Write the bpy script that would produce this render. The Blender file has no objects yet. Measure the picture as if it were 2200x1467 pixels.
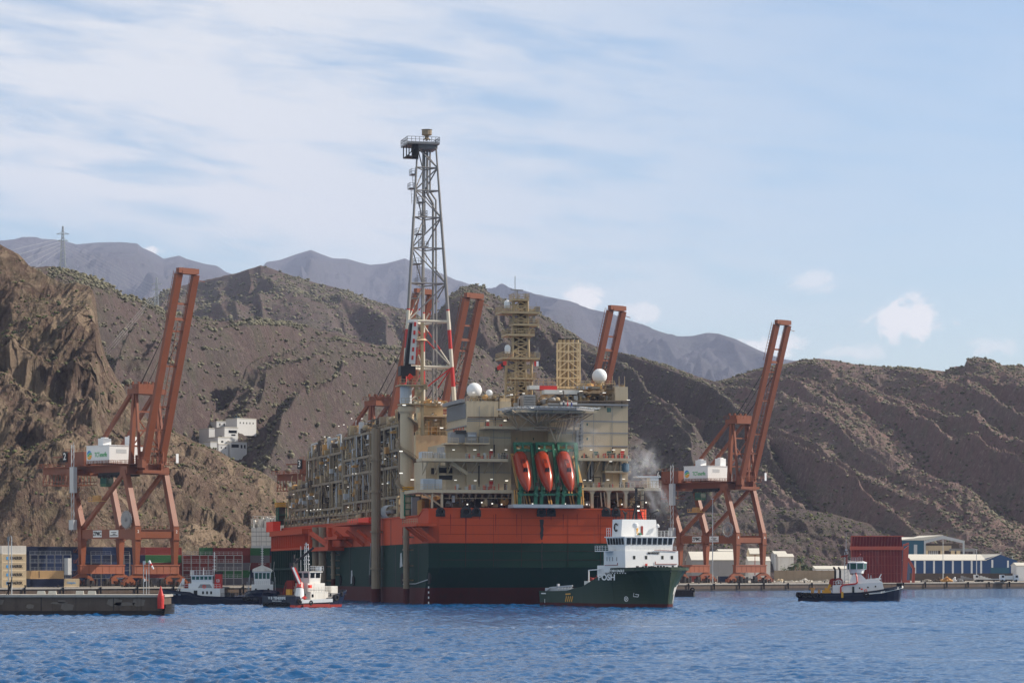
import bpy, math, random
import numpy as np
from mathutils import Vector, Matrix, Euler

# ------------------------------------------------------------------ camera, sky, sun, exposure
F, CX, HOR, CAMH = 6200.0, 1100.0, 1215.0, 9.5      # lens in photo pixels, horizon row, eye height in metres
sc = bpy.context.scene
COL = sc.collection
cam_d = bpy.data.cameras.new("camera"); cam = bpy.data.objects.new("camera", cam_d); COL.objects.link(cam)
cam.location = (0, 0, CAMH); cam.rotation_euler = (math.radians(90), 0, 0)
cam_d.sensor_width = 36.0; cam_d.lens = F / 2200 * 36.0
cam_d.shift_y = (HOR - 733.5) / 2200.0
cam_d.clip_start = 1.0; cam_d.clip_end = 60000.0
sc.camera = cam

SUN_EL, SUN_AZ = 36.0, 80.0          # azimuth from +Y towards +X
el, az = math.radians(SUN_EL), math.radians(SUN_AZ)
sun_dir = Vector((math.cos(el) * math.sin(az), math.cos(el) * math.cos(az), math.sin(el)))
sun_d = bpy.data.lights.new("sun", 'SUN'); sun_d.energy = 4.1; sun_d.angle = math.radians(0.5); sun_d.color = (1.0, 0.90, 0.76)
sun = bpy.data.objects.new("sun", sun_d); COL.objects.link(sun)
sun.rotation_euler = sun_dir.to_track_quat('Z', 'Y').to_euler(); sun.location = (300, 300, 400)

sc.view_settings.view_transform = 'Standard'; sc.view_settings.look = 'None'
sc.view_settings.exposure = 0.6; sc.view_settings.gamma = 1.0
sc.cycles.max_bounces = 6; sc.cycles.volume_bounces = 1; sc.cycles.transparent_max_bounces = 12
sc.cycles.diffuse_bounces = 3; sc.cycles.glossy_bounces = 3
sc.cycles.use_denoising = True
try: sc.cycles.denoiser = 'OPENIMAGEDENOISE'
except Exception: pass
sc.cycles.sample_clamp_indirect = 4.0

def nod(nt, t, **kw):
    n = nt.nodes.new(t)
    for k, v in kw.items():
        if hasattr(n, k): setattr(n, k, v)
        else: n.inputs[k].default_value = v
    return n
def math_n(nt, op, a, b=None, c=None, clamp=False):
    n = nt.nodes.new('ShaderNodeMath'); n.operation = op; n.use_clamp = clamp
    for i, x in enumerate((a, b, c)):
        if x is None: continue
        if isinstance(x, (int, float)): n.inputs[i].default_value = x
        else: nt.links.new(x, n.inputs[i])
    return n.outputs[0]
def sstep(nt, x, a, b):
    n = nt.nodes.new('ShaderNodeMapRange'); n.interpolation_type = 'SMOOTHSTEP'
    nt.links.new(x, n.inputs[0]); n.inputs[1].default_value = a; n.inputs[2].default_value = b
    return n.outputs[0]

world = bpy.data.worlds.new("World"); sc.world = world; world.use_nodes = True
nt = world.node_tree; nt.nodes.clear()
sky = nod(nt, 'ShaderNodeTexSky', sky_type='NISHITA', sun_disc=False, sun_elevation=el, sun_rotation=az,
          altitude=20.0, air_density=1.0, dust_density=0.8, ozone_density=1.6)
bg = nod(nt, 'ShaderNodeBackground'); bg.inputs['Strength'].default_value = 0.095
out = nod(nt, 'ShaderNodeOutputWorld'); nt.links.new(bg.outputs[0], out.inputs[0])
tc = nod(nt, 'ShaderNodeTexCoord'); sep = nod(nt, 'ShaderNodeSeparateXYZ'); nt.links.new(tc.outputs['Generated'], sep.inputs[0])
dx, dy, dz = sep.outputs
# cirrus: drawn-out noise in azimuth / elevation of the sky dome, thick to the west (left), thin to the east
def wnoise(sx, sz, tilt, seed, detail=6.0, rough=0.55, dist=0.4):
    u = math_n(nt, 'MULTIPLY', dx, sx)
    w = math_n(nt, 'MULTIPLY', math_n(nt, 'ADD', dz, math_n(nt, 'MULTIPLY', dx, tilt)), sz)
    cmb = nod(nt, 'ShaderNodeCombineXYZ'); nt.links.new(u, cmb.inputs[0]); nt.links.new(w, cmb.inputs[1]); cmb.inputs[2].default_value = seed
    n = nod(nt, 'ShaderNodeTexNoise', noise_dimensions='3D'); nt.links.new(cmb.outputs[0], n.inputs['Vector'])
    n.inputs['Scale'].default_value = 1.0; n.inputs['Detail'].default_value = detail; n.inputs['Roughness'].default_value = rough
    n.inputs['Distortion'].default_value = dist
    return n.outputs['Fac']
n1 = wnoise(11, 52, 0.16, 3.1); n2 = wnoise(26, 150, 0.10, 7.7); n3 = wnoise(5, 14, 0.2, 1.3, 3.0)
band = math_n(nt, 'ADD', dz, math_n(nt, 'MULTIPLY', dx, 0.17))            # a broad bank sloping down to the right
bank = math_n(nt, 'MULTIPLY', sstep(nt, band, 0.068, 0.111), sstep(nt, dx, 0.16, -0.10))
edge = math_n(nt, 'MULTIPLY', sstep(nt, math_n(nt, 'ADD', band, math_n(nt, 'MULTIPLY', n3, 0.05)), 0.131, 0.156), sstep(nt, dx, 0.09, 0.02))
cov = math_n(nt, 'ADD', math_n(nt, 'MULTIPLY', n1, 0.55), math_n(nt, 'MULTIPLY', n2, 0.45))
cov = math_n(nt, 'ADD', cov, math_n(nt, 'MULTIPLY', math_n(nt, 'SUBTRACT', n3, 0.5), 0.6))
cir = math_n(nt, 'MULTIPLY', sstep(nt, cov, 0.34, 0.59), math_n(nt, 'ADD', math_n(nt, 'MULTIPLY', bank, 0.88), 0.12))
def puff(px, py, rx, ry, seed, thr=0.0, amt=0.9):
    u0, w0 = (px - CX) / F, (HOR - py) / F
    a = math_n(nt, 'DIVIDE', math_n(nt, 'SUBTRACT', dx, u0), rx / F)
    b = math_n(nt, 'DIVIDE', math_n(nt, 'SUBTRACT', dz, w0), ry / F)
    r = math_n(nt, 'SQRT', math_n(nt, 'ADD', math_n(nt, 'MULTIPLY', a, a), math_n(nt, 'MULTIPLY', b, b)))
    n = wnoise(95, 130, 0.0, seed, 7.0, 0.62, 0.8)
    v = math_n(nt, 'SUBTRACT', math_n(nt, 'MULTIPLY', n, 2.0), r)
    return math_n(nt, 'MULTIPLY', sstep(nt, v, 0.16 + thr, 0.58 + thr), amt)
cl = puff(1935, 695, 115, 62, 2.0)
for a in ((1258, 645, 62, 42, 5.0, 0.0, 0.9), (1735, 612, 95, 50, 9.0, 0.25, 0.5), (1660, 748, 120, 34, 12.0, 0.1, 0.8),
          (1380, 672, 80, 30, 15.0, 0.1, 0.6), (1830, 760, 110, 34, 18.0, 0.2, 0.45), (338, 548, 30, 16, 21.0, 0.0, 0.9), (2120, 755, 90, 30, 25.0, 0.2, 0.4)):
    cl = math_n(nt, 'MAXIMUM', cl, puff(*a))
warm = nod(nt, 'ShaderNodeMixRGB', blend_type='MULTIPLY'); warm.inputs[0].default_value = 1.0
nt.links.new(sky.outputs[0], warm.inputs[1]); warm.inputs[2].default_value = (0.93, 1.0, 1.045, 1)
hs = nod(nt, 'ShaderNodeHueSaturation'); nt.links.new(warm.outputs[0], hs.inputs['Color'])      # unseen upper sky greyed and dimmed to make the fill light less blue
upper = sstep(nt, dz, 0.21, 0.5)
nt.links.new(math_n(nt, 'SUBTRACT', 1.0, math_n(nt, 'MULTIPLY', upper, 0.8)), hs.inputs['Saturation']); nt.links.new(math_n(nt, 'SUBTRACT', 1.0, math_n(nt, 'MULTIPLY', upper, 0.12)), hs.inputs['Value'])
m1 = nod(nt, 'ShaderNodeMixRGB'); nt.links.new(cir, m1.inputs[0]); nt.links.new(hs.outputs[0], m1.inputs[1]); m1.inputs[2].default_value = (5.75, 5.95, 6.15, 1)
m2 = nod(nt, 'ShaderNodeMixRGB'); nt.links.new(cl, m2.inputs[0]); nt.links.new(m1.outputs[0], m2.inputs[1]); m2.inputs[2].default_value = (7.2, 7.0, 6.8, 1)
nt.links.new(m2.outputs[0], bg.inputs[0])

# ------------------------------------------------------------------ small tools
rnd = random.Random(7)
def P(px, py, D):
    "world point seen at photo pixel (px,py) at distance D along the view axis"
    return Vector(((px - CX) * D / F, D, CAMH + (HOR - py) * D / F))
def ray(M, px, py, axis, val):
    "point in the frame M where the sight line through a photo pixel meets a plane of that frame"
    Mi = M.inverted(); o = Mi @ Vector((0, 0, CAMH)); d = Mi.to_3x3() @ Vector(((px - CX) / F, 1.0, (HOR - py) / F))
    t = (val - o[axis]) / d[axis]
    return o + d * t

class MB:
    "collects simple solids into one mesh"
    def __init__(s): s.v = []; s.f = []; s.m = []; s.mi = 0
    def add(s, vs, fs, mi=None):
        b = len(s.v); s.v += [tuple(x) for x in vs]
        for f in fs: s.f.append(tuple(b + i for i in f)); s.m.append(s.mi if mi is None else mi)
    def bx(s, x0, x1, y0, y1, z0, z1, mi=None):
        s.add([(x0,y0,z0),(x1,y0,z0),(x1,y1,z0),(x0,y1,z0),(x0,y0,z1),(x1,y0,z1),(x1,y1,z1),(x0,y1,z1)],
              [(0,3,2,1),(4,5,6,7),(0,1,5,4),(1,2,6,5),(2,3,7,6),(3,0,4,7)], mi)
    def hexa(s, p, mi=None):
        s.add(p, [(0,3,2,1),(4,5,6,7),(0,1,5,4),(1,2,6,5),(2,3,7,6),(3,0,4,7)], mi)
    def bar(s, p0, p1, w, h=None, mi=None, w2=None, h2=None):
        p0, p1 = Vector(p0), Vector(p1); h = w if h is None else h
        w2 = w if w2 is None else w2; h2 = h if h2 is None else h2
        d = p1 - p0
        if d.length < 1e-6: return
        d.normalize(); up = Vector((0,0,1)) if abs(d.z) < 0.95 else Vector((0,1,0))
        a = d.cross(up).normalized(); b = a.cross(d).normalized(); q = []
        for p, ww, hh in ((p0, w, h), (p1, w2, h2)):
            for i, j in ((-1,-1),(1,-1),(1,1),(-1,1)): q.append(p + a*(i*ww/2) + b*(j*hh/2))
        s.hexa(q, mi)
    def tube(s, p0, p1, r, r2=None, n=8, mi=None, caps=True):
        p0, p1 = Vector(p0), Vector(p1); r2 = r if r2 is None else r2
        d = p1 - p0
        if d.length < 1e-6: return
        d.normalize(); up = Vector((0,0,1)) if abs(d.z) < 0.95 else Vector((0,1,0))
        a = d.cross(up).normalized(); b = a.cross(d).normalized(); vs = []
        for p, rr in ((p0, r), (p1, r2)):
            for k in range(n):
                t = 2*math.pi*k/n; vs.append(p + a*(rr*math.cos(t)) + b*(rr*math.sin(t)))
        fs = [(k, n+k, n+(k+1)%n, (k+1)%n) for k in range(n)]
        if caps: fs += [tuple(range(n)), tuple(range(2*n-1, n-1, -1))]
        s.add(vs, fs, mi)
    def path(s, pts, r, n=6, mi=None):
        for a, b in zip(pts[:-1], pts[1:]): s.tube(a, b, r, None, n, mi)
    def prism(s, poly, axis, a0, a1, mi=None):
        "extrude a 2D polygon along an axis (x: poly=(y,z), y: poly=(x,z), z: poly=(x,y))"
        def mk(p, a): return (a, p[0], p[1]) if axis == 'x' else (p[0], a, p[1]) if axis == 'y' else (p[0], p[1], a)
        n = len(poly); vs = [mk(p, a0) for p in poly] + [mk(p, a1) for p in poly]
        s.add(vs, [tuple(range(n-1,-1,-1)), tuple(range(n, 2*n))] + [(k, (k+1)%n, n+(k+1)%n, n+k) for k in range(n)], mi)
    def lathe(s, prof, c, n=16, axis='z', mi=None):
        c = Vector(c); vs = []
        for r, h in prof:
            for k in range(n):
                t = 2*math.pi*k/n; x, y = r*math.cos(t), r*math.sin(t)
                vs.append(c + (Vector((x,y,h)) if axis == 'z' else Vector((x,h,y)) if axis == 'y' else Vector((h,x,y))))
        fs = []
        for i in range(len(prof)-1):
            for k in range(n): fs.append((i*n+k, i*n+(k+1)%n, (i+1)*n+(k+1)%n, (i+1)*n+k))
        fs += [tuple(range(n-1,-1,-1)), tuple((len(prof)-1)*n+k for k in range(n))]
        s.add(vs, fs, mi)
    def ball(s, c, r, n=12, mi=None, sz=1.0):
        pr = [(max(0.001, r*math.sin(math.pi*i/(n//2))), -r*sz*math.cos(math.pi*i/(n//2))) for i in range(n//2+1)]
        s.lathe(pr, c, n, 'z', mi)
    def torus(s, c, R, r, ax, n=14, m=6, mi=None):
        c = Vector(c); ax = Vector(ax).normalized(); up = Vector((0,0,1)) if abs(ax.z) < .9 else Vector((0,1,0))
        a = ax.cross(up).normalized(); b = a.cross(ax); vs = []
        for i in range(n):
            t = 2*math.pi*i/n; e = a*math.cos(t) + b*math.sin(t)
            for j in range(m):
                q = 2*math.pi*j/m; vs.append(c + e*(R + r*math.cos(q)) + ax*(r*math.sin(q)))
        s.add(vs, [(i*m+j, ((i+1)%n)*m+j, ((i+1)%n)*m+(j+1)%m, i*m+(j+1)%m) for i in range(n) for j in range(m)], mi)
    def rail(s, pts, h=1.1, step=2.0, w=0.07, mi=None, rails=2):
        for a, b in zip(pts[:-1], pts[1:]):
            a, b = Vector(a), Vector(b); L = (b-a).length
            for k in range(1, rails+1):
                z = Vector((0,0,h*k/rails)); s.bar(a+z, b+z, w, w, mi)
            n = max(1, int(L/step))
            for i in range(n+1):
                p = a.lerp(b, i/n); s.bar(p, p+Vector((0,0,h)), w, w, mi)
    def ladder(s, a, b, side, w=0.6, step=0.6, t=0.06, mi=None):
        a, b, side = Vector(a), Vector(b), Vector(side).normalized()*(w/2)
        s.bar(a-side, b-side, t, t, mi); s.bar(a+side, b+side, t, t, mi)
        n = int((b-a).length/step)
        for i in range(1, n): p = a.lerp(b, i/n); s.bar(p-side, p+side, t*.8, t*.8, mi)
    def build(s, name, mats, parent=None, smooth=False, loc=None):
        me = bpy.data.meshes.new(name); me.from_pydata(s.v, [], s.f)
        if not isinstance(mats, (list, tuple)): mats = [mats]
        for m in mats: me.materials.append(m)
        if len(mats) > 1: me.polygons.foreach_set('material_index', s.m)
        if smooth: me.polygons.foreach_set('use_smooth', [True]*len(s.f))
        me.update(); o = bpy.data.objects.new(name, me); COL.objects.link(o)
        if parent: o.parent = parent
        if loc: o.location = loc
        return o

def tag(o, label=None, cat=None, group=None, kind=None):
    if label: o['label'] = label
    if cat: o['category'] = cat
    if group: o['group'] = group
    if kind: o['kind'] = kind
    return o
def empty(name, M, label, cat, group=None):
    o = bpy.data.objects.new(name, None); COL.objects.link(o); o.empty_display_size = 0.5
    o.matrix_world = M if isinstance(M, Matrix) else Matrix.Translation(Vector(M))
    return tag(o, label, cat, group)
def frame(loc, rz=0.0, rx=0.0): return Matrix.Translation(Vector(loc)) @ Matrix.Rotation(rz, 4, 'Z') @ Matrix.Rotation(rx, 4, 'X')
def copy_tree(o, parent=None):
    c = o.copy(); COL.objects.link(c)
    if parent: c.parent = parent
    for ch in [k for k in bpy.data.objects if k.parent == o and k is not c]: copy_tree(ch, c)
    return c
def grid_mesh(name, V, nx, ny, mats, smooth=True, parent=None, midx=None):
    "V: (ny,nx,3) array of points"
    me = bpy.data.meshes.new(name); V = np.asarray(V, dtype=np.float32).reshape(-1, 3)
    i = np.arange((ny-1)*(nx-1)); r, c = i // (nx-1), i % (nx-1); a = r*nx + c
    q = np.stack([a, a+1, a+nx+1, a+nx], 1).astype(np.int32)
    me.vertices.add(len(V)); me.vertices.foreach_set('co', V.ravel())
    me.loops.add(q.size); me.loops.foreach_set('vertex_index', q.ravel())
    me.polygons.add(len(q)); me.polygons.foreach_set('loop_start', np.arange(0, q.size, 4, dtype=np.int32))
    me.polygons.foreach_set('loop_total', np.full(len(q), 4, dtype=np.int32))
    me.polygons.foreach_set('use_smooth', np.full(len(q), smooth))
    for m in (mats if isinstance(mats, (list, tuple)) else [mats]): me.materials.append(m)
    if midx is not None: me.polygons.foreach_set('material_index', np.asarray(midx, dtype=np.int32).ravel())
    me.update(calc_edges=True); me.validate(); o = bpy.data.objects.new(name, me); COL.objects.link(o)
    if parent: o.parent = parent
    return o
def text(s, size, mat, parent, loc, right, up, name='lettering', sx=1.0, bold=0.0, thick=0.03):
    cu = bpy.data.curves.new(name, 'FONT'); cu.body = s; cu.size = size; cu.align_x = 'CENTER'; cu.align_y = 'CENTER'; cu.extrude = thick; cu.offset = bold; cu.resolution_u = 3
    t = bpy.data.objects.new('tmp_text', cu); COL.objects.link(t)
    dg = bpy.context.evaluated_depsgraph_get(); me = bpy.data.meshes.new_from_object(t.evaluated_get(dg))
    bpy.data.objects.remove(t); bpy.data.curves.remove(cu)
    me.materials.clear(); me.materials.append(mat); me.name = name
    o = bpy.data.objects.new(name, me); COL.objects.link(o)
    r, u = Vector(right).normalized(), Vector(up).normalized(); n = r.cross(u)
    o.parent = parent
    o.matrix_local = Matrix(((r.x*sx,u.x,n.x,loc[0]),(r.y*sx,u.y,n.y,loc[1]),(r.z*sx,u.z,n.z,loc[2]),(0,0,0,1)))
    return o

# ------------------------------------------------------------------ materials
def principled(name):
    m = bpy.data.materials.new(name); m.use_nodes = True; nt = m.node_tree
    return m, nt, nt.nodes['Principled BSDF']
def coords(nt, scale=(1,1,1)):
    t = nod(nt, 'ShaderNodeTexCoord'); mp = nod(nt, 'ShaderNodeMapping'); nt.links.new(t.outputs['Object'], mp.inputs[0]); mp.inputs['Scale'].default_value = scale
    return mp.outputs[0]
def noise_n(nt, vec, scale, detail=4.0, rough=0.55):
    n = nod(nt, 'ShaderNodeTexNoise'); nt.links.new(vec, n.inputs['Vector']); n.inputs['Scale'].default_value = scale
    n.inputs['Detail'].default_value = detail; n.inputs['Roughness'].default_value = rough
    return n.outputs['Fac']
def mixc(nt, fac, a, b, blend='MIX'):
    n = nod(nt, 'ShaderNodeMixRGB', blend_type=blend)
    for i, x in ((0, fac), (1, a), (2, b)):
        if isinstance(x, (int, float)): n.inputs[i].default_value = x
        elif isinstance(x, tuple): n.inputs[i].default_value = (*x[:3], 1)
        else: nt.links.new(x, n.inputs[i])
    return n.outputs[0]
def paint(name, col, rough=0.5, var=0.18, scale=0.25, streak=0.25, dirt=None, metal=0.0, bump=0.0, fine=0.0):
    "weathered paint: blotches, run-down streaks and dirt of their own shape"
    m, nt, b = principled(name); v = coords(nt)
    dirt = dirt or tuple(c*0.45 + 0.02 for c in col)
    n = noise_n(nt, v, scale, 5.0, 0.6)
    c = mixc(nt, n, tuple(x*(1-var) for x in col), tuple(min(1, x*(1+var)) for x in col))
    if streak:
        s = noise_n(nt, coords(nt, (1.1, 1.1, 0.05)), 1.0, 4.0, 0.65)
        c = mixc(nt, math_n(nt, 'MULTIPLY', sstep(nt, s, 0.50, 0.74), streak), c, dirt)
        s2 = noise_n(nt, v, 0.9, 6.0, 0.7)
        c = mixc(nt, math_n(nt, 'MULTIPLY', sstep(nt, s2, 0.6, 0.75), streak), c, dirt)
    nt.links.new(c, b.inputs['Base Color'])
    r = math_n(nt, 'ADD', math_n(nt, 'MULTIPLY', n, 0.25), rough - 0.12); nt.links.new(r, b.inputs['Roughness'])
    b.inputs['Metallic'].default_value = metal
    if 'Specular IOR Level' in b.inputs: b.inputs['Specular IOR Level'].default_value = 0.2 if rough >= 0.55 else 0.4
    if bump:
        bn = nod(nt, 'ShaderNodeBump'); bn.inputs['Strength'].default_value = bump; bn.inputs['Distance'].default_value = 0.05
        nt.links.new(noise_n(nt, v, 1.2, 4.0), bn.inputs['Height']); nt.links.new(bn.outputs[0], b.inputs['Normal'])
    return m
def lamp_mat(name, col, st):
    m, nt, b = principled(name); b.inputs['Base Color'].default_value = (*col, 1)
    b.inputs['Emission Color'].default_value = (*col, 1); b.inputs['Emission Strength'].default_value = st
    return m
M = {}
M['crane'] = paint('crane_red_brown', (0.20, 0.053, 0.018), 0.5, 0.2, 0.1, 0.3, (0.10, 0.04, 0.025))
M['crane2'] = paint('crane_faded_panel', (0.27, 0.095, 0.055), 0.6, 0.2, 0.2, 0.3, (0.2, 0.09, 0.06))
M['white'] = paint('white_paint', (0.72, 0.725, 0.73), 0.4, 0.05, 0.2, 0.10, (0.45, 0.40, 0.34))
M['dwhite'] = paint('stained_white', (0.66, 0.64, 0.60), 0.5, 0.12, 0.3, 0.35, (0.33, 0.24, 0.16))
M['cream'] = paint('cream_superstructure', (0.54, 0.43, 0.29), 0.6, 0.10, 0.12, 0.28, (0.27, 0.20, 0.13))
M['yellow_cream'] = paint('yellow_cream', (0.66, 0.51, 0.30), 0.5, 0.10, 0.1, 0.18, (0.40, 0.28, 0.16))
M['beige'] = paint('beige_steel', (0.42, 0.32, 0.19), 0.55, 0.2, 0.3, 0.35, (0.22, 0.12, 0.06))
M['mod'] = paint('module_steel', (0.27, 0.215, 0.15), 0.6, 0.25, 0.3, 0.4, (0.16, 0.09, 0.05))
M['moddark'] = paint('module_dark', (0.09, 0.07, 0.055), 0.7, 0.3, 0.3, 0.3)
M['orange_tan'] = paint('primer_tan', (0.52, 0.29, 0.10), 0.6, 0.2, 0.3, 0.3)
M['hull_orange'] = paint('hull_orange', (0.52, 0.072, 0.023), 0.62, 0.20, 0.035, 0.42, (0.33, 0.075, 0.045))
M['hull_green'] = paint('hull_green', (0.004, 0.030, 0.020), 0.7, 0.35, 0.05, 0.5, (0.018, 0.028, 0.024))
M['hull_red'] = paint('hull_antifoul', (0.075, 0.013, 0.011), 0.7, 0.25, 0.08, 0.45, (0.030, 0.018, 0.017))
M['pgreen'] = paint('posh_green', (0.016, 0.036, 0.014), 0.4, 0.15, 0.12, 0.2, (0.03, 0.032, 0.024))
M['navy'] = paint('navy_hull', (0.010, 0.012, 0.028), 0.35, 0.25, 0.2, 0.3, (0.05, 0.045, 0.04))
M['red'] = paint('signal_red', (0.52, 0.03, 0.022), 0.4, 0.12, 0.3, 0.15)
M['tarp'] = paint('bright_orange_red', (0.85, 0.05, 0.02), 0.5, 0.1, 0.4, 0.0)
M['gray'] = paint('grey_steel', (0.26, 0.255, 0.255), 0.5, 0.15, 0.3, 0.2)
M['tower_gray'] = paint('tower_grey', (0.24, 0.225, 0.215), 0.5, 0.15, 0.2, 0.25, (0.13, 0.10, 0.085))
M['lgray'] = paint('light_grey', (0.46, 0.48, 0.50), 0.5, 0.1, 0.3, 0.2)
M['dark'] = paint('dark_steel', (0.035, 0.032, 0.032), 0.55, 0.3, 0.3, 0.0)
M['rubber'] = paint('black_rubber', (0.018, 0.017, 0.017), 0.75, 0.3, 0.6, 0.2, (0.05, 0.045, 0.04))
M['dgreen'] = paint('davit_green', (0.035, 0.165, 0.095), 0.5, 0.15, 0.3, 0.2, (0.05, 0.1, 0.06))
M['deckgreen'] = paint('deck_green', (0.05, 0.14, 0.08), 0.6, 0.2, 0.3, 0.3)
M['yellow'] = paint('yellow_paint', (0.70, 0.36, 0.03), 0.5, 0.15, 0.3, 0.2)
M['boat'] = paint('lifeboat_orange', (0.33, 0.040, 0.014), 0.22, 0.08, 0.3, 0.1)
M['white_ball'] = paint('radome_white', (0.74, 0.75, 0.76), 0.35, 0.05, 0.4, 0.05)
M['blue'] = paint('warehouse_blue', (0.012, 0.055, 0.16), 0.5, 0.1, 0.05, 0.15)
M['teal'] = paint('warehouse_teal', (0.014, 0.085, 0.14), 0.5, 0.1, 0.05, 0.15)
M['roof'] = paint('pale_roof', (0.60, 0.57, 0.50), 0.6, 0.1, 0.05, 0.2)
M['concrete'] = paint('concrete', (0.36, 0.33, 0.29), 0.85, 0.2, 0.12, 0.45, (0.16, 0.13, 0.11), bump=0.4)
M['apron'] = paint('apron_concrete', (0.42, 0.37, 0.31), 0.85, 0.15, 0.03, 0.0)
M['pierwall'] = paint('old_pier_wall', (0.115, 0.085, 0.065), 0.9, 0.45, 0.25, 0.6, (0.05, 0.035, 0.028), bump=0.8)
M['patch'] = paint('cement_patch', (0.19, 0.155, 0.125), 0.9, 0.3, 0.4, 0.5, (0.08, 0.06, 0.05))
M['wet'] = paint('wet_weed', (0.028, 0.018, 0.015), 0.5, 0.4, 0.3, 0.3)
M['caisson'] = paint('caisson_red', (0.24, 0.026, 0.019), 0.55, 0.2, 0.1, 0.45, (0.30, 0.13, 0.11))
M['tower_white'] = paint('tower_cream_white', (0.66, 0.60, 0.49), 0.5, 0.08, 0.2, 0.2, (0.4, 0.32, 0.24))
M['caisson_rib'] = paint('caisson_rib', (0.36, 0.062, 0.045), 0.55, 0.2, 0.2, 0.4, (0.42, 0.22, 0.18))
M['caisson_frame'] = paint('caisson_frame', (0.56, 0.10, 0.05), 0.5, 0.15, 0.2, 0.2)
M['glass'] = principled('dark_glass')[0]
_b = M['glass'].node_tree.nodes['Principled BSDF']; _b.inputs['Base Color'].default_value = (0.012, 0.016, 0.02, 1); _b.inputs['Roughness'].default_value = 0.08
M['gglass'] = principled('green_glass')[0]
_b = M['gglass'].node_tree.nodes['Principled BSDF']; _b.inputs['Base Color'].default_value = (0.03, 0.10, 0.085, 1); _b.inputs['Roughness'].default_value = 0.1
M['lamp'] = lamp_mat('lit_lamp', (1.0, 0.95, 0.84), 0.7)
M['ink'] = paint('black_lettering', (0.02, 0.02, 0.022), 0.6, 0.0, 1, 0.0)
M['wink'] = paint('white_lettering', (0.78, 0.78, 0.76), 0.5, 0.0, 1, 0.0)
M['gink'] = paint('green_lettering', (0.10, 0.42, 0.16), 0.5, 0.0, 1, 0.0)
M['bink'] = paint('blue_lettering', (0.04, 0.25, 0.55), 0.5, 0.0, 1, 0.0)
M['yink'] = paint('yellow_lettering', (0.75, 0.38, 0.05), 0.5, 0.0, 1, 0.0)
# ------------------------------------------------------------------ terrain
def _h(ix, iy, seed):
    n = (ix.astype(np.int64)*374761393 + iy.astype(np.int64)*668265263 + seed*974711) & 0xffffffff
    n = ((n ^ (n >> 13)) * 1274126177) & 0xffffffff
    return ((n ^ (n >> 16)) & 0xffff) / 65535.0*2 - 1
def vnoise(x, y, seed):
    ix, iy = np.floor(x), np.floor(y); fx, fy = x-ix, y-iy
    fx = fx*fx*fx*(fx*(fx*6-15)+10); fy = fy*fy*fy*(fy*(fy*6-15)+10)
    a = _h(ix, iy, seed); b = _h(ix+1, iy, seed); c = _h(ix, iy+1, seed); d = _h(ix+1, iy+1, seed)
    return (a*(1-fx)+b*fx)*(1-fy) + (c*(1-fx)+d*fx)*fy
def fbm(x, y, seed, o=6, g=0.5, ridged=False):
    s = 0; a = 1; t = 0
    for k in range(o):
        n = vnoise(x*2**k + 17.3*k, y*2**k - 9.1*k, seed+k)
        s = s + a*((1-2*np.abs(n)) if ridged else n); t += a; a *= g
    return s/t
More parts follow.
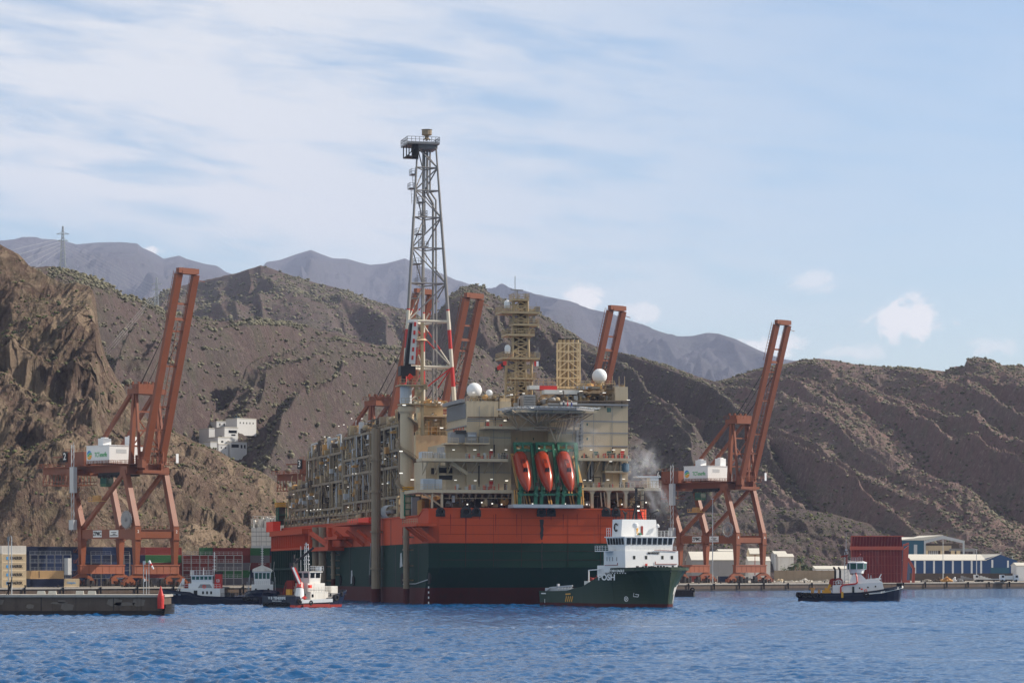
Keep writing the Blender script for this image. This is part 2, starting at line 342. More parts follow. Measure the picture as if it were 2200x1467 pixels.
def hill_mat(name, c1, c2, c3, hi, f=1.0, bstr=0.9, rock=0.0):
    m, nt, b = principled(name); v = coords(nt)
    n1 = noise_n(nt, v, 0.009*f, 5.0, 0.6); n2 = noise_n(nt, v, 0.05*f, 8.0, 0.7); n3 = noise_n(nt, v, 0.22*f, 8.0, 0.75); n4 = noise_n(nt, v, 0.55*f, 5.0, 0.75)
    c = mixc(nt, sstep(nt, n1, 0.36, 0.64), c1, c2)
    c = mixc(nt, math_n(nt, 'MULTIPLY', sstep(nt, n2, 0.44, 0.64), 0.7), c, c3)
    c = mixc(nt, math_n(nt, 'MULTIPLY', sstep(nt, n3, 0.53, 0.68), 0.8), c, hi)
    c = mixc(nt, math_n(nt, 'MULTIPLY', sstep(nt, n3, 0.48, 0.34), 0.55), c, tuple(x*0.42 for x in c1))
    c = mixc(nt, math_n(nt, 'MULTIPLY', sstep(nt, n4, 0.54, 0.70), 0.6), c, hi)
    extra = None
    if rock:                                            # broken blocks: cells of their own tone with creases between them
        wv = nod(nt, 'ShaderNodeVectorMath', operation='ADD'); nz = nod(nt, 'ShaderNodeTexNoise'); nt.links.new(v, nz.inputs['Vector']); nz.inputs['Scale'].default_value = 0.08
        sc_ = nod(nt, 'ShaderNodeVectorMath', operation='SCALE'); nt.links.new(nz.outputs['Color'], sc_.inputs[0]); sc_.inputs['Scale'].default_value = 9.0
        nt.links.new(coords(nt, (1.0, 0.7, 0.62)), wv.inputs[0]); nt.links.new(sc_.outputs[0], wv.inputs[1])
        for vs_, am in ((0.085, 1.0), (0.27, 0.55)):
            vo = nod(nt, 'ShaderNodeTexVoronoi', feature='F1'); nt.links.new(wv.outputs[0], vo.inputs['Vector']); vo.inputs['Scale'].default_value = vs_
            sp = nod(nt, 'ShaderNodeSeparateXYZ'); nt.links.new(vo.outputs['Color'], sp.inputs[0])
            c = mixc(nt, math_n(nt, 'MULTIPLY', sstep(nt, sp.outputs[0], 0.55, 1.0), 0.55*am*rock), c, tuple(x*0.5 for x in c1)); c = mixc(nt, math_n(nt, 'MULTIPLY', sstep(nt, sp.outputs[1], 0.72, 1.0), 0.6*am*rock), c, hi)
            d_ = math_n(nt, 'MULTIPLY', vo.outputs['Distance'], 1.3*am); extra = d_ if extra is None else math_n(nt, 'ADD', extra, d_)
    nt.links.new(c, b.inputs['Base Color']); b.inputs['Roughness'].default_value = 0.95
    if 'Specular IOR Level' in b.inputs: b.inputs['Specular IOR Level'].default_value = 0.1
    bn = nod(nt, 'ShaderNodeBump'); bn.inputs['Strength'].default_value = bstr; bn.inputs['Distance'].default_value = 2.6/f
    h = math_n(nt, 'ADD', n3, math_n(nt, 'ADD', math_n(nt, 'MULTIPLY', n2, 1.2), math_n(nt, 'MULTIPLY', n4, 0.7)))
    if extra is not None: h = math_n(nt, 'ADD', h, extra)
    nt.links.new(h, bn.inputs['Height'])
    nt.links.new(bn.outputs[0], b.inputs['Normal'])
    return m
HM_far = hill_mat('far_ridge', (0.070, 0.066, 0.078), (0.084, 0.076, 0.084), (0.064, 0.070, 0.066), (0.115, 0.110, 0.105), f=0.07)  # blue tint in these base colours stands in for part of the haze
HM_mid = hill_mat('brown_hillside', (0.098, 0.077, 0.076), (0.112, 0.080, 0.078), (0.088, 0.083, 0.062), (0.19, 0.16, 0.13))
HM_red = hill_mat('reddish_hillside', (0.180, 0.128, 0.122), (0.198, 0.130, 0.120), (0.155, 0.138, 0.108), (0.30, 0.24, 0.205))
HM_rock = hill_mat('tan_cliff_rock', (0.165, 0.115, 0.088), (0.120, 0.080, 0.064), (0.140, 0.120, 0.078), (0.34, 0.26, 0.18), f=1.6, bstr=1.0, rock=1.0)
TERR = {}
def terrain(name, ridge, Dr, Db, zb, mat, spur=20.0, sl=160.0, shear=0.0, detail=5.0, dl=30.0, nx=420, nt_=150, seed=1, rough=6.0, cliff=0.0, prof=0.85, back=0.35, long=0.06, steps=0, label=None):
    rx = np.array([p[0] for p in ridge], float); ry = np.array([p[1] for p in ridge], float)
    px = np.linspace(rx[0], rx[-1], nx); py = np.interp(px, rx, ry)
    def fn(q): return np.interp(px, [a for a, _ in q], [b for _, b in q]) if isinstance(q, (list, tuple)) else np.full(nx, float(q))
    dr, db, zb_ = fn(Dr), fn(Db), fn(zb)
    zr = CAMH + (HOR - py)*dr/F
    tb = np.concatenate([np.linspace(0, 1, nt_)**0.9, 1 + np.linspace(0.03, back, 14)])
    T = tb[:, None]; PXs = px[None, :]
    Dg = db[None]*(1-T) + dr[None]*T; Xg = (PXs - CX)*Dg/F
    tt = np.clip(T, 0, 1); pr = tt**prof if isinstance(prof, float) else prof(tt)
    Z = zb_[None] + (zr - zb_)[None]*pr
    sx = Xg + shear*(1-tt)*(dr-db)[None]*0.5
    wx = fbm(Xg/sl*0.5, Dg/sl*0.35, seed+50, 3)*0.35
    c1 = sx/sl + wx                                    # spurs and gullies run all the way down the slope
    n = fbm(c1, Dg/sl*long, seed, 4, 0.42, True)
    env = np.clip(4*tt*(1.002-tt), 0, 1)**0.7
    hh = np.clip((zr-zb_)[None], 12, None)
    k = np.clip(hh/150.0, 0.15, 1.6)
    if steps: Z = Z + hh*0.040*(lambda q: np.sin(q) + 0.45*np.sin(2*q + 0.6))(2*np.pi*(steps*tt + 0.9*fbm(Xg/60, Dg/60, seed+5, 4)))*env
    Z = Z + spur*k*(n-0.15)*env
    Z = Z + detail*k*fbm(Xg/dl + 0.4*wx, Dg/dl*0.6, seed+9, 6, 0.5)*np.clip(env + 0.05, 0, 1)
    Z = Z + rough*fbm(Xg/(dl*0.20) + wx, Dg/(dl*0.26), seed+19, 6, 0.62)*np.clip(env + 0.25, 0, 1)*np.where(tt > 0.02, 1, 0)
    Yg = Dg
    if cliff:
        q = fbm(sx/(sl*0.40), Z/(sl*1.3) + 0.3*wx, seed+31, 7, 0.58, True)
        Yg = Dg - cliff*q*np.clip(env + 0.25, 0, 1)
        Z = Z + np.where(T <= 1, 1.3*rough*fbm(Xg/4.5, Z/5.5, seed+88, 5, 0.62), 0)*np.clip(env+0.2, 0, 1)
    Z = np.where(T > 1, zr[None] - (T-1)*(dr-db)[None]*0.55, Z)
    lim = CAMH + (HOR - np.interp(np.clip(CX + Xg/Yg*F, rx[0], rx[-1]), rx, ry))*Yg/F - 0.10*hh*(1-tt)
    soft = np.clip(0.05*hh, 1.0, 20.0)*(1-tt) + 0.02
    Z = np.where(T <= 1, lim - soft*np.logaddexp(0, (lim - Z)/soft), Z)
    V = np.stack([Xg, Yg, Z], -1)
    o = grid_mesh(name, V, nx, len(tb), mat)
    tag(o, label, None, None, 'structure'); TERR[o.name] = V[:nt_]
    return o, V

far_ridge = [(-40,512),(0,516),(30,512),(65,506),(100,511),(130,516),(165,525),(210,521),(255,520),(295,523),(305,532),(330,543),(352,556),(385,549),(400,556),(440,567),(466,571),(485,584),(530,600),(560,578),(572,563),(600,559),(640,545),(668,537),(690,546),(715,555),(745,556),(770,563),(795,569),(830,566),(870,555),(905,572),(950,588),(980,602),(1000,606),(1030,622),(1055,618),(1078,609),(1110,620),(1135,627),(1175,637),(1210,644),(1250,652),(1290,664),(1330,678),(1380,694),(1425,711),(1455,722),(1480,722),(1520,714),(1545,717),(1580,728),(1630,752),(1680,771),(1715,776),(1760,790),(1860,815),(1960,830),(2240,850)]
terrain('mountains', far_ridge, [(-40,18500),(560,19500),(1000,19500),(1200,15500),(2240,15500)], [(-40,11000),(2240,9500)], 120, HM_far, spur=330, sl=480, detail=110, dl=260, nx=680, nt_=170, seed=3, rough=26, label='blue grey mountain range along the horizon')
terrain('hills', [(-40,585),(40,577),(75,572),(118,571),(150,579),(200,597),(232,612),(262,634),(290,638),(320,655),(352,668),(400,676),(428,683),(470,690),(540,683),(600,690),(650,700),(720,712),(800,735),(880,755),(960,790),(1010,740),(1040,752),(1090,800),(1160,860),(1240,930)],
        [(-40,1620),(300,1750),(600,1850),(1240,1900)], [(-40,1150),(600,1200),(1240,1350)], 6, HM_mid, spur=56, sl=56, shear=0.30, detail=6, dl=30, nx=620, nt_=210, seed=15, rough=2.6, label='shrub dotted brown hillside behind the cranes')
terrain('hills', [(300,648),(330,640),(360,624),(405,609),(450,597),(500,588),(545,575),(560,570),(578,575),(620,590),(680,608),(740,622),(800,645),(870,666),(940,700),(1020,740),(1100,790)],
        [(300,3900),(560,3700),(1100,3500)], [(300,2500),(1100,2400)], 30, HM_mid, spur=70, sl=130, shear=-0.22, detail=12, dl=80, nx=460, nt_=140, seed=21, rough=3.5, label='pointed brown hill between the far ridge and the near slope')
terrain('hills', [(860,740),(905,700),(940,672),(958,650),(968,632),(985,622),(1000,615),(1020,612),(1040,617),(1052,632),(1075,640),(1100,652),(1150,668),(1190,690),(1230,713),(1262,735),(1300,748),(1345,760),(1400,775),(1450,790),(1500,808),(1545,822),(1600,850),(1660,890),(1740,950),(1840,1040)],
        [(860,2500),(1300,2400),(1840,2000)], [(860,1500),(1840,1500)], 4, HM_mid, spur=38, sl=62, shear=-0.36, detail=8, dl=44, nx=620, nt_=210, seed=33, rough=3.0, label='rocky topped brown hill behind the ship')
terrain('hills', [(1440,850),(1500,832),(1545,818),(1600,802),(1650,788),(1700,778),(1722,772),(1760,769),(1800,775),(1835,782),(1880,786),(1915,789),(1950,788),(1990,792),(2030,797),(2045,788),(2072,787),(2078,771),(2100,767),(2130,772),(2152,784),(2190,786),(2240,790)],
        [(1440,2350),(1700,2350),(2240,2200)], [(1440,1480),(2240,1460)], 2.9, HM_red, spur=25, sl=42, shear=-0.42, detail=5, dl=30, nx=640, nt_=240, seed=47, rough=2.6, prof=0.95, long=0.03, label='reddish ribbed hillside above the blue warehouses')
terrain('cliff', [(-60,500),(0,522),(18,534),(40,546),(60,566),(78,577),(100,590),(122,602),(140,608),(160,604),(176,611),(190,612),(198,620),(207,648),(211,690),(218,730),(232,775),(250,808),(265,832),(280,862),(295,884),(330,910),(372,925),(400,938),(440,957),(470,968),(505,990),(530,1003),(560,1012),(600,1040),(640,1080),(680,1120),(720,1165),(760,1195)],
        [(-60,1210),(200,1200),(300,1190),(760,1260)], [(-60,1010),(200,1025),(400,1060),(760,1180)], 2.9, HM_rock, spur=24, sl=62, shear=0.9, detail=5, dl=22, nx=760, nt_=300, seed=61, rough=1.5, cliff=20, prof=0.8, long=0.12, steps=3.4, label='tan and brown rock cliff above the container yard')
terrain('hills', [(1400,1160),(1440,1120),(1470,1108),(1520,1100),(1580,1104),(1660,1096),(1720,1092),(1790,1104),(1850,1120),(1900,1132),(1960,1135),(2040,1150),(2240,1165)],
        [(1400,1560),(2240,1600)], [(1400,1400),(2240,1440)], 2.9, HM_mid, spur=16, sl=40, shear=-0.6, detail=4, dl=25, nx=420, nt_=110, seed=71, rough=1.4, cliff=6, steps=2.5, label='low quarried foot slope behind the right quay')

# shrubs on the slopes: countless, so one object per slope
ico = [(0,0,1)] + [(0.894*math.cos(2*math.pi*k/5), 0.894*math.sin(2*math.pi*k/5), 0.447) for k in range(5)] + [(0.894*math.cos(2*math.pi*(k+.5)/5), 0.894*math.sin(2*math.pi*(k+.5)/5), -0.447) for k in range(5)] + [(0,0,-1)]
icf = [(0,1+k,1+(k+1)%5) for k in range(5)] + [(1+k,6+k,1+(k+1)%5) for k in range(5)] + [(1+(k+1)%5,6+k,6+(k+1)%5) for k in range(5)] + [(11,6+(k+1)%5,6+k) for k in range(5)]
ICO, ICF = np.array(ico), np.array(icf)
def shrub_mat(name, c1, c2):
    m, nt, b = principled(name); v = coords(nt)
    n = noise_n(nt, v, 0.16, 3.0, 0.7); n2 = noise_n(nt, v, 1.6, 4.0, 0.7)
    c = mixc(nt, sstep(nt, n, 0.36, 0.66), c1, c2); c = mixc(nt, math_n(nt, 'MULTIPLY', sstep(nt, n2, 0.5, 0.7), 0.6), c, tuple(x*0.45 for x in c1))
    nt.links.new(c, b.inputs['Base Color']); b.inputs['Roughness'].default_value = 0.9
    return m
SH1 = shrub_mat('olive_shrub', (0.100, 0.095, 0.060), (0.195, 0.18, 0.115)); SH2 = shrub_mat('green_shrub', (0.055, 0.07, 0.025), (0.14, 0.14, 0.05))
def blobs(name, pts, rad, mat, seed, per=3, flat=0.75, label=None):
    r = np.random.default_rng(seed); n = len(pts); V = []; Fc = []
    for k in range(per):
        off = r.normal(0, 0.5, (n, 3))*rad[:, None]; off[:, 2] = np.abs(off[:, 2])*0.45
        s = rad*r.uniform(0.45, 0.85, n)
        jit = r.uniform(0.62, 1.25, (n, 12, 1))
        v = ICO[None]*jit*s[:, None, None]; v[:, :, 2] *= flat
        ang = r.uniform(0, 6.28, n); ca, sa = np.cos(ang)[:, None], np.sin(ang)[:, None]
        v = np.stack([v[:, :, 0]*ca - v[:, :, 1]*sa, v[:, :, 0]*sa + v[:, :, 1]*ca, v[:, :, 2]], -1)
        V.append((v + (pts + off)[:, None, :]).reshape(-1, 3)); Fc.append((ICF[None] + (np.arange(n)*12)[:, None, None] + k*n*12).reshape(-1, 3))
    V, Fc = np.concatenate(V).astype(np.float32), np.concatenate(Fc).astype(np.int32)
    me = bpy.data.meshes.new(name); me.vertices.add(len(V)); me.vertices.foreach_set('co', V.ravel()); me.loops.add(Fc.size); me.loops.foreach_set('vertex_index', Fc.ravel())
    me.polygons.add(len(Fc)); me.polygons.foreach_set('loop_start', np.arange(0, Fc.size, 3, dtype=np.int32)); me.polygons.foreach_set('loop_total', np.full(len(Fc), 3, dtype=np.int32))
    me.materials.append(mat); me.update(calc_edges=True); o = bpy.data.objects.new(name, me); COL.objects.link(o); tag(o, label, None, None, 'stuff')
    return o
def scatter(key, n, rmin, rmax, mat, seed, label, steep=1.3, clump=True, tmin=0.03, per=2):
    V = TERR[key]; r = np.random.default_rng(seed); ny, nx, _ = V.shape
    i = r.integers(int(ny*tmin), ny-2, n*4); j = r.integers(1, nx-2, n*4); a = r.uniform(0, 1, (n*4, 1))
    p = V[i, j]*(1-a) + V[i+1, j+1]*a
    dz = np.abs(V[i+1, j, 2]-V[i, j, 2])/np.maximum(0.1, np.hypot(V[i+1, j, 0]-V[i, j, 0], V[i+1, j, 1]-V[i, j, 1]))
    keep = dz < steep
    if clump: keep &= (fbm(p[:, 0]/55, p[:, 1]/90, seed, 4) + 0.55*r.normal(0, 1, len(p))) > -0.15
    p = p[keep][:n]; rad = rmin + (rmax-rmin)*r.uniform(0, 1, len(p))**4.0
    p[:, 2] += rad*0.2
    blobs('hillside_shrubs', p, rad, mat, seed+1, per, label=label)
scatter('hills', 26000, 0.35, 2.1, SH1, 5, 'pale olive shrubs on the brown slope behind the cranes')
scatter('hills.001', 14000, 0.9, 3.6, SH1, 6, 'olive shrubs on the pointed brown hill')
scatter('hills.002', 16000, 0.45, 2.2, SH1, 7, 'olive shrubs on the rocky topped hill behind the ship')
scatter('hills.003', 26000, 0.4, 1.9, SH1, 8, 'olive shrubs on the reddish hillside to the right')
scatter('cliff', 2600, 0.3, 1.2, SH2, 9, 'green shrubs on the ledges of the tan cliff', steep=1.6)
scatter('hills.004', 1400, 0.5, 1.5, SH2, 10, 'green shrubs on the low foot slope')

# ------------------------------------------------------------------ water
def water_mat():
    m, nt, b = principled('sea_water'); v = coords(nt)
    b.inputs['Base Color'].default_value = (0.008, 0.075, 0.205, 1); b.inputs['IOR'].default_value = 1.33
    n = noise_n(nt, coords(nt, (0.012, 0.05, 1)), 1.0, 4.0, 0.6)
    nt.links.new(math_n(nt, 'ADD', math_n(nt, 'MULTIPLY', n, 0.10), 0.06), b.inputs['Roughness'])
    bn = nod(nt, 'ShaderNodeBump'); bn.inputs['Strength'].default_value = 0.55; bn.inputs['Distance'].default_value = 0.25
    h = math_n(nt, 'ADD', noise_n(nt, coords(nt, (1.0, 0.8, 1)), 1.3, 5.0, 0.65), math_n(nt, 'MULTIPLY', noise_n(nt, v, 0.28, 3.0, 0.6), 2.2))
    nt.links.new(h, bn.inputs['Height']); nt.links.new(bn.outputs[0], b.inputs['Normal'])
    # thin foam streaks
    f = noise_n(nt, coords(nt, (0.35, 0.9, 1)), 1.0, 8.0, 0.75); pos = nod(nt, 'ShaderNodeTexCoord'); sp = nod(nt, 'ShaderNodeSeparateXYZ'); nt.links.new(pos.outputs['Object'], sp.inputs[0])
    wob = math_n(nt, 'MULTIPLY', noise_n(nt, coords(nt, (0.03, 0, 0)), 1.0, 2.0), 40.0)
    line = math_n(nt, 'ABSOLUTE', math_n(nt, 'SUBTRACT', math_n(nt, 'ADD', sp.outputs[1], wob), math_n(nt, 'ADD', math_n(nt, 'MULTIPLY', sp.outputs[0], 0.55), 460.0)))
    foam = math_n(nt, 'MULTIPLY', sstep(nt, line, 7.0, 0.5), sstep(nt, f, 0.46, 0.62))
    line2 = math_n(nt, 'ABSOLUTE', math_n(nt, 'SUBTRACT', math_n(nt, 'ADD', sp.outputs[1], math_n(nt, 'MULTIPLY', wob, 0.7)), math_n(nt, 'ADD', math_n(nt, 'MULTIPLY', sp.outputs[0], -0.2), 318.0)))
    foam2 = math_n(nt, 'MULTIPLY', sstep(nt, line2, 5.0, 0.5), sstep(nt, f, 0.47, 0.64))
    fm = math_n(nt, 'MULTIPLY', math_n(nt, 'MAXIMUM', foam, foam2), 0.38)
    c = mixc(nt, fm, (0.008, 0.075, 0.205), (0.7, 0.72, 0.74)); nt.links.new(c, b.inputs['Base Color'])
    return m
M['water'] = water_mat()
def sea():
    nx, ny = 760, 1150
    s = np.linspace(0, 1, ny); Y = 215*(920/215.0)**s
    u = np.linspace(-0.186, 0.186, nx)
    X = u[None]*Y[:, None]; Yg = np.repeat(Y[:, None], nx, 1)
    r = np.random.default_rng(4); Z = np.zeros_like(X); 
    dyr = Y*(math.log(920/215.0)/ny)
    for k in range(70):
        lam = 0.75*(7.5/0.75)**(k/69.0); th = r.normal(-0.45, 0.75); A = 0.0118*lam**0.70*r.uniform(0.5, 1.2)
        kx, ky = 2*math.pi/lam*math.sin(th), 2*math.pi/lam*math.cos(th)
        fade = np.clip((lam/np.maximum(abs(math.cos(th)), .15)/dyr - 2.2)/2.0, 0, 1)[:, None]
        ph = kx*X + ky*Yg + r.uniform(0, 6.28) + 1.6*vnoise(X/(lam*5) + k, Yg/(lam*6), 400+k)
        w = np.sin(ph); Z += A*fade*(w + 0.25*np.cos(2*ph))
    gust = np.clip(0.85 + 1.0*fbm(X/34, Yg/95, 90, 4), 0.35, 1.5)
    V = np.stack([X, Yg, Z*gust*np.clip((900-Yg)/120, 0, 1)], -1)
    o = grid_mesh('water', V, nx, ny, M['water']); tag(o, 'rippled blue harbour water', None, None, 'structure')
    g = MB(); g.add([(-2600, -60, 0), (2600, -60, 0), (2600, 214.9, 0), (-2600, 214.9, 0)], [(0,1,2,3)])
    a, b = 0.1862, 3.0
    g.add([(-a*214.9, 214.9, 0), (-2600, 214.9, 0), (-2600, 919.5, 0), (-a*919.5, 919.5, 0)], [(3,2,1,0)])
    g.add([(a*214.9, 214.9, 0), (2600, 214.9, 0), (2600, 919.5, 0), (a*919.5, 919.5, 0)], [(0,1,2,3)])
    g.add([(-2600, 919.5, 0), (2600, 919.5, 0), (2600, 1900, 0), (-2600, 1900, 0)], [(0,1,2,3)])
    tag(g.build('water', M['water']), 'calmer blue harbour water farther out', None, None, 'structure')
sea()

# ------------------------------------------------------------------ quays and yard
RD = Vector((0.731, 0.682, 0)); WD = Vector((0.682, -0.731, 0)); C2 = Vector((-124.0, 932.0, 0)); QZ = 2.8     # along the rails, towards the water, crane row origin
def Q(t, w, z=QZ): p = C2 + RD*t + WD*w; return Vector((p.x, p.y, z))
def ground():
    g = MB(); poly = [Q(-900, 19.2), Q(2500, 19.2), Vector((3000, 3600, QZ)), Vector((-2400, 3600, QZ))]
    g.add(poly, [(0,1,2,3)]); tag(g.build('ground', M['apron']), 'pale concrete container yard and quay apron', None, None, 'structure')
    q = MB()
    for i in range(-40, 90):
        a, b = Q(i*12, 20, 0), Q(i*12 + 11.96, 20, 0)
        for z0, z1, dpt, mi in ((-3, 0.9, 0.05, 1), (0.9, 2.35, 0.0, 0), (2.35, QZ+0.02, 0.35, 2)):
            w0, w1 = 18.6, 20 + dpt
            q.hexa([Q(i*12, w0, z0), Q(i*12, w1, z0), Q(i*12+11.96, w1, z0), Q(i*12+11.96, w0, z0), Q(i*12, w0, z1), Q(i*12, w1, z1), Q(i*12+11.96, w1, z1), Q(i*12+11.96, w0, z1)], mi)
    qo = q.build('quay_wall', [M['pierwall'], M['wet'], M['concrete']]); tag(qo, 'long concrete quay wall under the container cranes', 'quay wall')
    f = MB()
    for i in range(-6, 50): f.bar(Q(i*14+3, 20.6, 0.6), Q(i*14+3, 20.6, 2.9), 0.5, 0.5)
    f.build('fender', M['rubber'], qo)
    b = MB()
    for i in range(-6, 60): b.lathe([(.28, 0), (.22, .5), (.4, .6), (.3, .8)], Q(i*12+8, 19.3, QZ+0.02), 8)
    b.build('bollard_row', M['dark'], qo)
    r = MB()
    for w in (-15, 15): r.bar(Q(-300, w, QZ+.06), Q(500, w, QZ+.06), 0.2, 0.1)
    r.build('crane_rail', M['dark'], qo)
ground()

def haze():
    b = MB(); b.bx(-6500, 6500, -120, 21500, -4, 2700); m = bpy.data.materials.new('haze_air'); m.use_nodes = True; nt = m.node_tree; nt.nodes.clear()
    o = nod(nt, 'ShaderNodeOutputMaterial'); v = nod(nt, 'ShaderNodeVolumePrincipled'); nt.links.new(v.outputs[0], o.inputs['Volume'])
    v.inputs['Color'].default_value = (0.64, 0.72, 1.0, 1); v.inputs['Density'].default_value = 2.9e-5; v.inputs['Anisotropy'].default_value = 0.0
    tag(b.build('haze', m), 'pale haze in the air over the harbour', None, None, 'stuff')
haze()
# ------------------------------------------------------------------ ship-to-shore container cranes (x = towards the water, y = along the rails)
def crane_parts(root, num, full=True):
    cr, c2, dk, wh = M['crane'], M['crane2'], M['dark'], M['white']
    tops = {(-15, -7.5): (-21.5, -7.5), (-15, 7.5): (-21, 7.5), (15, -7.5): (9.2, -7.5), (15, 7.5): (9.6, 7.5)}
    for (x, y), (tx, ty) in tops.items():
        b = MB(); b.bar((x, y, 7.0), (x, y, 15.0), 1.3, 1.5, None, 2.0, 2.2); b.bar((x, y, 15.0), (x, y, 19.2), 2.0, 2.2)
        b.bar((x, y, 19.1), (tx, ty, 37), 1.9, 2.0, None, 1.7, 1.8); b.bx(x-1.3, x+1.3, y-1.4, y+1.4, 14.9, 15.2)
        lg = b.build('leg', cr, root)
        if x < 0 and y < 0:
            s = MB(); z = 4.0
            for k in range(9): s.bx(x-3.4, x-1.1, y-1.0, y+1.0, z, z+.1); s.rail([(x-3.4, y-1, z), (x-3.4, y+1, z)], 1.0, 1); s.bar((x-3.2, y-.8, z), (x-1.3, y+.8, z+3.4), .5, .12); z += 3.5
            for k in range(6): 
                q = 19+k*3.2; xx = x-(q-19)*.36; s.bx(xx-3.2, xx-1, y-1.2, y+1, q, q+.1); s.rail([(xx-3.2, y-1.2, q), (xx-1, y-1.2, q)], 1.0, 1)
            s.build('stairway', dk if False else cr, lg)
    for y in (-7.5, 7.5):
        b = MB(); b.bx(-14.0, 14.0, y-.8, y+.8, 15.4, 18.4); b.rail([(-14, y-.7, 18.4), (14, y-.7, 18.4)], 1.1, 2.2, .08); b.build('portal_beam', cr, root)
        b = MB(); b.bar((-14.2, y, 19), (8.2, y, 36.2), 1.2, 1.2); b.build('diagonal_brace', cr, root)
    for x in (-15, 15):
        b = MB(); b.bx(x-.8, x+.8, -8.7, 8.7, 4.1, 6.7); b.bx(x-1.0, x+1.0, -8.9, 8.9, 6.7, 7.1)
        for k in range(7): b.bx(x-.87, x+.87, -8.0+k*2.65, -7.85+k*2.65, 4.4, 6.7)
        b.build('sill_beam', c2, root)
        b = MB(); b.bx(x-.6, x+.6, -6.5, 6.5, 15.6, 17.6); b.build('cross_beam', cr, root)
        for y in (-7.5, 7.5):
            b = MB(); b.prism([(y-3.8, 2.9), (y+3.8, 2.9), (y+1.2, 4.1), (y-1.2, 4.1)], 'x', x-.45, x+.45)
            for q in (-2.7, 2.7):
                b.prism([(y+q-2.2, 1.7), (y+q+2.2, 1.7), (y+q+.6, 3.0), (y+q-.6, 3.0)], 'x', x-.55, x+.55)
                for q2 in (-1.3, 1.3): b.prism([(y+q+q2-1.15, .55), (y+q+q2+1.15, .55), (y+q+q2+.9, 1.5), (y+q+q2-.9, 1.5)], 'x', x-.62, x+.62); b.bx(x+.62, x+1.1, y+q+q2-.4, y+q+q2+.4, .9, 1.7)
            b.bx(x-.9, x+.9, y-5.4, y-5.1, .4, 1.6); b.bx(x-.9, x+.9, y+5.1, y+5.4, .4, 1.6)
            bo = b.build('bogie', cr, root)
            for q in (-4.5, -3.5, -1.9, -.9, .9, 1.9, 3.5, 4.5):
                w = MB(); w.tube((x-.25, y+q, .46), (x+.25, y+q, .46), .42, None, 10); w.build('wheel', dk, bo)
        g = MB(); rg = random.Random(5)
        for k in range(16): y = rg.uniform(-3, 3) if k < 6 else rg.uniform(-12, 12); g.bx(x+.9, x+rg.uniform(1.2, 2.2), y, y+rg.uniform(.3, 1.4), .1, rg.uniform(.6, 2.6))
        g.rail([(x+2.4, -11, .1), (x+2.4, 11, .1)], 1.1, 1.8, .09); g.build('ground_gear', M['dark'], root)
    # girder, backreach and gantry clutter
    b = MB()
    for y in (-3.2, 3.2): b.bx(-43, 14.5, y-.6, y+.6, 36.9, 39.3)
    for x in (-43, -36, -30, -22, -12, -4, 4, 12): b.bx(x-.4, x+.4, -3.2, 3.2, 37.4, 38.8)
    b.bx(-23, -19, -8, 8, 36.2, 38.2); b.bx(7, 11, -8.2, 8.2, 36.0, 38.4)
    b.build('girder', cr, root)
    b = MB(); b.bx(-24, 14, -7.6, -3.9, 39.05, 39.2); b.bx(-24, 14, 3.9, 7.6, 39.05, 39.2); b.bx(-44, -24, -5.6, -3.9, 39.05, 39.2); b.bx(-44, -24, 3.9, 5.6, 39.05, 39.2)
    b.rail([(-44, -5.6, 39.2), (-24, -5.6, 39.2), (-24, -7.6, 39.2), (14, -7.6, 39.2)], 1.2, 2.4, .1); b.rail([(-44, 5.6, 39.2), (14, 7.6, 39.2)], 1.2, 2.4, .1)
    b.rail([(-44, -5.6, 39.2), (-44, 5.6, 39.2)], 1.2, 2.4, .1); b.build('walkway', cr, root)
    b = MB()
    for k in range(9):
        x = -42+k*1.8; b.bx(x, x+.25, -4.6, 4.6, 33.2, 33.4); b.bar((x, -4.5, 33.3), (x, -4.5, 36.9), .2); b.bar((x, 4.5, 33.3), (x, 4.5, 36.9), .2)
    for z in (33.3, 34.4): 
        for y in (-4.6, 4.6): b.bar((-42.3, y, z), (-24, y, z), .25)
    for k in range(5): b.bar((-42+k*3.4, -4.6, 33.3), (-40.3+k*3.4, -4.6, 36.9), .18)
    b.build('service_platform', cr, root)
    b = MB(); b.bx(-30.4, -19.5, -3.6, 3.4, 39.3, 44.0); b.bx(-42, -28, -.5, .5, 42.6, 43.0); b.bx(-30, -24, -2, 2, 39.3, 40.6); b.rail([(-30, -3.8, 44), (-19.5, -3.8, 44)], 1.1, 2, .1); b.build('winch_house', cr, root)
    b = MB(); b.bx(-31.25, -30.9, -3.4, -1.2, 40.9, 44.3); b.bx(-31.2, -28.9, -3.98, -3.7, 40.9, 44.3); pl = b.build('number_plate', M['ink'], root)
    text(str(num), 3.2, M['wink'], pl, (-30.05, -4.06, 42.6), (1,0,0), (0,0,1), bold=.04)
    # machinery house
    b = MB(); b.bx(-13.4, -0.6, -6.9, 6.9, 39.7, 45.4); b.bx(-13.6, -.4, -7.1, 7.1, 45.4, 45.6); b.bx(-3.4, -.55, -4.2, -.2, 43.0, 44.3, 1)
    ho = b.build('machinery_house', [wh, M['lgray']], root)
    for x, y, z in ((-6.5, -4.6, 2.2), (-4.6, 4.6, 3.0)):
        r = MB(); r.bx(x-1.4, x+1.4, y-1.6, y+1.6, 45.6, 45.6+z); r.lathe([(1.3, 0), (1.1, .35), (.2, .5)], (x, y, 45.6+z), 12); r.build('roof_unit', wh, ho)
    r = MB(); r.rail([(-13.4, -7.5, 39.3), (-.4, -7.5, 39.3), (0.2, -7.5, 39.3), (.2, 7.2, 39.3)], 1.3, 1.6, .1, rails=3); r.build('railing', cr, ho)
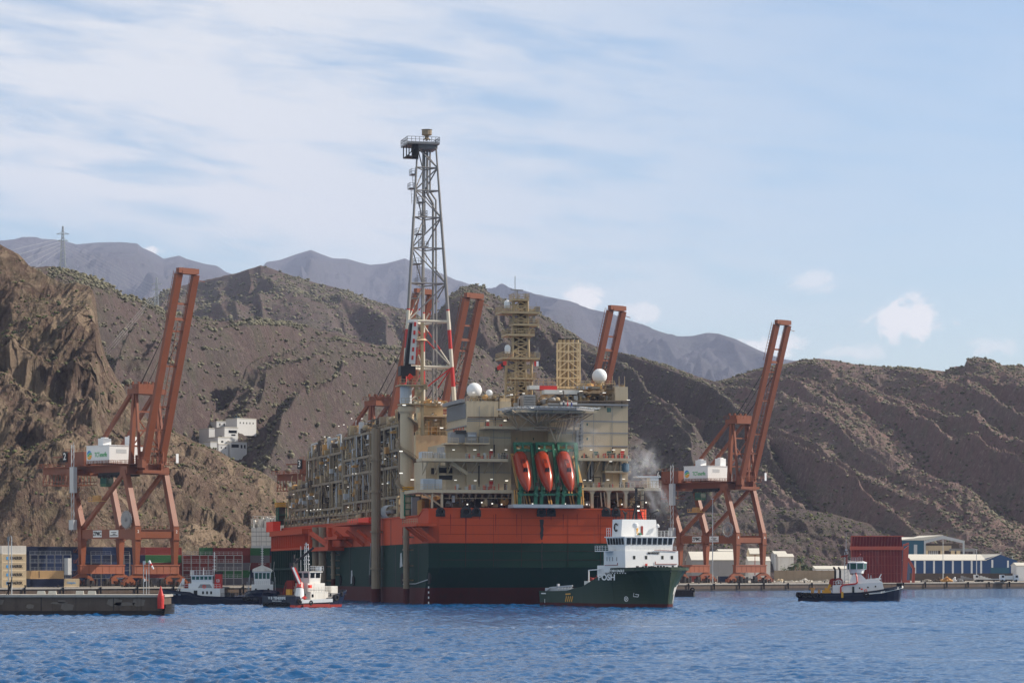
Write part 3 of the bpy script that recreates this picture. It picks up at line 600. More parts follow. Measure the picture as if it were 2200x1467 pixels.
    if full:
        text('TCTenerife', 2.15, M['gink'], ho, (-5.3, -6.95, 42.5), (1,0,0), (0,0,1), sx=.68, bold=.03)
        for nm, c, poly in (('blue', 'bink', [(-1.3,.1),(-1.1,.9),(-.4,1.35),(.5,1.25),(1.1,.75),(.2,.85),(-.6,.35)]), ('green', 'gink', [(-1.35,-.2),(-.6,.2),(.2,.72),(1.2,.6),(1.38,.1),(.3,.15),(-.5,-.5)]), ('yellow', 'yink', [(-1.25,-.45),(-.5,-.65),(.3,0),(1.36,-.05),(1.2,-.7),(.5,-1.3),(-.4,-1.35),(-1.0,-.95)])):
            e = MB(); e.prism([(-11.7+u*1.0, 42.55+w*1.1) for u, w in poly], 'y', -7.0, -6.93); e.build('emblem', M[c], ho)
    # A-frame apex, stays
    b = MB()
    for y, yt in ((-5.6, -4.2), (5.6, 4.2)):
        b.bar((9.4, y, 38.5), (9.6, yt, 62.5), 1.2, 1.4); b.bar((13.4, y*.9, 39), (10.4, yt, 62.5), .7, .8)
    for z in (45, 50, 56): b.bar((9.5, -5.2, z), (9.5, 5.2, z), .5)
    b.bar((9.5, -5, 45), (9.5, 5, 56), .35); b.bar((9.5, 5, 45), (9.5, -5, 56), .35)
    b.bx(7.2, 13.4, -5.4, 5.4, 61.5, 63.2); b.bx(8.5, 12, -4.4, 4.4, 63.2, 64.6)
    for k in range(8): b.bx(7.6+(k % 3)*1.7, 8.2+(k % 3)*1.7, -4+k*1.05, -3.5+k*1.05, 64.6, 65.6)
    b.rail([(6.6, -5.6, 63.3), (13.6, -5.6, 63.3), (13.6, 5.6, 63.3)], 1.3, 1.6, .1); b.build('apex_frame', cr, root)
    for y in (-4.4, 4.4):
        b = MB(); b.bar((8.6, y, 62.3), (-16.5, y, 39.3), 1.1, 1.1); b.build('back_stay', M['crane'], root)
    # boom, raised
    h = Vector((13.6, 0, 39.6)); t = Vector((31.8, 0, 98.4)); d = (t-h).normalized(); nrm = Vector((d.z, 0, -d.x))
    bm = MB()
    for y in (-3.25, 3.25): bm.bar(h+Vector((0,y,0)), t+Vector((0,y,0)), 1.35, 2.4, None, 1.35, 2.4)
    boom = bm.build('boom', cr, root)
    for q in (.06, .17, .29, .5, .68, .82): b = MB(); b.bar(h+d*(63.4*q)+Vector((0,-3,0)), h+d*(63.4*q)+Vector((0,3,0)), .5, .6); b.build('cross_tie', cr, boom)
    b = MB(); b.bar(h+d*62.6+Vector((0,-3.9,0)), h+d*62.6+Vector((0,3.9,0)), 1.6, 1.6); b.bx(t.x-1.2, t.x+1.2, -2.6, 2.6, t.z, t.z+1.1)
    for k in range(5): b.bx(t.x-1, t.x+1, -2.3+k*1.1, -2.0+k*1.1, t.z+1.1, t.z+1.9)
    b.build('tip_frame', cr, boom)
    b = MB(); b.bar(h+d*47+Vector((0,-4.6,0)), h+d*47+Vector((0,4.2,0)), .9, .9); b.rail([h+d*47+Vector((0,-4.8,.4)), h+d*47+Vector((0,-3.9,.4))], 1.2, .5, .1); b.build('cross_tie', cr, boom)
    b = MB(); b.ladder(h+d*2+Vector((.3,.4,0)), h+d*46+Vector((.3,.4,0)), (0,1,0), 1.6, 1.5, .14); b.ladder(h+d*47-nrm*1.9+Vector((0,-3.6,0)), h+d*62-nrm*1.9+Vector((0,-3.6,0)), nrm, .9, 1.1, .12)
    b.ladder(h+d*47+Vector((0,1.6,0)), h+d*62+Vector((0,1.6,0)), nrm, 1.0, 1.1, .12); b.bar(t+Vector((0,3.9,-1.5)), t+Vector((0,7,-2)), .18); b.build('boom_ladder', cr, boom)
    b = MB()
    for y, q in ((-3.6, .66), (-3.2, .68), (3.3, .66), (3.7, .68), (0, .7)): b.tube((10.5, y*.8, 64.4), h+d*(63.4*q)+Vector((0,y,0)) - nrm*1.2, .11, None, 4)
    b.build('hoist_cable', dk, root)
    b = MB(); b.bx(13.6, 16.4, -6.2, -4.6, 37.8, 40.8); b.bx(12, 15.4, -5.2, 5.2, 36.2, 37.2); b.rail([(12, -6.6, 40), (16.5, -6.6, 40), (16.5, 6.6, 40)], 1.2, 1.5, .1)
    for k in range(6): b.bx(11+k*.8, 11.4+k*.8, -5+k*1.5, -4.4+k*1.5, 39.3, 42+(k % 3)*1.2)
    b.build('hinge_gear', cr, root)
    b = MB(); b.bx(16.2, 16.5, 7.0, 8.0, 39.6, 42.6); b.build('flood_light', wh, root)
    # trolley, cab, lift shaft, reel, signs
    b = MB(); b.bx(-12, 2, -3.2, 3.2, 35.6, 36.8)
    for k in range(14): b.bx(-12+k, -11.6+k, -3.5, -3.1, 35.0+rnd.random()*.6, 36.2)
    b.build('trolley', dk, root)
    b = MB(); b.bx(-11.2, -8.0, -3.0, 0, 32.4, 35.4); cab = b.build('operator_cab', M['deckgreen'], root)
    b = MB(); b.bx(-11.26, -7.94, -3.06, -.4, 33.3, 35.0); b.build('window', M['gglass'], cab)
    b = MB()
    for x in (-18.0, -16.6): b.bar((x, -9.6, 18), (x, -9.6, 46), .18)
    for k in range(12): b.bar((-18, -9.6, 18+k*2.4), (-16.6, -9.6, 20.4+k*2.4), .12)
    b.bx(-18.6, -16.4, -9.9, -8.5, 30.4, 38.8); b.build('lift_shaft', M['lgray'], root)
    b = MB(); b.bx(-18.6, -16.0, -10.2, -8.8, 18.4, 21.6); b.build('switch_box', M['lgray'], root)
    b = MB(); b.bx(-17.8, -15.6, -12.6, -11.2, 3.8, 9.2); b.build('control_cabinet', M['lgray'], root)
    b = MB(); rz = 21.4 if num == 2 else 20.6
    b.torus((12, -9.2, rz), 2.6, .25, (0,1,0), 22, 5); b.tube((12, -9.5, rz), (12, -8.9, rz), 2.5 if num == 2 else .9, None, 20); b.tube((12, -9.9, rz), (12, -8.3, rz), .6, None, 10)
    for k in range(22): q = k*2*math.pi/22; b.bar((12, -9.2, rz), (12+3.3*math.cos(q), -9.2, rz+3.3*math.sin(q)), .1)
    b.build('cable_reel', M['gray'], root)
    b = MB(); b.bx(-7.6, -2.8, -8.36, -8.3, 15.9, 18.1); p_ = b.build('sign_plate', wh, root); text('ZPMC', 1.9, M['ink'], p_, (-5.2, -8.4, 17.0), (1,0,0), (0,0,1), sx=.92, bold=.03)
    b = MB(); b.bx(1.6, 6.4, -8.36, -8.3, 15.9, 18.1); p_ = b.build('sign_plate', wh, root)
    q = MB(); q.bx(2.0, 6.0, -8.41, -8.37, 16.3, 16.55); q.bx(2.5, 5.4, -8.41, -8.37, 17.3, 17.5); q.bx(3.4, 4.9, -8.41, -8.37, 16.75, 17.0); q.build('lettering', M['ink'], p_)
    b = MB(); b.bx(-9.5, -2, -9.0, -6.8, 27.4, 27.7); b.rail([(-9.5, -9, 27.7), (-2, -9, 27.7)], 1.1, 1.2, .12); b.bx(-7.5, -4.5, -8.4, -7.2, 27.7, 29.4); b.build('side_platform', M['orange_tan'], root)
    for y in (-8.65, 8.8):
        text(str(num), 1.3, M['wink'], root, (16.0, y*.86, 17.6), (0,1,0), (0,0,1))
def crane(num, t, label):
    p = Q(t, 0); root = empty('container_crane', frame(p, math.radians(-47)), label, 'crane', 'cranes with raised booms along the quay')
    crane_parts(root, num); return root
crane(2, 0, 'red brown container crane number 2 with raised boom, left of the big ship')
crane(3, 99, 'crane number 3 with its boom half hidden behind the lattice flare tower')
crane(4, 121.8, 'crane whose boom stands just right of the lattice flare tower, behind the ship')
crane(5, 191.5, 'crane with boom rising behind the white dome on the ship bridge roof')
crane(6, 281, 'red brown container crane number 6 with raised boom, right of the green boat')

# ------------------------------------------------------------------ shipping containers
CC = {'blue': (0.020, 0.040, 0.11), 'navy': (0.014, 0.022, 0.055), 'rust red': (0.20, 0.035, 0.028), 'cream': (0.52, 0.43, 0.30), 'green': (0.035, 0.13, 0.05), 'maroon': (0.14, 0.028, 0.026), 'grey': (0.13, 0.125, 0.14), 'sand': (0.50, 0.34, 0.18), 'white': (0.62, 0.60, 0.56)}
CM = {k: paint('container_' + k.replace(' ', '_'), v, 0.55, 0.15, 0.3, 0.3) for k, v in CC.items()}
_cm = {}
def container_mesh(L, col):
    if (L, col) in _cm: return _cm[(L, col)]
    b = MB(); W, H = 2.44, 2.59
    n = int(L/0.28)
    for s in (-1, 1):            # corrugated sides
        pts = []
        for i in range(n): 
            x0 = -L/2 + 0.16 + i*(L-0.32)/n; w = (L-0.32)/n; pts += [(x0, s*(W/2-.10)), (x0+w*.25, s*(W/2-.02)), (x0+w*.5, s*(W/2-.02)), (x0+w*.75, s*(W/2-.10))]
        pts.append((L/2-.16, s*(W/2-.10)))
        vs = [(x, y, .16) for x, y in pts] + [(x, y, H-.12) for x, y in pts]; k = len(pts)
        b.add(vs, [((i, i+1, k+i+1, k+i) if s < 0 else (i+1, i, k+i, k+i+1)) for i in range(k-1)])
    b.bx(-L/2+.02, L/2-.02, -W/2+.06, W/2-.06, H-.10, H-.02); b.bx(-L/2+.02, L/2-.02, -W/2+.06, W/2-.06, .06, .16)
    for s in (-1, 1):
        b.bx(s*(L/2-.08)-.04, s*(L/2-.08)+.04, -W/2+.08, W/2-.08, .1, H-.1)
        for q in (-1, 1): b.bx(s*(L/2-.09)-.09, s*(L/2-.09)+.09, q*(W/2-.09)-.09, q*(W/2-.09)+.09, 0, H)
        b.bx(-L/2, L/2, s*(W/2-.06)-.06, s*(W/2-.06)+.06, 0, .17); b.bx(-L/2, L/2, s*(W/2-.06)-.06, s*(W/2-.06)+.06, H-.13, H)
    for q in (-.55, -.2, .2, .55): b.bar((L/2+.01, q*W*.75, .2), (L/2+.01, q*W*.75, H-.2), .05)
    o = b.build('shipping_container', CM[col]); _cm[(L, col)] = o.data; bpy.data.objects.remove(o); return _cm[(L, col)]
ORD = ['bottom', 'second', 'third', 'fourth', 'fifth', 'sixth', 'seventh']
def container(px, D, row, L, col, label, rz=0.75, z0=QZ):
    if rz == 0.75: L = round(L/0.76*2)/2
    o = bpy.data.objects.new('shipping_container', container_mesh(L, col)); COL.objects.link(o)
    x = (px-CX)*D/F; o.location = (x, D, z0 + row*2.6); o.rotation_euler = (0, 0, rz)
    return tag(o, label, 'container', 'stacked shipping containers')
# pale stack at the far left
for k in range(5):
    o = container(25.5, 905, k, 6.9, 'cream' if k < 4 else 'white', ('cream container with carrier lettering, %s of the pale stack at the left edge' % ORD[k]) if k < 4 else 'plain white container on top of the pale stack at the left edge')
    if k < 4:
        text('MAERSK', 1.28, M['ink'], o, (.9, -1.27, 1.32), (1,0,0), (0,0,1), bold=.03, sx=.95)
        b = MB(); b.bx(-2.8, -1.9, -1.28, -1.2, .85, 1.75); b.build('emblem', M['bink'], o)
for k in range(5): container(-14, 905, k, 5.2, 'grey' if k % 2 else 'cream', '%s container of the stack cut by the left picture edge' % ORD[k])
# yard rows, left to right: centre px, distance, length, colours from the bottom
rows = [(58, 940, 5.0, ['green', 'navy', 'navy', 'navy', 'navy'], 'beside the pale stack'),
        (96, 918, 10.0, ['navy', 'sand'], 'in the low pair right of the pale stack'),
        (92, 965, 9.6, ['navy', 'navy', 'blue', 'blue', 'navy'], 'behind the sand coloured one'),
        (145, 918, 5.8, ['cream'], 'standing alone before the left crane leg'),
        (142, 965, 6.1, ['navy', 'navy', 'blue', 'blue', 'navy'], 'just left of the crane leg'),
        (195, 965, 6.1, ['blue', 'navy', 'navy', 'blue', 'navy'], 'seen under the portal of the left crane'),
        (228, 967, 6.1, ['navy', 'blue', 'blue', 'navy', 'blue'], 'between the two landside crane legs'),
        (266, 964, 5.0, ['blue', 'blue', 'blue', 'navy', 'navy'], 'right of the landside crane legs'),
        (292, 968, 4.6, ['navy', 'maroon', 'maroon', 'navy', 'maroon'], 'left of the slim pole by the waterside legs'),
        (345, 985, 12.2, ['grey', 'rust red', 'maroon', 'green', 'rust red'], 'between the waterside legs of the left crane'),
        (322, 988, 4, ['maroon', 'rust red', 'grey', 'rust red', 'maroon'], 'behind the windsock'),
        (418, 995, 12.2, ['grey', 'maroon', 'rust red', 'rust red'], 'behind the dark tug wheelhouse'),
        (452, 1005, 6.1, ['grey', 'maroon', 'grey', 'rust red', 'green'], 'left of the long rust red ones'),
        (494, 1000, 12.2, ['grey', 'green', 'grey', 'maroon', 'rust red'], 'behind the red tug funnel'),
        (546, 1002, 9.0, ['grey', 'navy', 'maroon', 'grey', 'green'], 'below the white panelled tower'),
        (576, 1004, 6.1, ['navy', 'green', 'grey', 'maroon', 'navy'], 'close to the corrugated bow of the ship')]
for px, D, L, cols, where in rows:
    D = (948 if D > 930 else 918) + (px-92)/6.6*0.92 + (D-965)*0.15*(D > 930)
    for k, c in enumerate(cols):
        nm = 'single' if len(cols) == 1 else ('top' if k == len(cols)-1 else ORD[k])
        o = container(px, D, k, L, c, f'{c} container, {nm} of the column {where}' if len(cols) > 1 else f'{c} container {where}')
        if len(cols) == 1:
            text('Chiquita', 1.0, M['bink'], o, (.6, -1.26, 1.3), (1,0,0), (0,0,1))
        if c == 'sand': b = MB(); b.bx(-3.0, -2.75, -1.27, -1.15, .3, 2.4); b.build('door_gap', M['dark'], o)
# reefer racks (steel stagings) in front of the stacks
def rack(px0, px1, D, levels, label):
    x0, x1 = (px0-CX)*D/F, (px1-CX)*D/F; root = empty('reefer_rack', (0.5*(x0+x1), D, QZ), label, 'rack', 'steel reefer racks')
    w = (x1-x0)/2; b = MB(); n = max(2, int((x1-x0)/2.6))
    for i in range(n+1):
        x = -w + 2*w*i/n
        for y in (0, 1.6): b.bar((x, y, 0), (x, y, levels*2.6), .18)
    b.build('post', M['gray'], root)
    for k in range(1, levels+1):
        b = MB(); b.bx(-w, w, 0, 1.6, k*2.6-.15, k*2.6); b.rail([(-w, 0, k*2.6), (w, 0, k*2.6)], 1.1, 1.5, .07); b.build('walkway', M['lgray'], root)
rack(64, 152, 936, 4, 'grey steel reefer rack left of the crane stairway')
rack(195, 238, 952, 4, 'grey steel reefer rack behind the landside crane legs')
rack(253, 278, 958, 4, 'tall grey rack right of the landside crane legs')
rack(392, 520, 984, 4, 'long grey reefer rack behind the dark tug')
# ------------------------------------------------------------------ the big production ship (x = across the stern, y = forward, z = up from the water)
FM = frame((-19.76, 700.0, 0), math.radians(14.1), math.radians(-0.2))
SHIP = empty('production_ship', FM, 'huge orange and green production ship with a lattice flare tower and cream superstructure', 'ship')
def S(px, py, v): return ray(FM, px, py, 1, v)
def L(px, py, u): return ray(FM, px, py, 0, u)
W, LEN = 55.3, 243.0
def ring(z, dv, c=2.2): return [(c, dv, z), (W-c, dv, z), (W, c+dv, z), (W, 218, z), (W*.8, LEN, z), (W*.2, LEN, z), (0, 218, z), (0, c+dv, z)]
def hull():
    b = MB(); lv = [(-5, 9, 0), (4.2, 3.8, 0), (9.04, 0.25, 1), (9.06, 0, 1), (15.05, 0, 1), (22.05, 0, 2)]
    for (z0, d0, _), (z1, d1, mi) in zip(lv[:-1], lv[1:]):
        r = ring(z0, d0) + ring(z1, d1); mi = 0 if z1 <= 4.2 else 1 if z1 <= 15.05 else 2
        b.add(r, [(k, (k+1) % 8, 8+(k+1) % 8, 8+k) for k in range(8)], mi)
    b.add(ring(22.05, 0), [tuple(range(8))], 2)
    r0 = [(2.2,0,22.05),(W-2.2,0,22.05),(W,2.2,22.05),(W,14,22.05),(0,14,22.05),(0,2.2,22.05)]; r1 = [(2.2,0,23.5),(W-2.2,0,23.5),(W,2.2,23.5),(W,8,23.5),(0,8,23.5),(0,2.2,23.5)]
    b.add(r0+r1, [(k, (k+1) % 6, 6+(k+1) % 6, 6+k) for k in range(6)] + [(6,7,8,9,10,11)], 2)
    h = b.build('hull', [M['hull_red'], M['hull_green'], M['hull_orange']], SHIP)
    b = MB()                                             # bulwark lip and plate laps
    b.bar((2.2,-.06,23.4), (W-2.2,-.06,23.4), .3, .35); b.bar((-.05,2.2,23.4), (-.05,8,23.4), .3, .35); b.bar((-.05,14,21.95), (-.05,216,21.95), .3, .3); b.bar((0,8,23.4), (0,14,21.7), .3, .3)
    b.build('rubbing_strip', M['hull_orange'], h)
    for px in (946, 1001, 1023, 1163, 1184, 1302, 1323):
        p = S(px, 1099, 0); b = MB(); r = 1.15 if px != 1001 else 1.4
        b.lathe([(r, 0), (r, -.35), (r*.55, -.45), (r*.5, -.1)], (p.x, 0.0, p.z), 12, 'y', 0); b.tube((p.x, -.16, p.z), (p.x, -.2, p.z), r*.52, None, 10, 1); b.bx(p.x-r, p.x+r, -.3, 0, p.z-r, p.z-r*.4, 0)
        b.build('fairlead', [M['dark'], M['rubber']], h)
    b = MB(); rg = random.Random(3); p0, p1 = S(1164, 1096, 0), S(1164, 1222, 0); n = 26; Lf = []; Rt = []
    for i in range(n+1):
        z = p0.z + (p1.z-p0.z)*i/n; w = (.75 if i < 5 else .4 if i < 13 else .14)*rg.uniform(.55, 1.25); o = rg.uniform(-.1, .1)
        Lf.append((p0.x-w+o, -.03, z)); Rt.append((p0.x+w+o, -.03, z))
    for i in range(n):
        if rg.random() < .93: b.add([Lf[i], Lf[i+1], Rt[i+1], Rt[i]], [(0,1,2,3)])
    b.build('rust_stain', M['dark'], h)
    for px, wd, ln in ((1001, .22, 62), (1323, .25, 30), (1065, .12, 40), (1240, .1, 25), (1110, .1, 50), (1210, .14, 34), (968, .12, 44), (1285, .1, 52), (1030, .3, 12), (1184, .3, 14)):
        b = MB(); q = S(px, 1104, 0); q2 = S(px, 1104+ln, 0); b.add([(q.x-wd, -.03, q.z), (q.x-.03, -.03, q2.z), (q.x+.03, -.03, q2.z), (q.x+wd, -.03, q.z)], [(0,1,2,3)]); b.build('rust_stain', M['caisson'], h)
    b = MB()
    for px in (752, 797, 850, 899): 
        a = L(px, 1180, 0); c = L(px, 1262, 0); b.bx(-.05, .05, a.y-.25, a.y+.25, 4.4, 14.8)
    for px in (840, 865): a = L(px, 1150, 0); b.bx(-.05, .05, a.y-.15, a.y+.15, 15.0, 21.7)
    b.build('plate_seam', M['dark'], h)
    for py in (1112, 1128, 1147, 1183, 1202):
        q = S(1000, py, 0); b = MB(); b.bx(2.3, W-2.3, -.035, .02, q.z-.03, q.z+.03); b.build('plate_seam', M['hull_red'], h)
    for px in (1000, 1060, 1120, 1220, 1290, 1345):
        q = S(px, 1100, 0); b = MB(); b.bx(q.x-.03, q.x+.03, -.03, .02, 9.3, 22); b.build('plate_seam', M['hull_red'], h)
    for px, py in ((733, 1246), (761, 1247), (797, 1246), (866, 1243), (925, 1242)):
        a = L(px, py, 0); b = MB(); b.lathe([(1.0, 0), (1.5, -.25), (1.5, -.4), (.7, -.42)], (0, a.y, a.z), 10, 'x'); b.build('hawse_pipe', M['rubber'], h)
    for px, py in ((756, 1238), (862, 1202)):
        a = L(px, py, 0); b = MB(); b.prism([(a.y-1.6, a.z-1.6), (a.y+1.4, a.z-2.0), (a.y+.6, a.z+1.6), (a.y-.6, a.z+1.8)], 'x', -.08, -.02); b.build('scuff_mark', M['lgray'], h)
    b = MB(); a = L(866, 1254, -1); c = L(921, 1244, 0); b.path([a, a.lerp(c, .5) - Vector((0,0,.5)), c], .12, 5); d = L(797, 1160, -.2); e = L(793, 1248, -.2); b.tube(d, e, .1, None, 5); b.build('rope', M['lgray'], h)
    for py in range(1250, 1300, 11):
        a = L(921, py, 0); b = MB(); b.bx(-.06, .02, a.y-.5, a.y+.5, a.z-.25, a.z+.25); b.build('draught_mark', M['wink'], h)
    # ribbed bow sponson
    v0, v1 = L(652, 1180, -4).y, L(584, 1180, -4).y; zt, zm, zb = L(600, 1140, -4).z, L(615, 1181, -4).z, L(600, 1262, -4).z
    b = MB()
    for z0, z1, mi in ((-4, 3.4, 0), (3.4, zm, 1), (zm+.02, zt-1.6, 2)): b.bx(-3.6, -.1, v0, v1, z0, z1, mi)
    b.bx(-4.6, 0, v0-1, v1+1, zt-1.6, zt, 2); n = 17
    for i in range(n+1):
        y = v0 + (v1-v0)*i/n; b.bx(-4.15, -3.5, y-.35, y+.35, zm+.4, zt-1.6, 2); b.bx(-4.1, -3.5, y-.3, y+.3, 4.4, zm-.3, 1)
    for z in (zm+.2, 9.2, 3.9): b.bx(-4.3, -3.5, v0-.2, v1+.2, z-.3, z+.3, 2 if z > zm else 1)
    b.build('bow_sponson', [M['hull_red'], M['hull_green'], M['hull_orange']], h)
    # orange bracket round the bow risers
    b = MB(); z1, z0 = L(690, 1135, -4).z, L(690, 1179, -4).z; ya, yb = L(668, 1150, -4).y, L(716, 1150, -3).y
    for y in (ya, yb): b.bar((-4, y, z0), (-4, y, z1), 1.2)
    b.bar((-4, ya, z0), (-4, yb, z0), 1.1); b.bar((-4, ya, z1-1), (-4, yb, z0+.5), 1.0); b.bar((0, yb, z0), (-4, yb, z0), 1.1); b.bar((0, ya, z0), (-4, ya, z0), 1.1); b.bx(-4.6, 0, yb-14, yb+6, z1-3.4, z1-2.6)
    yc = L(745, 1135, -3).y; b.bx(-5, 0, L(775, 1127, -4).y, L(722, 1127, -4).y, L(750, 1128, -4).z, L(750, 1124, -4).z)
    for y in (L(772, 1127, -4).y, L(748, 1127, -4).y, L(724, 1127, -4).y): b.bar((-4.5, y, 19.2), (0, y-2, 15.3), .8)
    ys = L(888, 1112, -4).y; b.bx(-5, 0, ys-8, ys+9, 19.0, 19.7)
    for y in (ys-6, ys-2, ys+3, ys+7): b.bar((-4.5, y, 19), (-.1, y-1, 15.5), .5)
    b.build('bracket', M['hull_orange'], h)
    b = MB(); b.rail([(-4.8, ys-8, 19.7), (-4.8, ys+9, 19.7)], 1.1, 2, .08)
    zz = L(750, 1124, -4).z; b.rail([(-4.8, L(775, 1127, -4).y, zz), (-4.8, L(722, 1127, -4).y, zz)], 2.4, 2.4, .12, rails=3); b.build('railing', M['beige'], h)
    for px, r, pt, pb in ((808, 1.25, 921, 1264), (873, .78, 1128, 1264), (679, 1.1, 1132, 1264), (693, 1.1, 1132, 1264), (716, .6, 1180, 1243)):
        u = -1.8 if px > 700 else -2.6; a = L(px, pt, u); c = L(px, pb, u); b = MB(); y = c.y
        b.tube((u, y, c.z), (u, y, a.z), r, None, 12, 0); b.tube((u, y, -3), (u, y, c.z-.01), r*1.02, None, 12, 1)
        for q in (.12, .35, .6, .8): z = c.z + (a.z-c.z)*q; b.lathe([(r*1.25, 0), (r*1.25, .5)], (u, y, z), 12, 'z', 0); b.bx(u, 0, y-.25, y+.25, z, z+.4, 0)
        b.build('riser_caisson', [M['mod'], M['hull_red']], h)
    for px, py, pw in ((768, 1116, 22),):
        a, c = L(791, 1122, -.5), L(746, 1122, -.5); b = MB(); b.bx(-.4, 2.2, a.y, c.y, L(768, 1124, -.5).z, L(768, 1113, -.5).z); b.build('cover', M['tarp'], h)
    for k, px in enumerate((585, 592)):
        a = L(px, 1128, -2); b = MB(); b.bx(-3.4, -1, a.y-3.4, a.y+3.4, zt+.01, zt+3.2); b.build('cover', M['tarp'], h)
    return h
HULL = hull()

# ---- clutter: vessels, cabinets, pipe runs inside a box, several materials
CMATS = [M['mod'], M['beige'], M['moddark'], M['orange_tan'], M['lgray'], M['gray']]
def clutter(b, x0, x1, y0, y1, z0, z1, n, rg, dark=.25):
    for _ in range(n):
        k = rg.random(); x, y = rg.uniform(x0, x1), rg.uniform(y0, y1); h = (z1-z0); mi = 2 if rg.random() < dark else rg.choice((0, 0, 1, 1, 3, 4, 5))
        if k < .25:
            w, d, q = rg.uniform(.6, 2.2), rg.uniform(.6, 2.2), rg.uniform(.2, .7)*h; zz = z0 + rg.choice((0, 0, .3))*h; b.bx(x-w/2, x+w/2, y-d/2, y+d/2, zz, min(z1, zz+q), mi)
        elif k < .4:
            r = rg.uniform(.4, 1.2); q = rg.uniform(.4, .9)*h; b.lathe([(r*.3, 0), (r, .3), (r, q-.4), (r*.4, q)], (x, y, z0), 8, 'z', mi)
        elif k < .5:
            r = rg.uniform(.5, 1.1); l = rg.uniform(2, 5); z = z0 + rg.uniform(.2, .6)*h; b.lathe([(r*.3, 0), (r, .4), (r, l-.4), (r*.3, l)], (x, y, z), 8, 'y', mi)
        elif k < .78:
            r = rg.uniform(.10, .30); z = z0 + rg.uniform(.1, .95)*h; b.tube((x, y, z0), (x, y, z), r, None, 6, mi); b.tube((x, y, z), (x, min(y1, y+rg.uniform(1, 8)), z), r, None, 6, mi)
        else:
            r = rg.uniform(.10, .28); z = z0 + rg.uniform(.25, .95)*h; l = rg.uniform(3, 12); b.tube((x, max(y0, y-l/2), z), (x, min(y1, y+l/2), z), r, None, 6, mi)
def module(name, px0, px1, u0, u1, zs, cols, rg, tops=2.5, n=60, brace=True, label=None):
    ya, yb = L(px1, 1000, u0).y, L(px0, 1000, u0).y
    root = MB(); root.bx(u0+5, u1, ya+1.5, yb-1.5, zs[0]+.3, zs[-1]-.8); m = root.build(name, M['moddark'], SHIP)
    if label: m['label'] = label
    for k, z in enumerate(zs):
        b = MB(); b.bx(u0+.2, u1, ya, yb, z-.25, z-.02)
        for u in (u0, u0+7): b.bar((u, ya, z-.4), (u, yb, z-.4), .3, .7)
        for y in (ya, yb): b.bar((u0, y, z-.4), (u1, y, z-.4), .3, .7)
        b.rail([(u0, ya, z), (u0, yb, z)], 1.15, 2.2, .09); b.rail([(u0, ya, z), (u1*.5, ya, z)], 1.15, 2.2, .09)
        b.build('deck', M['mod'], m)
    for y in [ya + (yb-ya)*i/cols for i in range(cols+1)]:
        b = MB()
        for u in (u0, u0+8): b.tube((u, y, 21.7), (u, y, zs[-1]), .36, None, 8)
        b.build('column', M['mod'], m)
    b = MB()
    for (za, zb) in zip(zs[:-1], zs[1:]):
        for i in range(cols):
            y0, y1 = ya + (yb-ya)*i/cols, ya + (yb-ya)*(i+1)/cols; ym = .5*(y0+y1)
            if brace and (i + int(za)) % 3 != 2: b.tube((u0, y0, za), (u0, ym, zb-.8), .14, None, 6); b.tube((u0, y1, za), (u0, ym, zb-.8), .14, None, 6)
            else: b.tube((u0, y0, za), (u0, y1, zb-.8), .14, None, 6)
        for q in range(3): b.tube((u0+q*8, ya, za), (u0+q*8+8, ya, zb-.8), .14, None, 6)
    b.build('brace', M['mod'], m)
    b = MB()
    for za, zb in zip([21.9] + list(zs[:-1]), zs):
        y = ya
        while y < yb:
            u = u0 + rg.uniform(-.3, 1.5); t_ = rg.uniform(.06, .2); q = rg.random(); mi = rg.choice((0, 0, 1, 1, 4))
            if q < .55: b.tube((u, y, za), (u, y + rg.uniform(-.6, .6), zb-.5), t_, None, 5, mi)
            elif q < .8: z_ = rg.uniform(za+.8, zb-1); b.tube((u, y, z_), (u, y+rg.uniform(2, 6), z_), t_, None, 5, mi); b.tube((u, y, z_), (u, y, zb-.5), t_, None, 5, mi)
            else: z_ = za + rg.uniform(1.5, 3); b.bx(u-.4, u+.4, y, y+rg.uniform(1, 3), z_-.15, z_, mi); b.rail([(u-.4, y, z_), (u-.4, y+2, z_)], 1.1, .7, .06, mi)
            y += rg.uniform(.45, 1.5)
    b.build('stair_and_riser', CMATS, m)
    for k, (za, zb) in enumerate(zip([21.9] + list(zs), list(zs) + [zs[-1]+tops])):
        b = MB(); clutter(b, u0+.3, u0+6, ya+.3, yb-.3, za, zb-.5, int(n*1.9), rg); clutter(b, u0+.6, u1*.7, ya+.3, ya+4, za, zb-.5, n//2, rg); b.build('process_equipment', CMATS, m)
    zt_ = zs[-1]                                         # outriggers, davits and tall odds and ends
    for _ in range(26):
        y = rg.uniform(ya, yb); u = u0 + rg.uniform(-.5, 6); hgt = rg.uniform(1.5, 5.5); mt = M[rg.choice(('mod', 'beige', 'beige', 'orange_tan', 'lgray'))]; q = rg.random(); b = MB()
        if q < .5: b.bar((u, y, zt_), (u, y, zt_+hgt), .16); b.bar((u, y, zt_+hgt*.8), (u, y+rg.uniform(-2.5, 2.5), zt_+hgt), .14); b.build('vent_post', mt, m)
        elif q < .75: b.bx(u-.6, u+.6, y-.8, y+.8, zt_-.02, zt_+hgt*.6); b.build('locker', mt, m)
        else: b.path([(u, y, zt_), (u, y, zt_+hgt*.7), (u, y+2, zt_+hgt*.7), (u, y+2, zt_)], .16, 6); b.build('pipe_loop', mt, m)
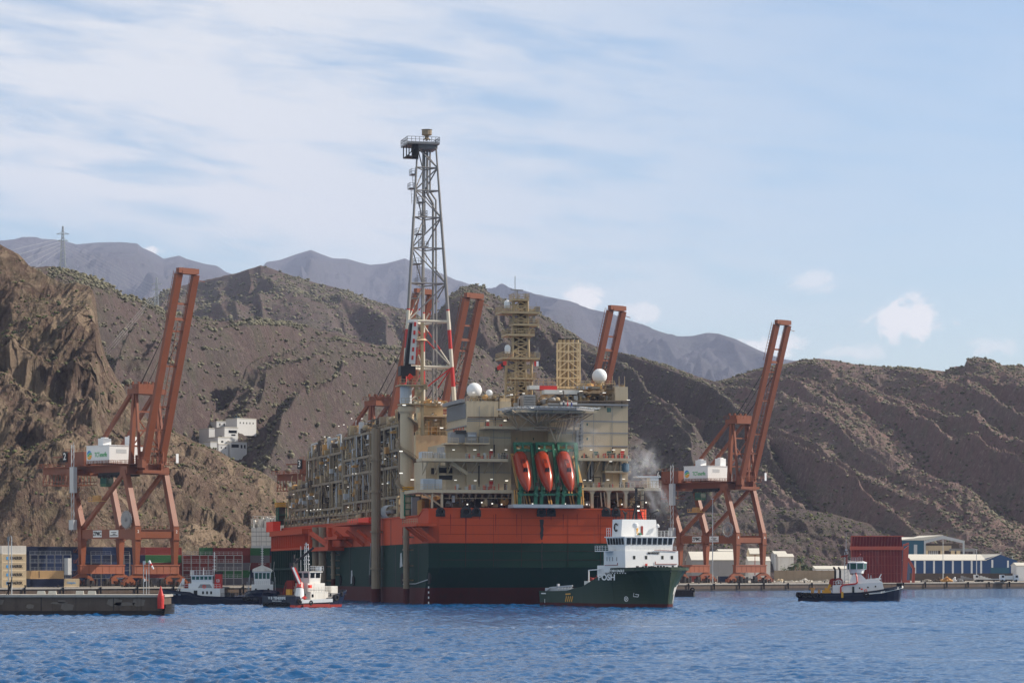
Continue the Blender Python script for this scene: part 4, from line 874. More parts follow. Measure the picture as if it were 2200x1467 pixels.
    for _ in range(14):
        y = rg.uniform(ya+1, yb-1); z_ = rg.uniform(zs[0], zs[-1]-1.5); w_ = rg.uniform(.8, 2.4); b = MB(); b.bx(u0-rg.uniform(.3, 1.3), u0+.4, y-w_/2, y+w_/2, z_, z_+rg.uniform(.5, 1.8)); b.build('wall_cabinet', M[rg.choice(('mod', 'beige', 'orange_tan', 'orange_tan', 'lgray', 'moddark'))], m)
    b = MB()
    for i in range(6):
        u = u0 + 1.2 + i*1.1; z = zs[-1]+.6+.35*(i % 3); b.tube((u, ya, z), (u, yb, z), .2+.08*(i % 2), None, 6); 
    b.build('pipe', M['beige'], m); return m
def zL(px, py, u=2): return L(px, py, u).z
rg = random.Random(21)
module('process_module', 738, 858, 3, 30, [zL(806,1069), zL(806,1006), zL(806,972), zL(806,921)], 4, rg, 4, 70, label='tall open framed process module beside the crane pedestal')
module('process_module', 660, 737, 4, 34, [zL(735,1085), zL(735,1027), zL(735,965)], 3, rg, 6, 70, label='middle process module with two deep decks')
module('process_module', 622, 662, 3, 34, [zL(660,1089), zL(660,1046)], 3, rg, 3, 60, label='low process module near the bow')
# piperack and the upper block behind the near module
b = MB(); ya, yb = L(860, 1100, 2).y, L(615, 1100, 2).y
for z in (22.5, 24.5): 
    b.bar((1.4, ya, z), (1.4, yb, z), .4, .4, 0)
    for k in range(5): b.tube((1.6+k*.8, ya, z+.4), (1.6+k*.8, yb, z+.4), .22, None, 6, (1, 0, 4, 1, 3)[k])
y = ya
while y < yb: b.bar((1.2, y, 21.7), (1.2, y, 25.2), .35, .35, 0); y += 6
clutter(b, 1.2, 6, ya, yb, 21.8, 25, 90, rg); b.build('pipe_rack', CMATS, SHIP)
b = MB(); y0 = L(836, 1100, 1).y
for k in range(5): b.torus((1.0, y0-3+k*1.6, 23.7), 1.7, .16, (0,1,0), 18, 5, 4)
b.tube((1.0, y0-4, 23.7), (1.0, y0+4, 23.7), .5, None, 10, 5); b.build('hose_reel', CMATS, SHIP)
# valve trees: green lattice with yellow tops
for px, pt, pm, pb, wd in ((605, 1078, 1089, 1128, 3.4), (877, 1044, 1056, 1108, 3.2)):
    a = L(px, pb, .8); t = L(px, pt, .8); mz = L(px, pm, .8).z; b = MB(); w = wd
    for i in (-1, 1):
        for j in (-1, 1): b.bar((.8+i*w*.4, a.y+j*w*.5, a.z), (.8+i*w*.4, a.y+j*w*.5, mz), .35, .35, 0)
    k = a.z
    while k < mz-1: b.bar((.8-w*.4, a.y-w*.5, k), (.8-w*.4, a.y+w*.5, k+1.5), .22, .22, 0); b.bx(.8-w*.4, .8+w*.4, a.y-w*.5, a.y+w*.5, k, k+.2, 0); k += 1.6
    b.bx(-.6, 1.8, a.y-w*.25, a.y+w*.2, a.z, mz, 2)
    for j in range(3): b.bx(.8-w*.55, .8+w*.55, a.y-w*.7, a.y+w*.7, mz+j*.55*(t.z-mz)/1.7, mz+(j*.55+.35)*(t.z-mz)/1.7, 1)
    b.build('offloading_reel', [M['dgreen'], M['yellow'], M['moddark']], SHIP)
# cream block, its sunlit look put into a paler yellow paint
A = lambda px, py, v: S(px, py, v)
def sbox(b, px0, px1, pt, pb, v, dep, mi=None):
    p, q = S(px0, pb, v), S(px1, pt, v); b.bx(min(p.x, q.x), max(p.x, q.x), v, v+dep, min(p.z, q.z), max(p.z, q.z), mi); return p, q
b = MB(); sbox(b, 893, 990, 935, 1072, 44, 16); sbox(b, 902, 952, 872, 936, 47, 10); blk = b.build('turbine_house', M['yellow_cream'], SHIP)
b = MB(); p = S(893, 935, 43.8); q = S(962, 935, 43.8); b.rail([p, q], 2.2, 2, .1); p = S(905, 893, 46); q = S(962, 893, 46); b.rail([p, q], 1.8, 2, .1)
b.bx(p.x, q.x, 44.5, 47, p.z-.3, p.z); clutter(b, S(900,900,45).x, S(965,900,45).x, 44.2, 56, S(900,935,45).z, S(900,880,45).z, 70, rg, .1); clutter(b, S(890,870,46).x, S(965,870,46).x, 45, 58, S(900,872,46).z, S(900,855,46).z, 60, rg, .05)
b.build('process_equipment', [M['yellow_cream'], M['beige'], M['mod'], M['orange_tan'], M['dwhite'], M['beige']], blk)
b = MB(); clutter(b, S(880,1090,26).x, S(985,1090,26).x, 24, 42, 21.9, 30, 60, rg); b.build('process_equipment', CMATS, SHIP)

# ---- deck crane on its pedestal
PV = 30.0
def crane_on_deck():
    c = S(874.5, 1000, PV); r = (S(889, 1000, PV).x - S(860, 1000, PV).x)/2; zt = S(875, 872, PV).z; b = MB()
    b.tube((c.x, PV, 21.6), (c.x, PV, zt), r, None, 24); b.lathe([(r, 0), (r*1.25, .6), (r*1.25, 1.8), (r*1.05, 2)], (c.x, PV, zt-2), 24)
    root = b.build('deck_crane', M['cream'], SHIP, smooth=False); root['label'] = 'cream pedestal crane with its boom folded upright'
    b = MB(); n = 90; z0 = S(875, 1065, PV).z; pr = None
    for i in range(n):
        t = i/n; a = -1.2 - t*math.pi*2*2.1; z = z0 + (S(875,895,PV).z-z0)*t; p = Vector((c.x+(r+.6)*math.cos(a), PV+(r+.6)*math.sin(a), z))
        if pr: b.bar(pr, p, 1.1, .25); b.bar(pr+Vector((.4*math.cos(a),.4*math.sin(a),1)), p+Vector((.4*math.cos(a),.4*math.sin(a),1)), .09); b.bar(p, p+Vector((0,0,1)), .06)
        pr = p
    b.build('spiral_stair', M['mod'], root)
    zc = S(875, 830, PV).z; b = MB(); b.tube((c.x-.3, PV, zt), (c.x-.3, PV, zc), r*.86, None, 20); b.build('slew_column', M['lgray'], root)
    b = MB(); b.bx(c.x-r*1.4, c.x+r*2.2, PV-3, PV+3, zc, zc+.3); b.rail([(c.x-r*1.4, PV-3, zc+.3), (c.x+r*2.2, PV-3, zc+.3)], 1.3, 1, .09); z2 = S(875, 868, PV).z; b.bx(c.x-r*1.2, c.x+r*2.6, PV-3, PV+2, z2-.3, z2); b.rail([(c.x-r*1.2, PV-3, z2), (c.x+r*2.6, PV-3, z2)], 1.3, 1, .08)
    for k in range(10): x = c.x + r*.8 + rnd.random()*r*1.5; z = z2 + rnd.random()*(zc-z2); b.bx(x, x+.8, PV-2.6, PV-1.6, z, z+rnd.uniform(.5, 1.5))
    b.bar((c.x+r*2.0, PV-2, z2-8), (c.x+r*2.0, PV-2, zc+16), .7, .7); b.ladder((c.x+r*1.6, PV-2.4, z2), (c.x+r*1.6, PV-2.4, zc+14), (1,0,0), .9, .9, .12); b.build('platform', M['beige'], root)
    b = MB(); sbox(b, 861, 893, 786, 806, PV-1.5, 3.5); sbox(b, 864, 872, 800, 822, PV-2, 1); b.build('winch', M['dark'], root)
    P_ = lambda px, py, o=0: S(px, py, PV+o)
    b = MB(); b.bar(P_(873, 800), P_(886, 696), 1.6, 1.8); b.bar(P_(868, 800), P_(880, 715), .5, .8, 1); b.bar(P_(888, 690), P_(896, 690), 1.6, 1.6, 1)
    b.build('main_boom', [M['dark'], M['mod']], root)
    b = MB(); b.bar(P_(892, 690, -1.5), P_(885, 782, -1.5), 1.1, 1.1, 0, 1.4, 1.4); b.bar(P_(894, 690, 1), P_(897, 745, 1), .5, .5, 0)
    for k in range(0, 9, 2): b.bar(P_(892-k*.7, 692+k*9, -2.2), P_(892-(k+1)*.7, 692+(k+1)*9, -2.2), .5, .3, 1)
    sbox(b, 881, 898, 686, 692, PV-2, 3, 0); b.build('folding_jib', [M['dwhite'], M['red']], root)
    b = MB(); p = P_(897, 752, -1); b.hexa([P_(889, 748, -1), P_(899, 746, -1), P_(906, 757, -1), P_(889, 768, -1), P_(889, 748, 1.5), P_(899, 746, 1.5), P_(906, 757, 1.5), P_(889, 768, 1.5)]); b.build('hook_block', M['red'], root)
    b = MB(); c0 = P_(903, 732, -1); b.lathe([(2.0, 0), (.2, 1.1)], c0, 14); b.build('lamp_hood', M['cream'], root)
    b = MB(); b.bar(P_(877, 814, -3), P_(884, 806, -3), .9, .9, None, 1.3, 1.2); b.build('windsock', M['tarp'], root)
crane_on_deck()

# ---- lattice flare tower
def flare():
    V0 = 58.0; rows = [318, 359.5, 408.6, 466, 532, 607.7, 689, 787, 872]
    lx = lambda y: 897 + (866-897)*(y-318)/(870-318); rxx = lambda y: 937 + (977-937)*(y-318)/(870-318)
    root = MB(); tz = S(917, 318, V0).z; pl = S(873, 310, V0); pr_ = S(942, 310, V0)
    root.bx(pl.x, pr_.x, V0-1.5, V0+7, pl.z, pl.z+.5); root.bx(S(893,316,V0).x, S(940,316,V0).x, V0, V0+6, pl.z-1.0, pl.z); T = root.build('flare_tower', M['tower_gray'], SHIP); T['label'] = 'tall grey lattice flare tower, red and white banded below'
    def pt(side, face, y):
        a, c = S(lx(y), y, V0), S(rxx(y), y, V0); w = c.x-a.x
        if face: q = S(909, y, V0 + w*.86); return Vector((q.x, V0 + w*.86, a.z))
        return Vector(((a.x if side == 0 else c.x), V0, a.z))
    bands = [(663, 0), (666, 1), (707, 2), (748, 1), (787, 2), (829, 1), (890, 1)]     # down to row y: grey 0, white 2.. (index into mats)
    def seg(b, p, q, yp, yq, r):
        ys = sorted({yp, yq, *[y for y, _ in [(663,0),(666,0),(707,0),(748,0),(787,0),(829,0)] if min(yp,yq) < y < max(yp,yq)]})
        if yp > yq: ys = ys[::-1]
        for a, c in zip(ys[:-1], ys[1:]):
            m = .5*(a+c); mi = 0 if m < 661 else 2 if (m < 666 or 707 < m < 748 or 787 < m < 829) else 1
            b.tube(p.lerp(q, (a-yp)/(yq-yp) if yq != yp else 0), p.lerp(q, (c-yp)/(yq-yp)), r, None, 8, mi)
    mats = [M['tower_gray'], M['tower_white'], M['red']]
    for s, f in ((0, 0), (1, 0), (0, 1)):
            b = MB()
            for i in range(len(rows)-1): seg(b, pt(s, f, rows[i]), pt(s, f, rows[i+1]), rows[i], rows[i+1], .25 + .043*i)
            b.build('leg', mats, T)
    b = MB()
    for i, y in enumerate(rows):
        mi = 0 if y < 661 else 1; d = MB()
        for (s, f), (s2, f2) in (((0,0),(1,0)), ((0,0),(0,1)), ((1,0),(0,1))): d.tube(pt(s,f,y), pt(s2,f2,y), .19 if y < 661 else .34, None, 8, mi)
        d.build('ring_beam', mats, T)
        if i < len(rows)-1:
            y2 = rows[i+1]; k = i % 2
            seg(b, pt(k,0,y), pt(1-k,0,y2), y, y2, .19)
            seg(b, pt(0,k,y), pt(0,1-k,y2), y, y2, .17); seg(b, pt(1,1-k,y), pt(1,k,y2), y, y2, .17)
    b.build('diagonal_brace', mats, T)
    for pts, r, mi in (([(918,312),(918,416),(930.5,438),(930.5,868)], .33, 0), ([(924,312),(924,412),(936.5,430),(938,868)], .24, 0), ([(910,318),(905,870)], .26, 0), ([(913,330),(913,502)], .15, 0)):
        b = MB(); Q_ = [S(x, y, V0+3) for x, y in pts]; b.path(Q_, r, 8); b.build('flare_pipe', M['tower_gray'], T)
    b = MB()
    for i, (px, py, w) in enumerate(((889,374,8),(886,404,9),(905,434,9),(910,464,10),(901,502,10),(911,530,12),(898,566,12),(905,608,14),(893,640,10))):
        p = S(px, py, V0+1); hw = w*.5/7*1.2; b.bx(p.x-hw, p.x+hw, V0+.2, V0+3.5, p.z-.2, p.z); b.rail([(p.x-hw, V0+.2, p.z), (p.x+hw, V0+.2, p.z), (p.x+hw, V0+3, p.z)], 1.3, 1, .09); b.rail([(p.x-hw, V0+.2, p.z), (p.x-hw, V0+3.5, p.z)], 1.3, 1, .09)
        q = S(px+2, py+34, V0+1); b.ladder(q, p, (1,0,0), .8, .8, .1)
    b.build('landing', M['tower_gray'], T)
    b = MB(); c0, c1 = S(873, 337, V0-1), S(897, 312, V0-1); b.bx(c0.x, c1.x, V0-1.4, V0+3, c0.z, c0.z+.3)
    for x in (c0.x, .5*(c0.x+c1.x), c1.x): b.bar((x, V0-1.2, c0.z), (x, V0-1.2, c1.z), .25); b.bar((x, V0+2.6, c0.z), (x, V0+2.6, c1.z), .25)
    b.bar((c0.x, V0-1.2, c0.z), (c1.x, V0-1.2, c1.z), .25); b.rail([(pl.x, V0-1.5, pl.z+.5), (pr_.x, V0-1.5, pl.z+.5), (pr_.x, V0+7, pl.z+.5), (pl.x, V0+7, pl.z+.5), (pl.x, V0-1.5, pl.z+.5)], 1.4, 1, .09)
    p = S(892, 325, V0); b.lathe([(.9, -2), (.9, 2)], p, 10); b.build('cage', M['dark'], T)
    b = MB(); c = S(917, 302, V0+2.5); 
    for k in range(4): a = k*1.57; b.bar((c.x+.9*math.cos(a), c.y+.9*math.sin(a), c.z), (c.x, c.y, c.z+1.0), .3)
    b.lathe([(.6, 0), (.5, .8), (1.35, 1.1), (1.35, 2.4), (1.5, 2.5), (1.2, 2.55)], (c.x, c.y, c.z+.3), 12); b.build('flare_tip', M['mod'], T)
flare()
# ------------------------------------------------------------------ accommodation block over the stern
def zs(py, v): return S(1150, py, v).z
def xs(px, v): return S(px, 1000, v).x
VA = 7.0
def window(b_px, v, parent, name='window', m='gglass', fr='cream'):
    x0, y0, x1, y1 = b_px; b = MB(); p, q = S(x0, y1, v), S(x1, y0, v)
    b.bx(p.x, q.x, v-.08, v+.05, p.z, q.z); o = b.build(name, M[m], parent); return o
def accommodation():
    cr = M['cream']; b = MB()
    b.bx(xs(1003, VA), xs(1349, VA), VA, VA+26, zs(1050, VA), zs(868, VA)) if False else None
    sbox(b, 1003, 1098, 862, 1052, VA, 22); sbox(b, 1098, 1178, 876, 1052, VA+4, 18); sbox(b, 1178, 1349, 869, 1052, VA, 22)
    sbox(b, 1075, 1097, 855, 872, VA+3, 10); sbox(b, 1322, 1349, 831, 869, VA, 10); sbox(b, 1178, 1322, 836, 869, VA+12, 8)
    p = S(1003, 985, VA); q = S(915, 1052, VA+2)
    acc = b.build('accommodation_block', cr, SHIP); acc['label'] = 'cream multi storey accommodation block across the stern'
    # port flank: louvres and stepped lower storeys
    x0 = xs(1003, VA); b = MB()
    za, zb = zs(903, VA+8), zs(872, VA+8); b.bx(x0-.25, x0, VA+1, VA+21, za, zb)
    for k in range(26): y = VA+1.2+k*.76; b.bx(x0-.4, x0-.2, y, y+.35, za+.2, zb-.2)
    b.build('louvre', M['gray'], acc)
    b = MB(); b.bx(x0-1.2, x0-.02, VA+2, VA+22, zb+.2, zb+1.1); b.bx(x0-.35, x0-.02, VA, VA+22, zs(917, VA), zs(915, VA)); b.bx(x0, xs(1097, VA), VA-.3, VA-.02, zs(902, VA), zs(900, VA)); b.build('ledge', M['gray'], acc)
    b = MB()
    for k in range(5): y = VA+3+k*2.6; b.bx(x0-.12, x0-.02, y, y+1.1, zs(925, VA+4), zs(919, VA+4))
    b.build('notice_panel', M['caisson_frame'], acc)
    b = MB(); sbox(b, 957, 1003, 953, 1052, VA+1, 20); sbox(b, 915, 957, 990, 1052, VA+6, 14); b.build('lower_house', cr, acc)
    
    for q_ in ((943, 972, 1004, 1016, VA+.8, .3), (943, 972, 1021, 1030, VA+.8, .3), (927, 937, 1005, 1018, VA+5.6, .5)): b = MB(); sbox(b, *q_); b.build('ventilation_grille', M['dark'], acc)
    b = MB(); sbox(b, 940, 973, 1000, 1003, VA+.5, .4); sbox(b, 940, 973, 1017.5, 1020, VA+.5, .4); sbox(b, 940, 943, 1003, 1031, VA+.5, .4); b.bar(S(967, 994, 4), S(1003, 1018, 5), .7); b.bar(S(973, 994, 4), S(1004, 1016, 5), .5); b.build('frame', cr, acc)
    # galleries: slab, edge, railing, brackets
    def gallery(px0, px1, py, v0, v1, th=5, rail=True, nb=0, m='cream'):
        b = MB(); p, q = S(px0, py+th, v0), S(px1, py, v0); b.bx(p.x, q.x, v0, v1, p.z, q.z)
        g = b.build('gallery', M[m], acc)
        if rail: r = MB(); r.rail([(p.x, v0+.1, q.z), (q.x, v0+.1, q.z)], 1.2, 1.3, .08, rails=3); r.build('railing', M[m], g)
        if nb:
            r = MB()
            for k in range(nb): x = p.x + (q.x-p.x)*(k+.5)/nb; r.bar((x, v0+.2, p.z), (x, v1, p.z-3.0), .22, .3); r.bar((x, v1-.4, p.z-3.2), (x, v1-.4, p.z), .22)
            r.build('bracket', M[m], g)
        return p, q
    gallery(907, 1092, 985, 1.2, VA+1, 5, nb=7); gallery(895, 1105, 1052, .6, VA+8, 6, nb=0); gallery(1242, 1356, 984, 2.0, VA, 5, nb=6); gallery(1250, 1420, 1047, .6, VA+6, 6)
    gallery(1000, 1052, 951, 3.6, VA, 3); gallery(1041, 1245, 917, 1.5, VA+2, 3.5, nb=0); gallery(958, 985, 951, 4.0, VA+2, 3); gallery(1300, 1356, 1011, 3.0, VA, 4)
    gallery(1178, 1350, 868, 5.8, VA, 1.5, rail=False, m='gray')
    # lower arcade
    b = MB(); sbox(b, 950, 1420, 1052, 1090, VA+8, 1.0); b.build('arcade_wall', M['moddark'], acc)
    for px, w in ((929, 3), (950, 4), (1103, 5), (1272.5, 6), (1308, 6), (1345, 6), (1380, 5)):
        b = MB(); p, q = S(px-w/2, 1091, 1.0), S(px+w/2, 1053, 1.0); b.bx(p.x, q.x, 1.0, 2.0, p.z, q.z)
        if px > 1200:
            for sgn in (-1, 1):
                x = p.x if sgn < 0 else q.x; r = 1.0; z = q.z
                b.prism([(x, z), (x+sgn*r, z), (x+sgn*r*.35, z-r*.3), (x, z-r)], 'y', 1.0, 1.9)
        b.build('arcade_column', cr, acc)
    b = MB(); b.bar(S(905, 1056, 2), S(948, 1087, 2), .35); b.bar(S(905, 1056, 2), S(950, 1066, 2), .3)
    for px in range(965, 1100, 14): b.bar(S(px+4, 1057, 1.2), S(px, 1072, 4), .2); b.bar(S(px, 1072, 4), S(px, 1057, 4), .18)
    p = S(955, 1070, 2); q = S(1100, 1070, 2); b.bar(p, q, .12)
    for px in (1110, 1114, 1119, 1124, 1290, 1298, 1325, 1366): b.bar(S(px, 1056, 2), S(px+3, 1088, 2), .3)
    b.build('bracket', cr, acc)
    b = MB(); rg = random.Random(5); clutter(b, xs(955, 3), xs(1100, 3), 2.5, 11, zs(1089, 3), zs(1058, 3), 46, rg, .35); b.build('deck_machinery', CMATS, acc); b = MB(); clutter(b, xs(1255, 3), xs(1395, 3), 3, 11, zs(1089, 3), zs(1058, 3), 46, rg, .35); b.build('deck_machinery', CMATS, acc)
    RM = [M['red'], M['dark'], M['dwhite'], M['gray'], M['caisson_frame'], M['lgray']]
    GK = ('red', 'dark', 'dark', 'gray', 'caisson_frame', 'lgray')
    for px0, px1, py, v in ((955, 1100, 1052, 1.6), (1255, 1360, 1047, 1.6), (1000, 1090, 985, 2.6), (1245, 1350, 984, 3)):
        for _ in range(22):
            px = rg.uniform(px0, px1); p = S(px, py, v); w, h = rg.uniform(.2, .7), rg.uniform(.5, 1.5); b = MB(); b.bx(p.x, p.x+w, v, v+w, p.z-.02, p.z+h); b.build('deck_locker', M[rg.choice(GK)], acc)
    for _ in range(8): px = rg.uniform(1190, 1340); p = S(px, 1010, 5.5); b = MB(); b.bx(p.x, p.x+.35, 5.6, 7.0, p.z-3, p.z+rg.uniform(0, 4)); b.build('cable_tray', M[rg.choice(('gray', 'lgray'))], acc)
    b = MB(); rg = random.Random(9)
    sbox(b, 907, 930, 970, 985, 3, 4, 5); sbox(b, 932, 957, 972, 985, 3, 4, 5); sbox(b, 945, 955, 960, 972, 4, 3, 3)
    for k in range(9): sbox(b, 908+k*5.2, 909+k*5.2, 971, 985, 2.85, .3, 3)
    sbox(b, 1005, 1024, 928, 951, 4.2, 2.5, 3); sbox(b, 1006, 1022, 934, 937, 4.0, .4, 5); sbox(b, 1006, 1022, 942, 945, 4.0, .4, 5); sbox(b, 968, 1000, 928, 950, VA-1, 3, 3); sbox(b, 980, 1002, 924, 931, VA-1.5, 2, 1); sbox(b, 1030, 1050, 938, 951, 4.2, 2, 3)
    b.build('ventilation_unit', RM, acc)
    b = MB(); sbox(b, 909, 934, 1028, 1052, 1.6, 3, 0); sbox(b, 935, 950, 1029, 1050, 2.2, 3, 0)
    for k in range(7): sbox(b, 910+k*3.4, 911+k*3.4, 1029, 1051, 1.45, .2, 0)
    b.build('equipment_container', M['lgray'], acc)
    # windows, doors, cabinets, ducts
    for q in ((1189, 876, 1196, 881), (1262, 876, 1270, 881), (1277, 876, 1286, 881), (1304, 876, 1312.5, 885), (1276, 970, 1285, 978), (1304, 969, 1313, 978), (1260, 909, 1263, 914), (1260, 940, 1263, 945)): window(q, VA, acc)
    for q in ((1109, 940, 1111, 945), (1145, 940, 1147, 945)): window(q, VA+4, acc)
    for q in ((1043, 907, 1051, 922), (1051, 969, 1059, 985), (1051, 1033, 1059, 1050), (1333, 969, 1341, 985)): window(q, VA, acc, 'door', 'red')
    for q in ((1073, 912, 1079, 918), (1025, 973, 1031, 980), (1295, 975, 1301, 981)): window(q, VA-.25, acc, 'hose_cabinet', 'red')
    b = MB()
    for px in (1241, 1250): p, q = S(px-2.5, 962, VA-1), S(px+2.5, 893, VA-1); b.bx(p.x, q.x, VA-1, VA, p.z, q.z)
    for k in range(9): p, q = S(1238, 966-k*8, VA-1.15), S(1254, 964-k*8, VA-1.15); b.bx(p.x, q.x, VA-1.15, VA, p.z, q.z)
    b.build('ventilation_duct', M['gray'], acc)
    b = MB()
    for py, r in ((862, .22), (866, .16), (871, .14)): b.tube(S(1178, py, VA-.5), S(1350, py, VA-.5), r, None, 6)
    for px in (1200, 1237, 1300, 1336): b.tube(S(px, 860, VA-.5), S(px, 876, VA-.5), .18, None, 6)
    b.path([S(1005, 896, VA-.3), S(1090, 896, VA-.3), S(1090, 905, VA-.3)], .15, 6); b.path([S(1072, 852, VA-.3), S(1072, 897, VA-.3)], .12, 6)
    for px, a, c in ((1029, 1000, 1045), (1064, 895, 915), (1043, 905, 918), (1062, 955, 980), (1275, 1020, 1045), (1316, 962, 1010)): b.tube(S(px, a, VA-.3), S(px, c, VA-.3), .16, None, 6)
    b.path([S(1316, 961, 4), S(1348, 961, 4)], .16, 6); b.path([S(1270, 1025, 4), S(1290, 1025, 4), S(1290, 1045, 4)], .12, 6)
    b.build('pipe', M['moddark'], acc)
    b = MB()
    for x0_, x1_, py in ((1003, 1098, 905), (1003, 1098, 940), (1178, 1349, 905), (1178, 1349, 958), (1178, 1349, 930), (1003, 1098, 1015)): p, q = S(x0_, py, VA), S(x1_, py-.6, VA); b.bx(p.x, q.x, VA-.05, VA, p.z, q.z)
    for px in (1030, 1060, 1205, 1230, 1275, 1315): p, q = S(px, 1045, VA), S(px+.6, 872, VA); b.bx(p.x, q.x, VA-.045, VA, p.z, q.z)
    b.build('plate_seam', M['gray'], acc)
    b = MB(); p = S(1343, 1003, 3.5); b.lathe([(.9, -1.2), (1.0, -.8), (1.0, .7), (.4, 1.1)], p, 12); b.build('blue_tank', M['teal'], acc)
    b = MB(); sbox(b, 1397, 1415, 1026, 1048, 1.5, 3); sbox(b, 1370, 1420, 1022.5, 1025, 1.2, 4); b.build('equipment_container', M['white'], acc)
    b = MB()
    for k in range(10): b.bar(S(1352+k*3.2, 1088-k*4.4, .9), S(1356+k*3.2, 1088-k*4.4, .9), .9, .2)
    b.bar(S(1350, 1090, .7), S(1384, 1044, .7), .2); b.bar(S(1354, 1078, .7), S(1388, 1034, .7), .12); b.rail([S(1375, 1047, .7), S(1420, 1047, .7)], 1.6, 1, .1); b.build('stair', M['beige'], acc)
    # roof gear
    b = MB(); rg = random.Random(31); clutter(b, xs(1180, 12), xs(1320, 12), 8, 18, zs(868, 10), zs(838, 10), 90, rg, .2); clutter(b, xs(1095, 14), xs(1180, 14), 12, 22, zs(876, 14), zs(846, 14), 60, rg, .2)
    clutter(b, xs(1030, 14), xs(1090, 14), 10, 22, zs(862, 14), zs(848, 14), 40, rg, .05); clutter(b, xs(1240, 12), xs(1345, 12), 8, 16, zs(836, 12), zs(824, 12), 50, rg, .1)
    b.rail([S(1178, 836, VA+11), S(1322, 836, VA+11)], 1.6, 1.4, .1, 1); b.rail([S(1003, 862, VA), S(1097, 862, VA)], 1.3, 1.2, .1, 1); b.rail([S(1097, 826, 14), S(1197, 826, 14)], 1.4, 1.2, .1, 1); b.rail([S(1247, 830, 12), S(1320, 830, 12)], 1.4, 1.2, .1, 1)
    for px in (1330, 1342, 1316): b.bar(S(px, 832, 9), S(px, 808, 9), .14, None, 1)
    b.build('roof_equipment', CMATS, acc)
    b = MB(); sbox(b, 1159, 1197, 829, 837, 13, 3); b.build('red_panel', M['red'], acc)
    b = MB(); sbox(b, 1138, 1159, 828, 836, 13, 3); sbox(b, 1170, 1245, 838, 846, 10, 3); sbox(b, 1205, 1240, 864, 869, 5.2, 2); b.build('roof_house', M['dwhite'], acc)
    b = MB(); sbox(b, 1126, 1150, 848, 880, VA+1, 4)
    for k in range(7): sbox(b, 1124, 1151, 850+k*5, 852+k*5, VA+.6, .6)
    b.build('cooler_bank', M['gray'], acc)
    return acc
ACC = accommodation()
def radome(px, py, rp, v, m='white_ball'):
    c = S(px, py, v); r = (S(px+rp, py, v)-c).length; b = MB(); b.ball(c, r, 20); o = b.build('radome', M[m], SHIP, smooth=True)
    k = MB(); k.lathe([(r*.35, -r*1.7), (r*.35, -r*.8), (r*.6, -r*.75)], c, 12)
    for i in range(4): a = i*1.571+.5; k.bar((c.x+r*.9*math.cos(a), c.y+r*.9*math.sin(a), c.z-r*1.5), (c.x+r*.5*math.cos(a), c.y+r*.5*math.sin(a), c.z-r*.75), .2)
    k.lathe([(r*1.0, -r*1.55), (r*1.0, -r*1.45)], c, 14); k.build('pedestal', M['beige'], o)
radome(1019, 838.5, 16, VA+9); radome(1051, 844, 7, VA+8); radome(1288, 808, 15.5, VA+8)

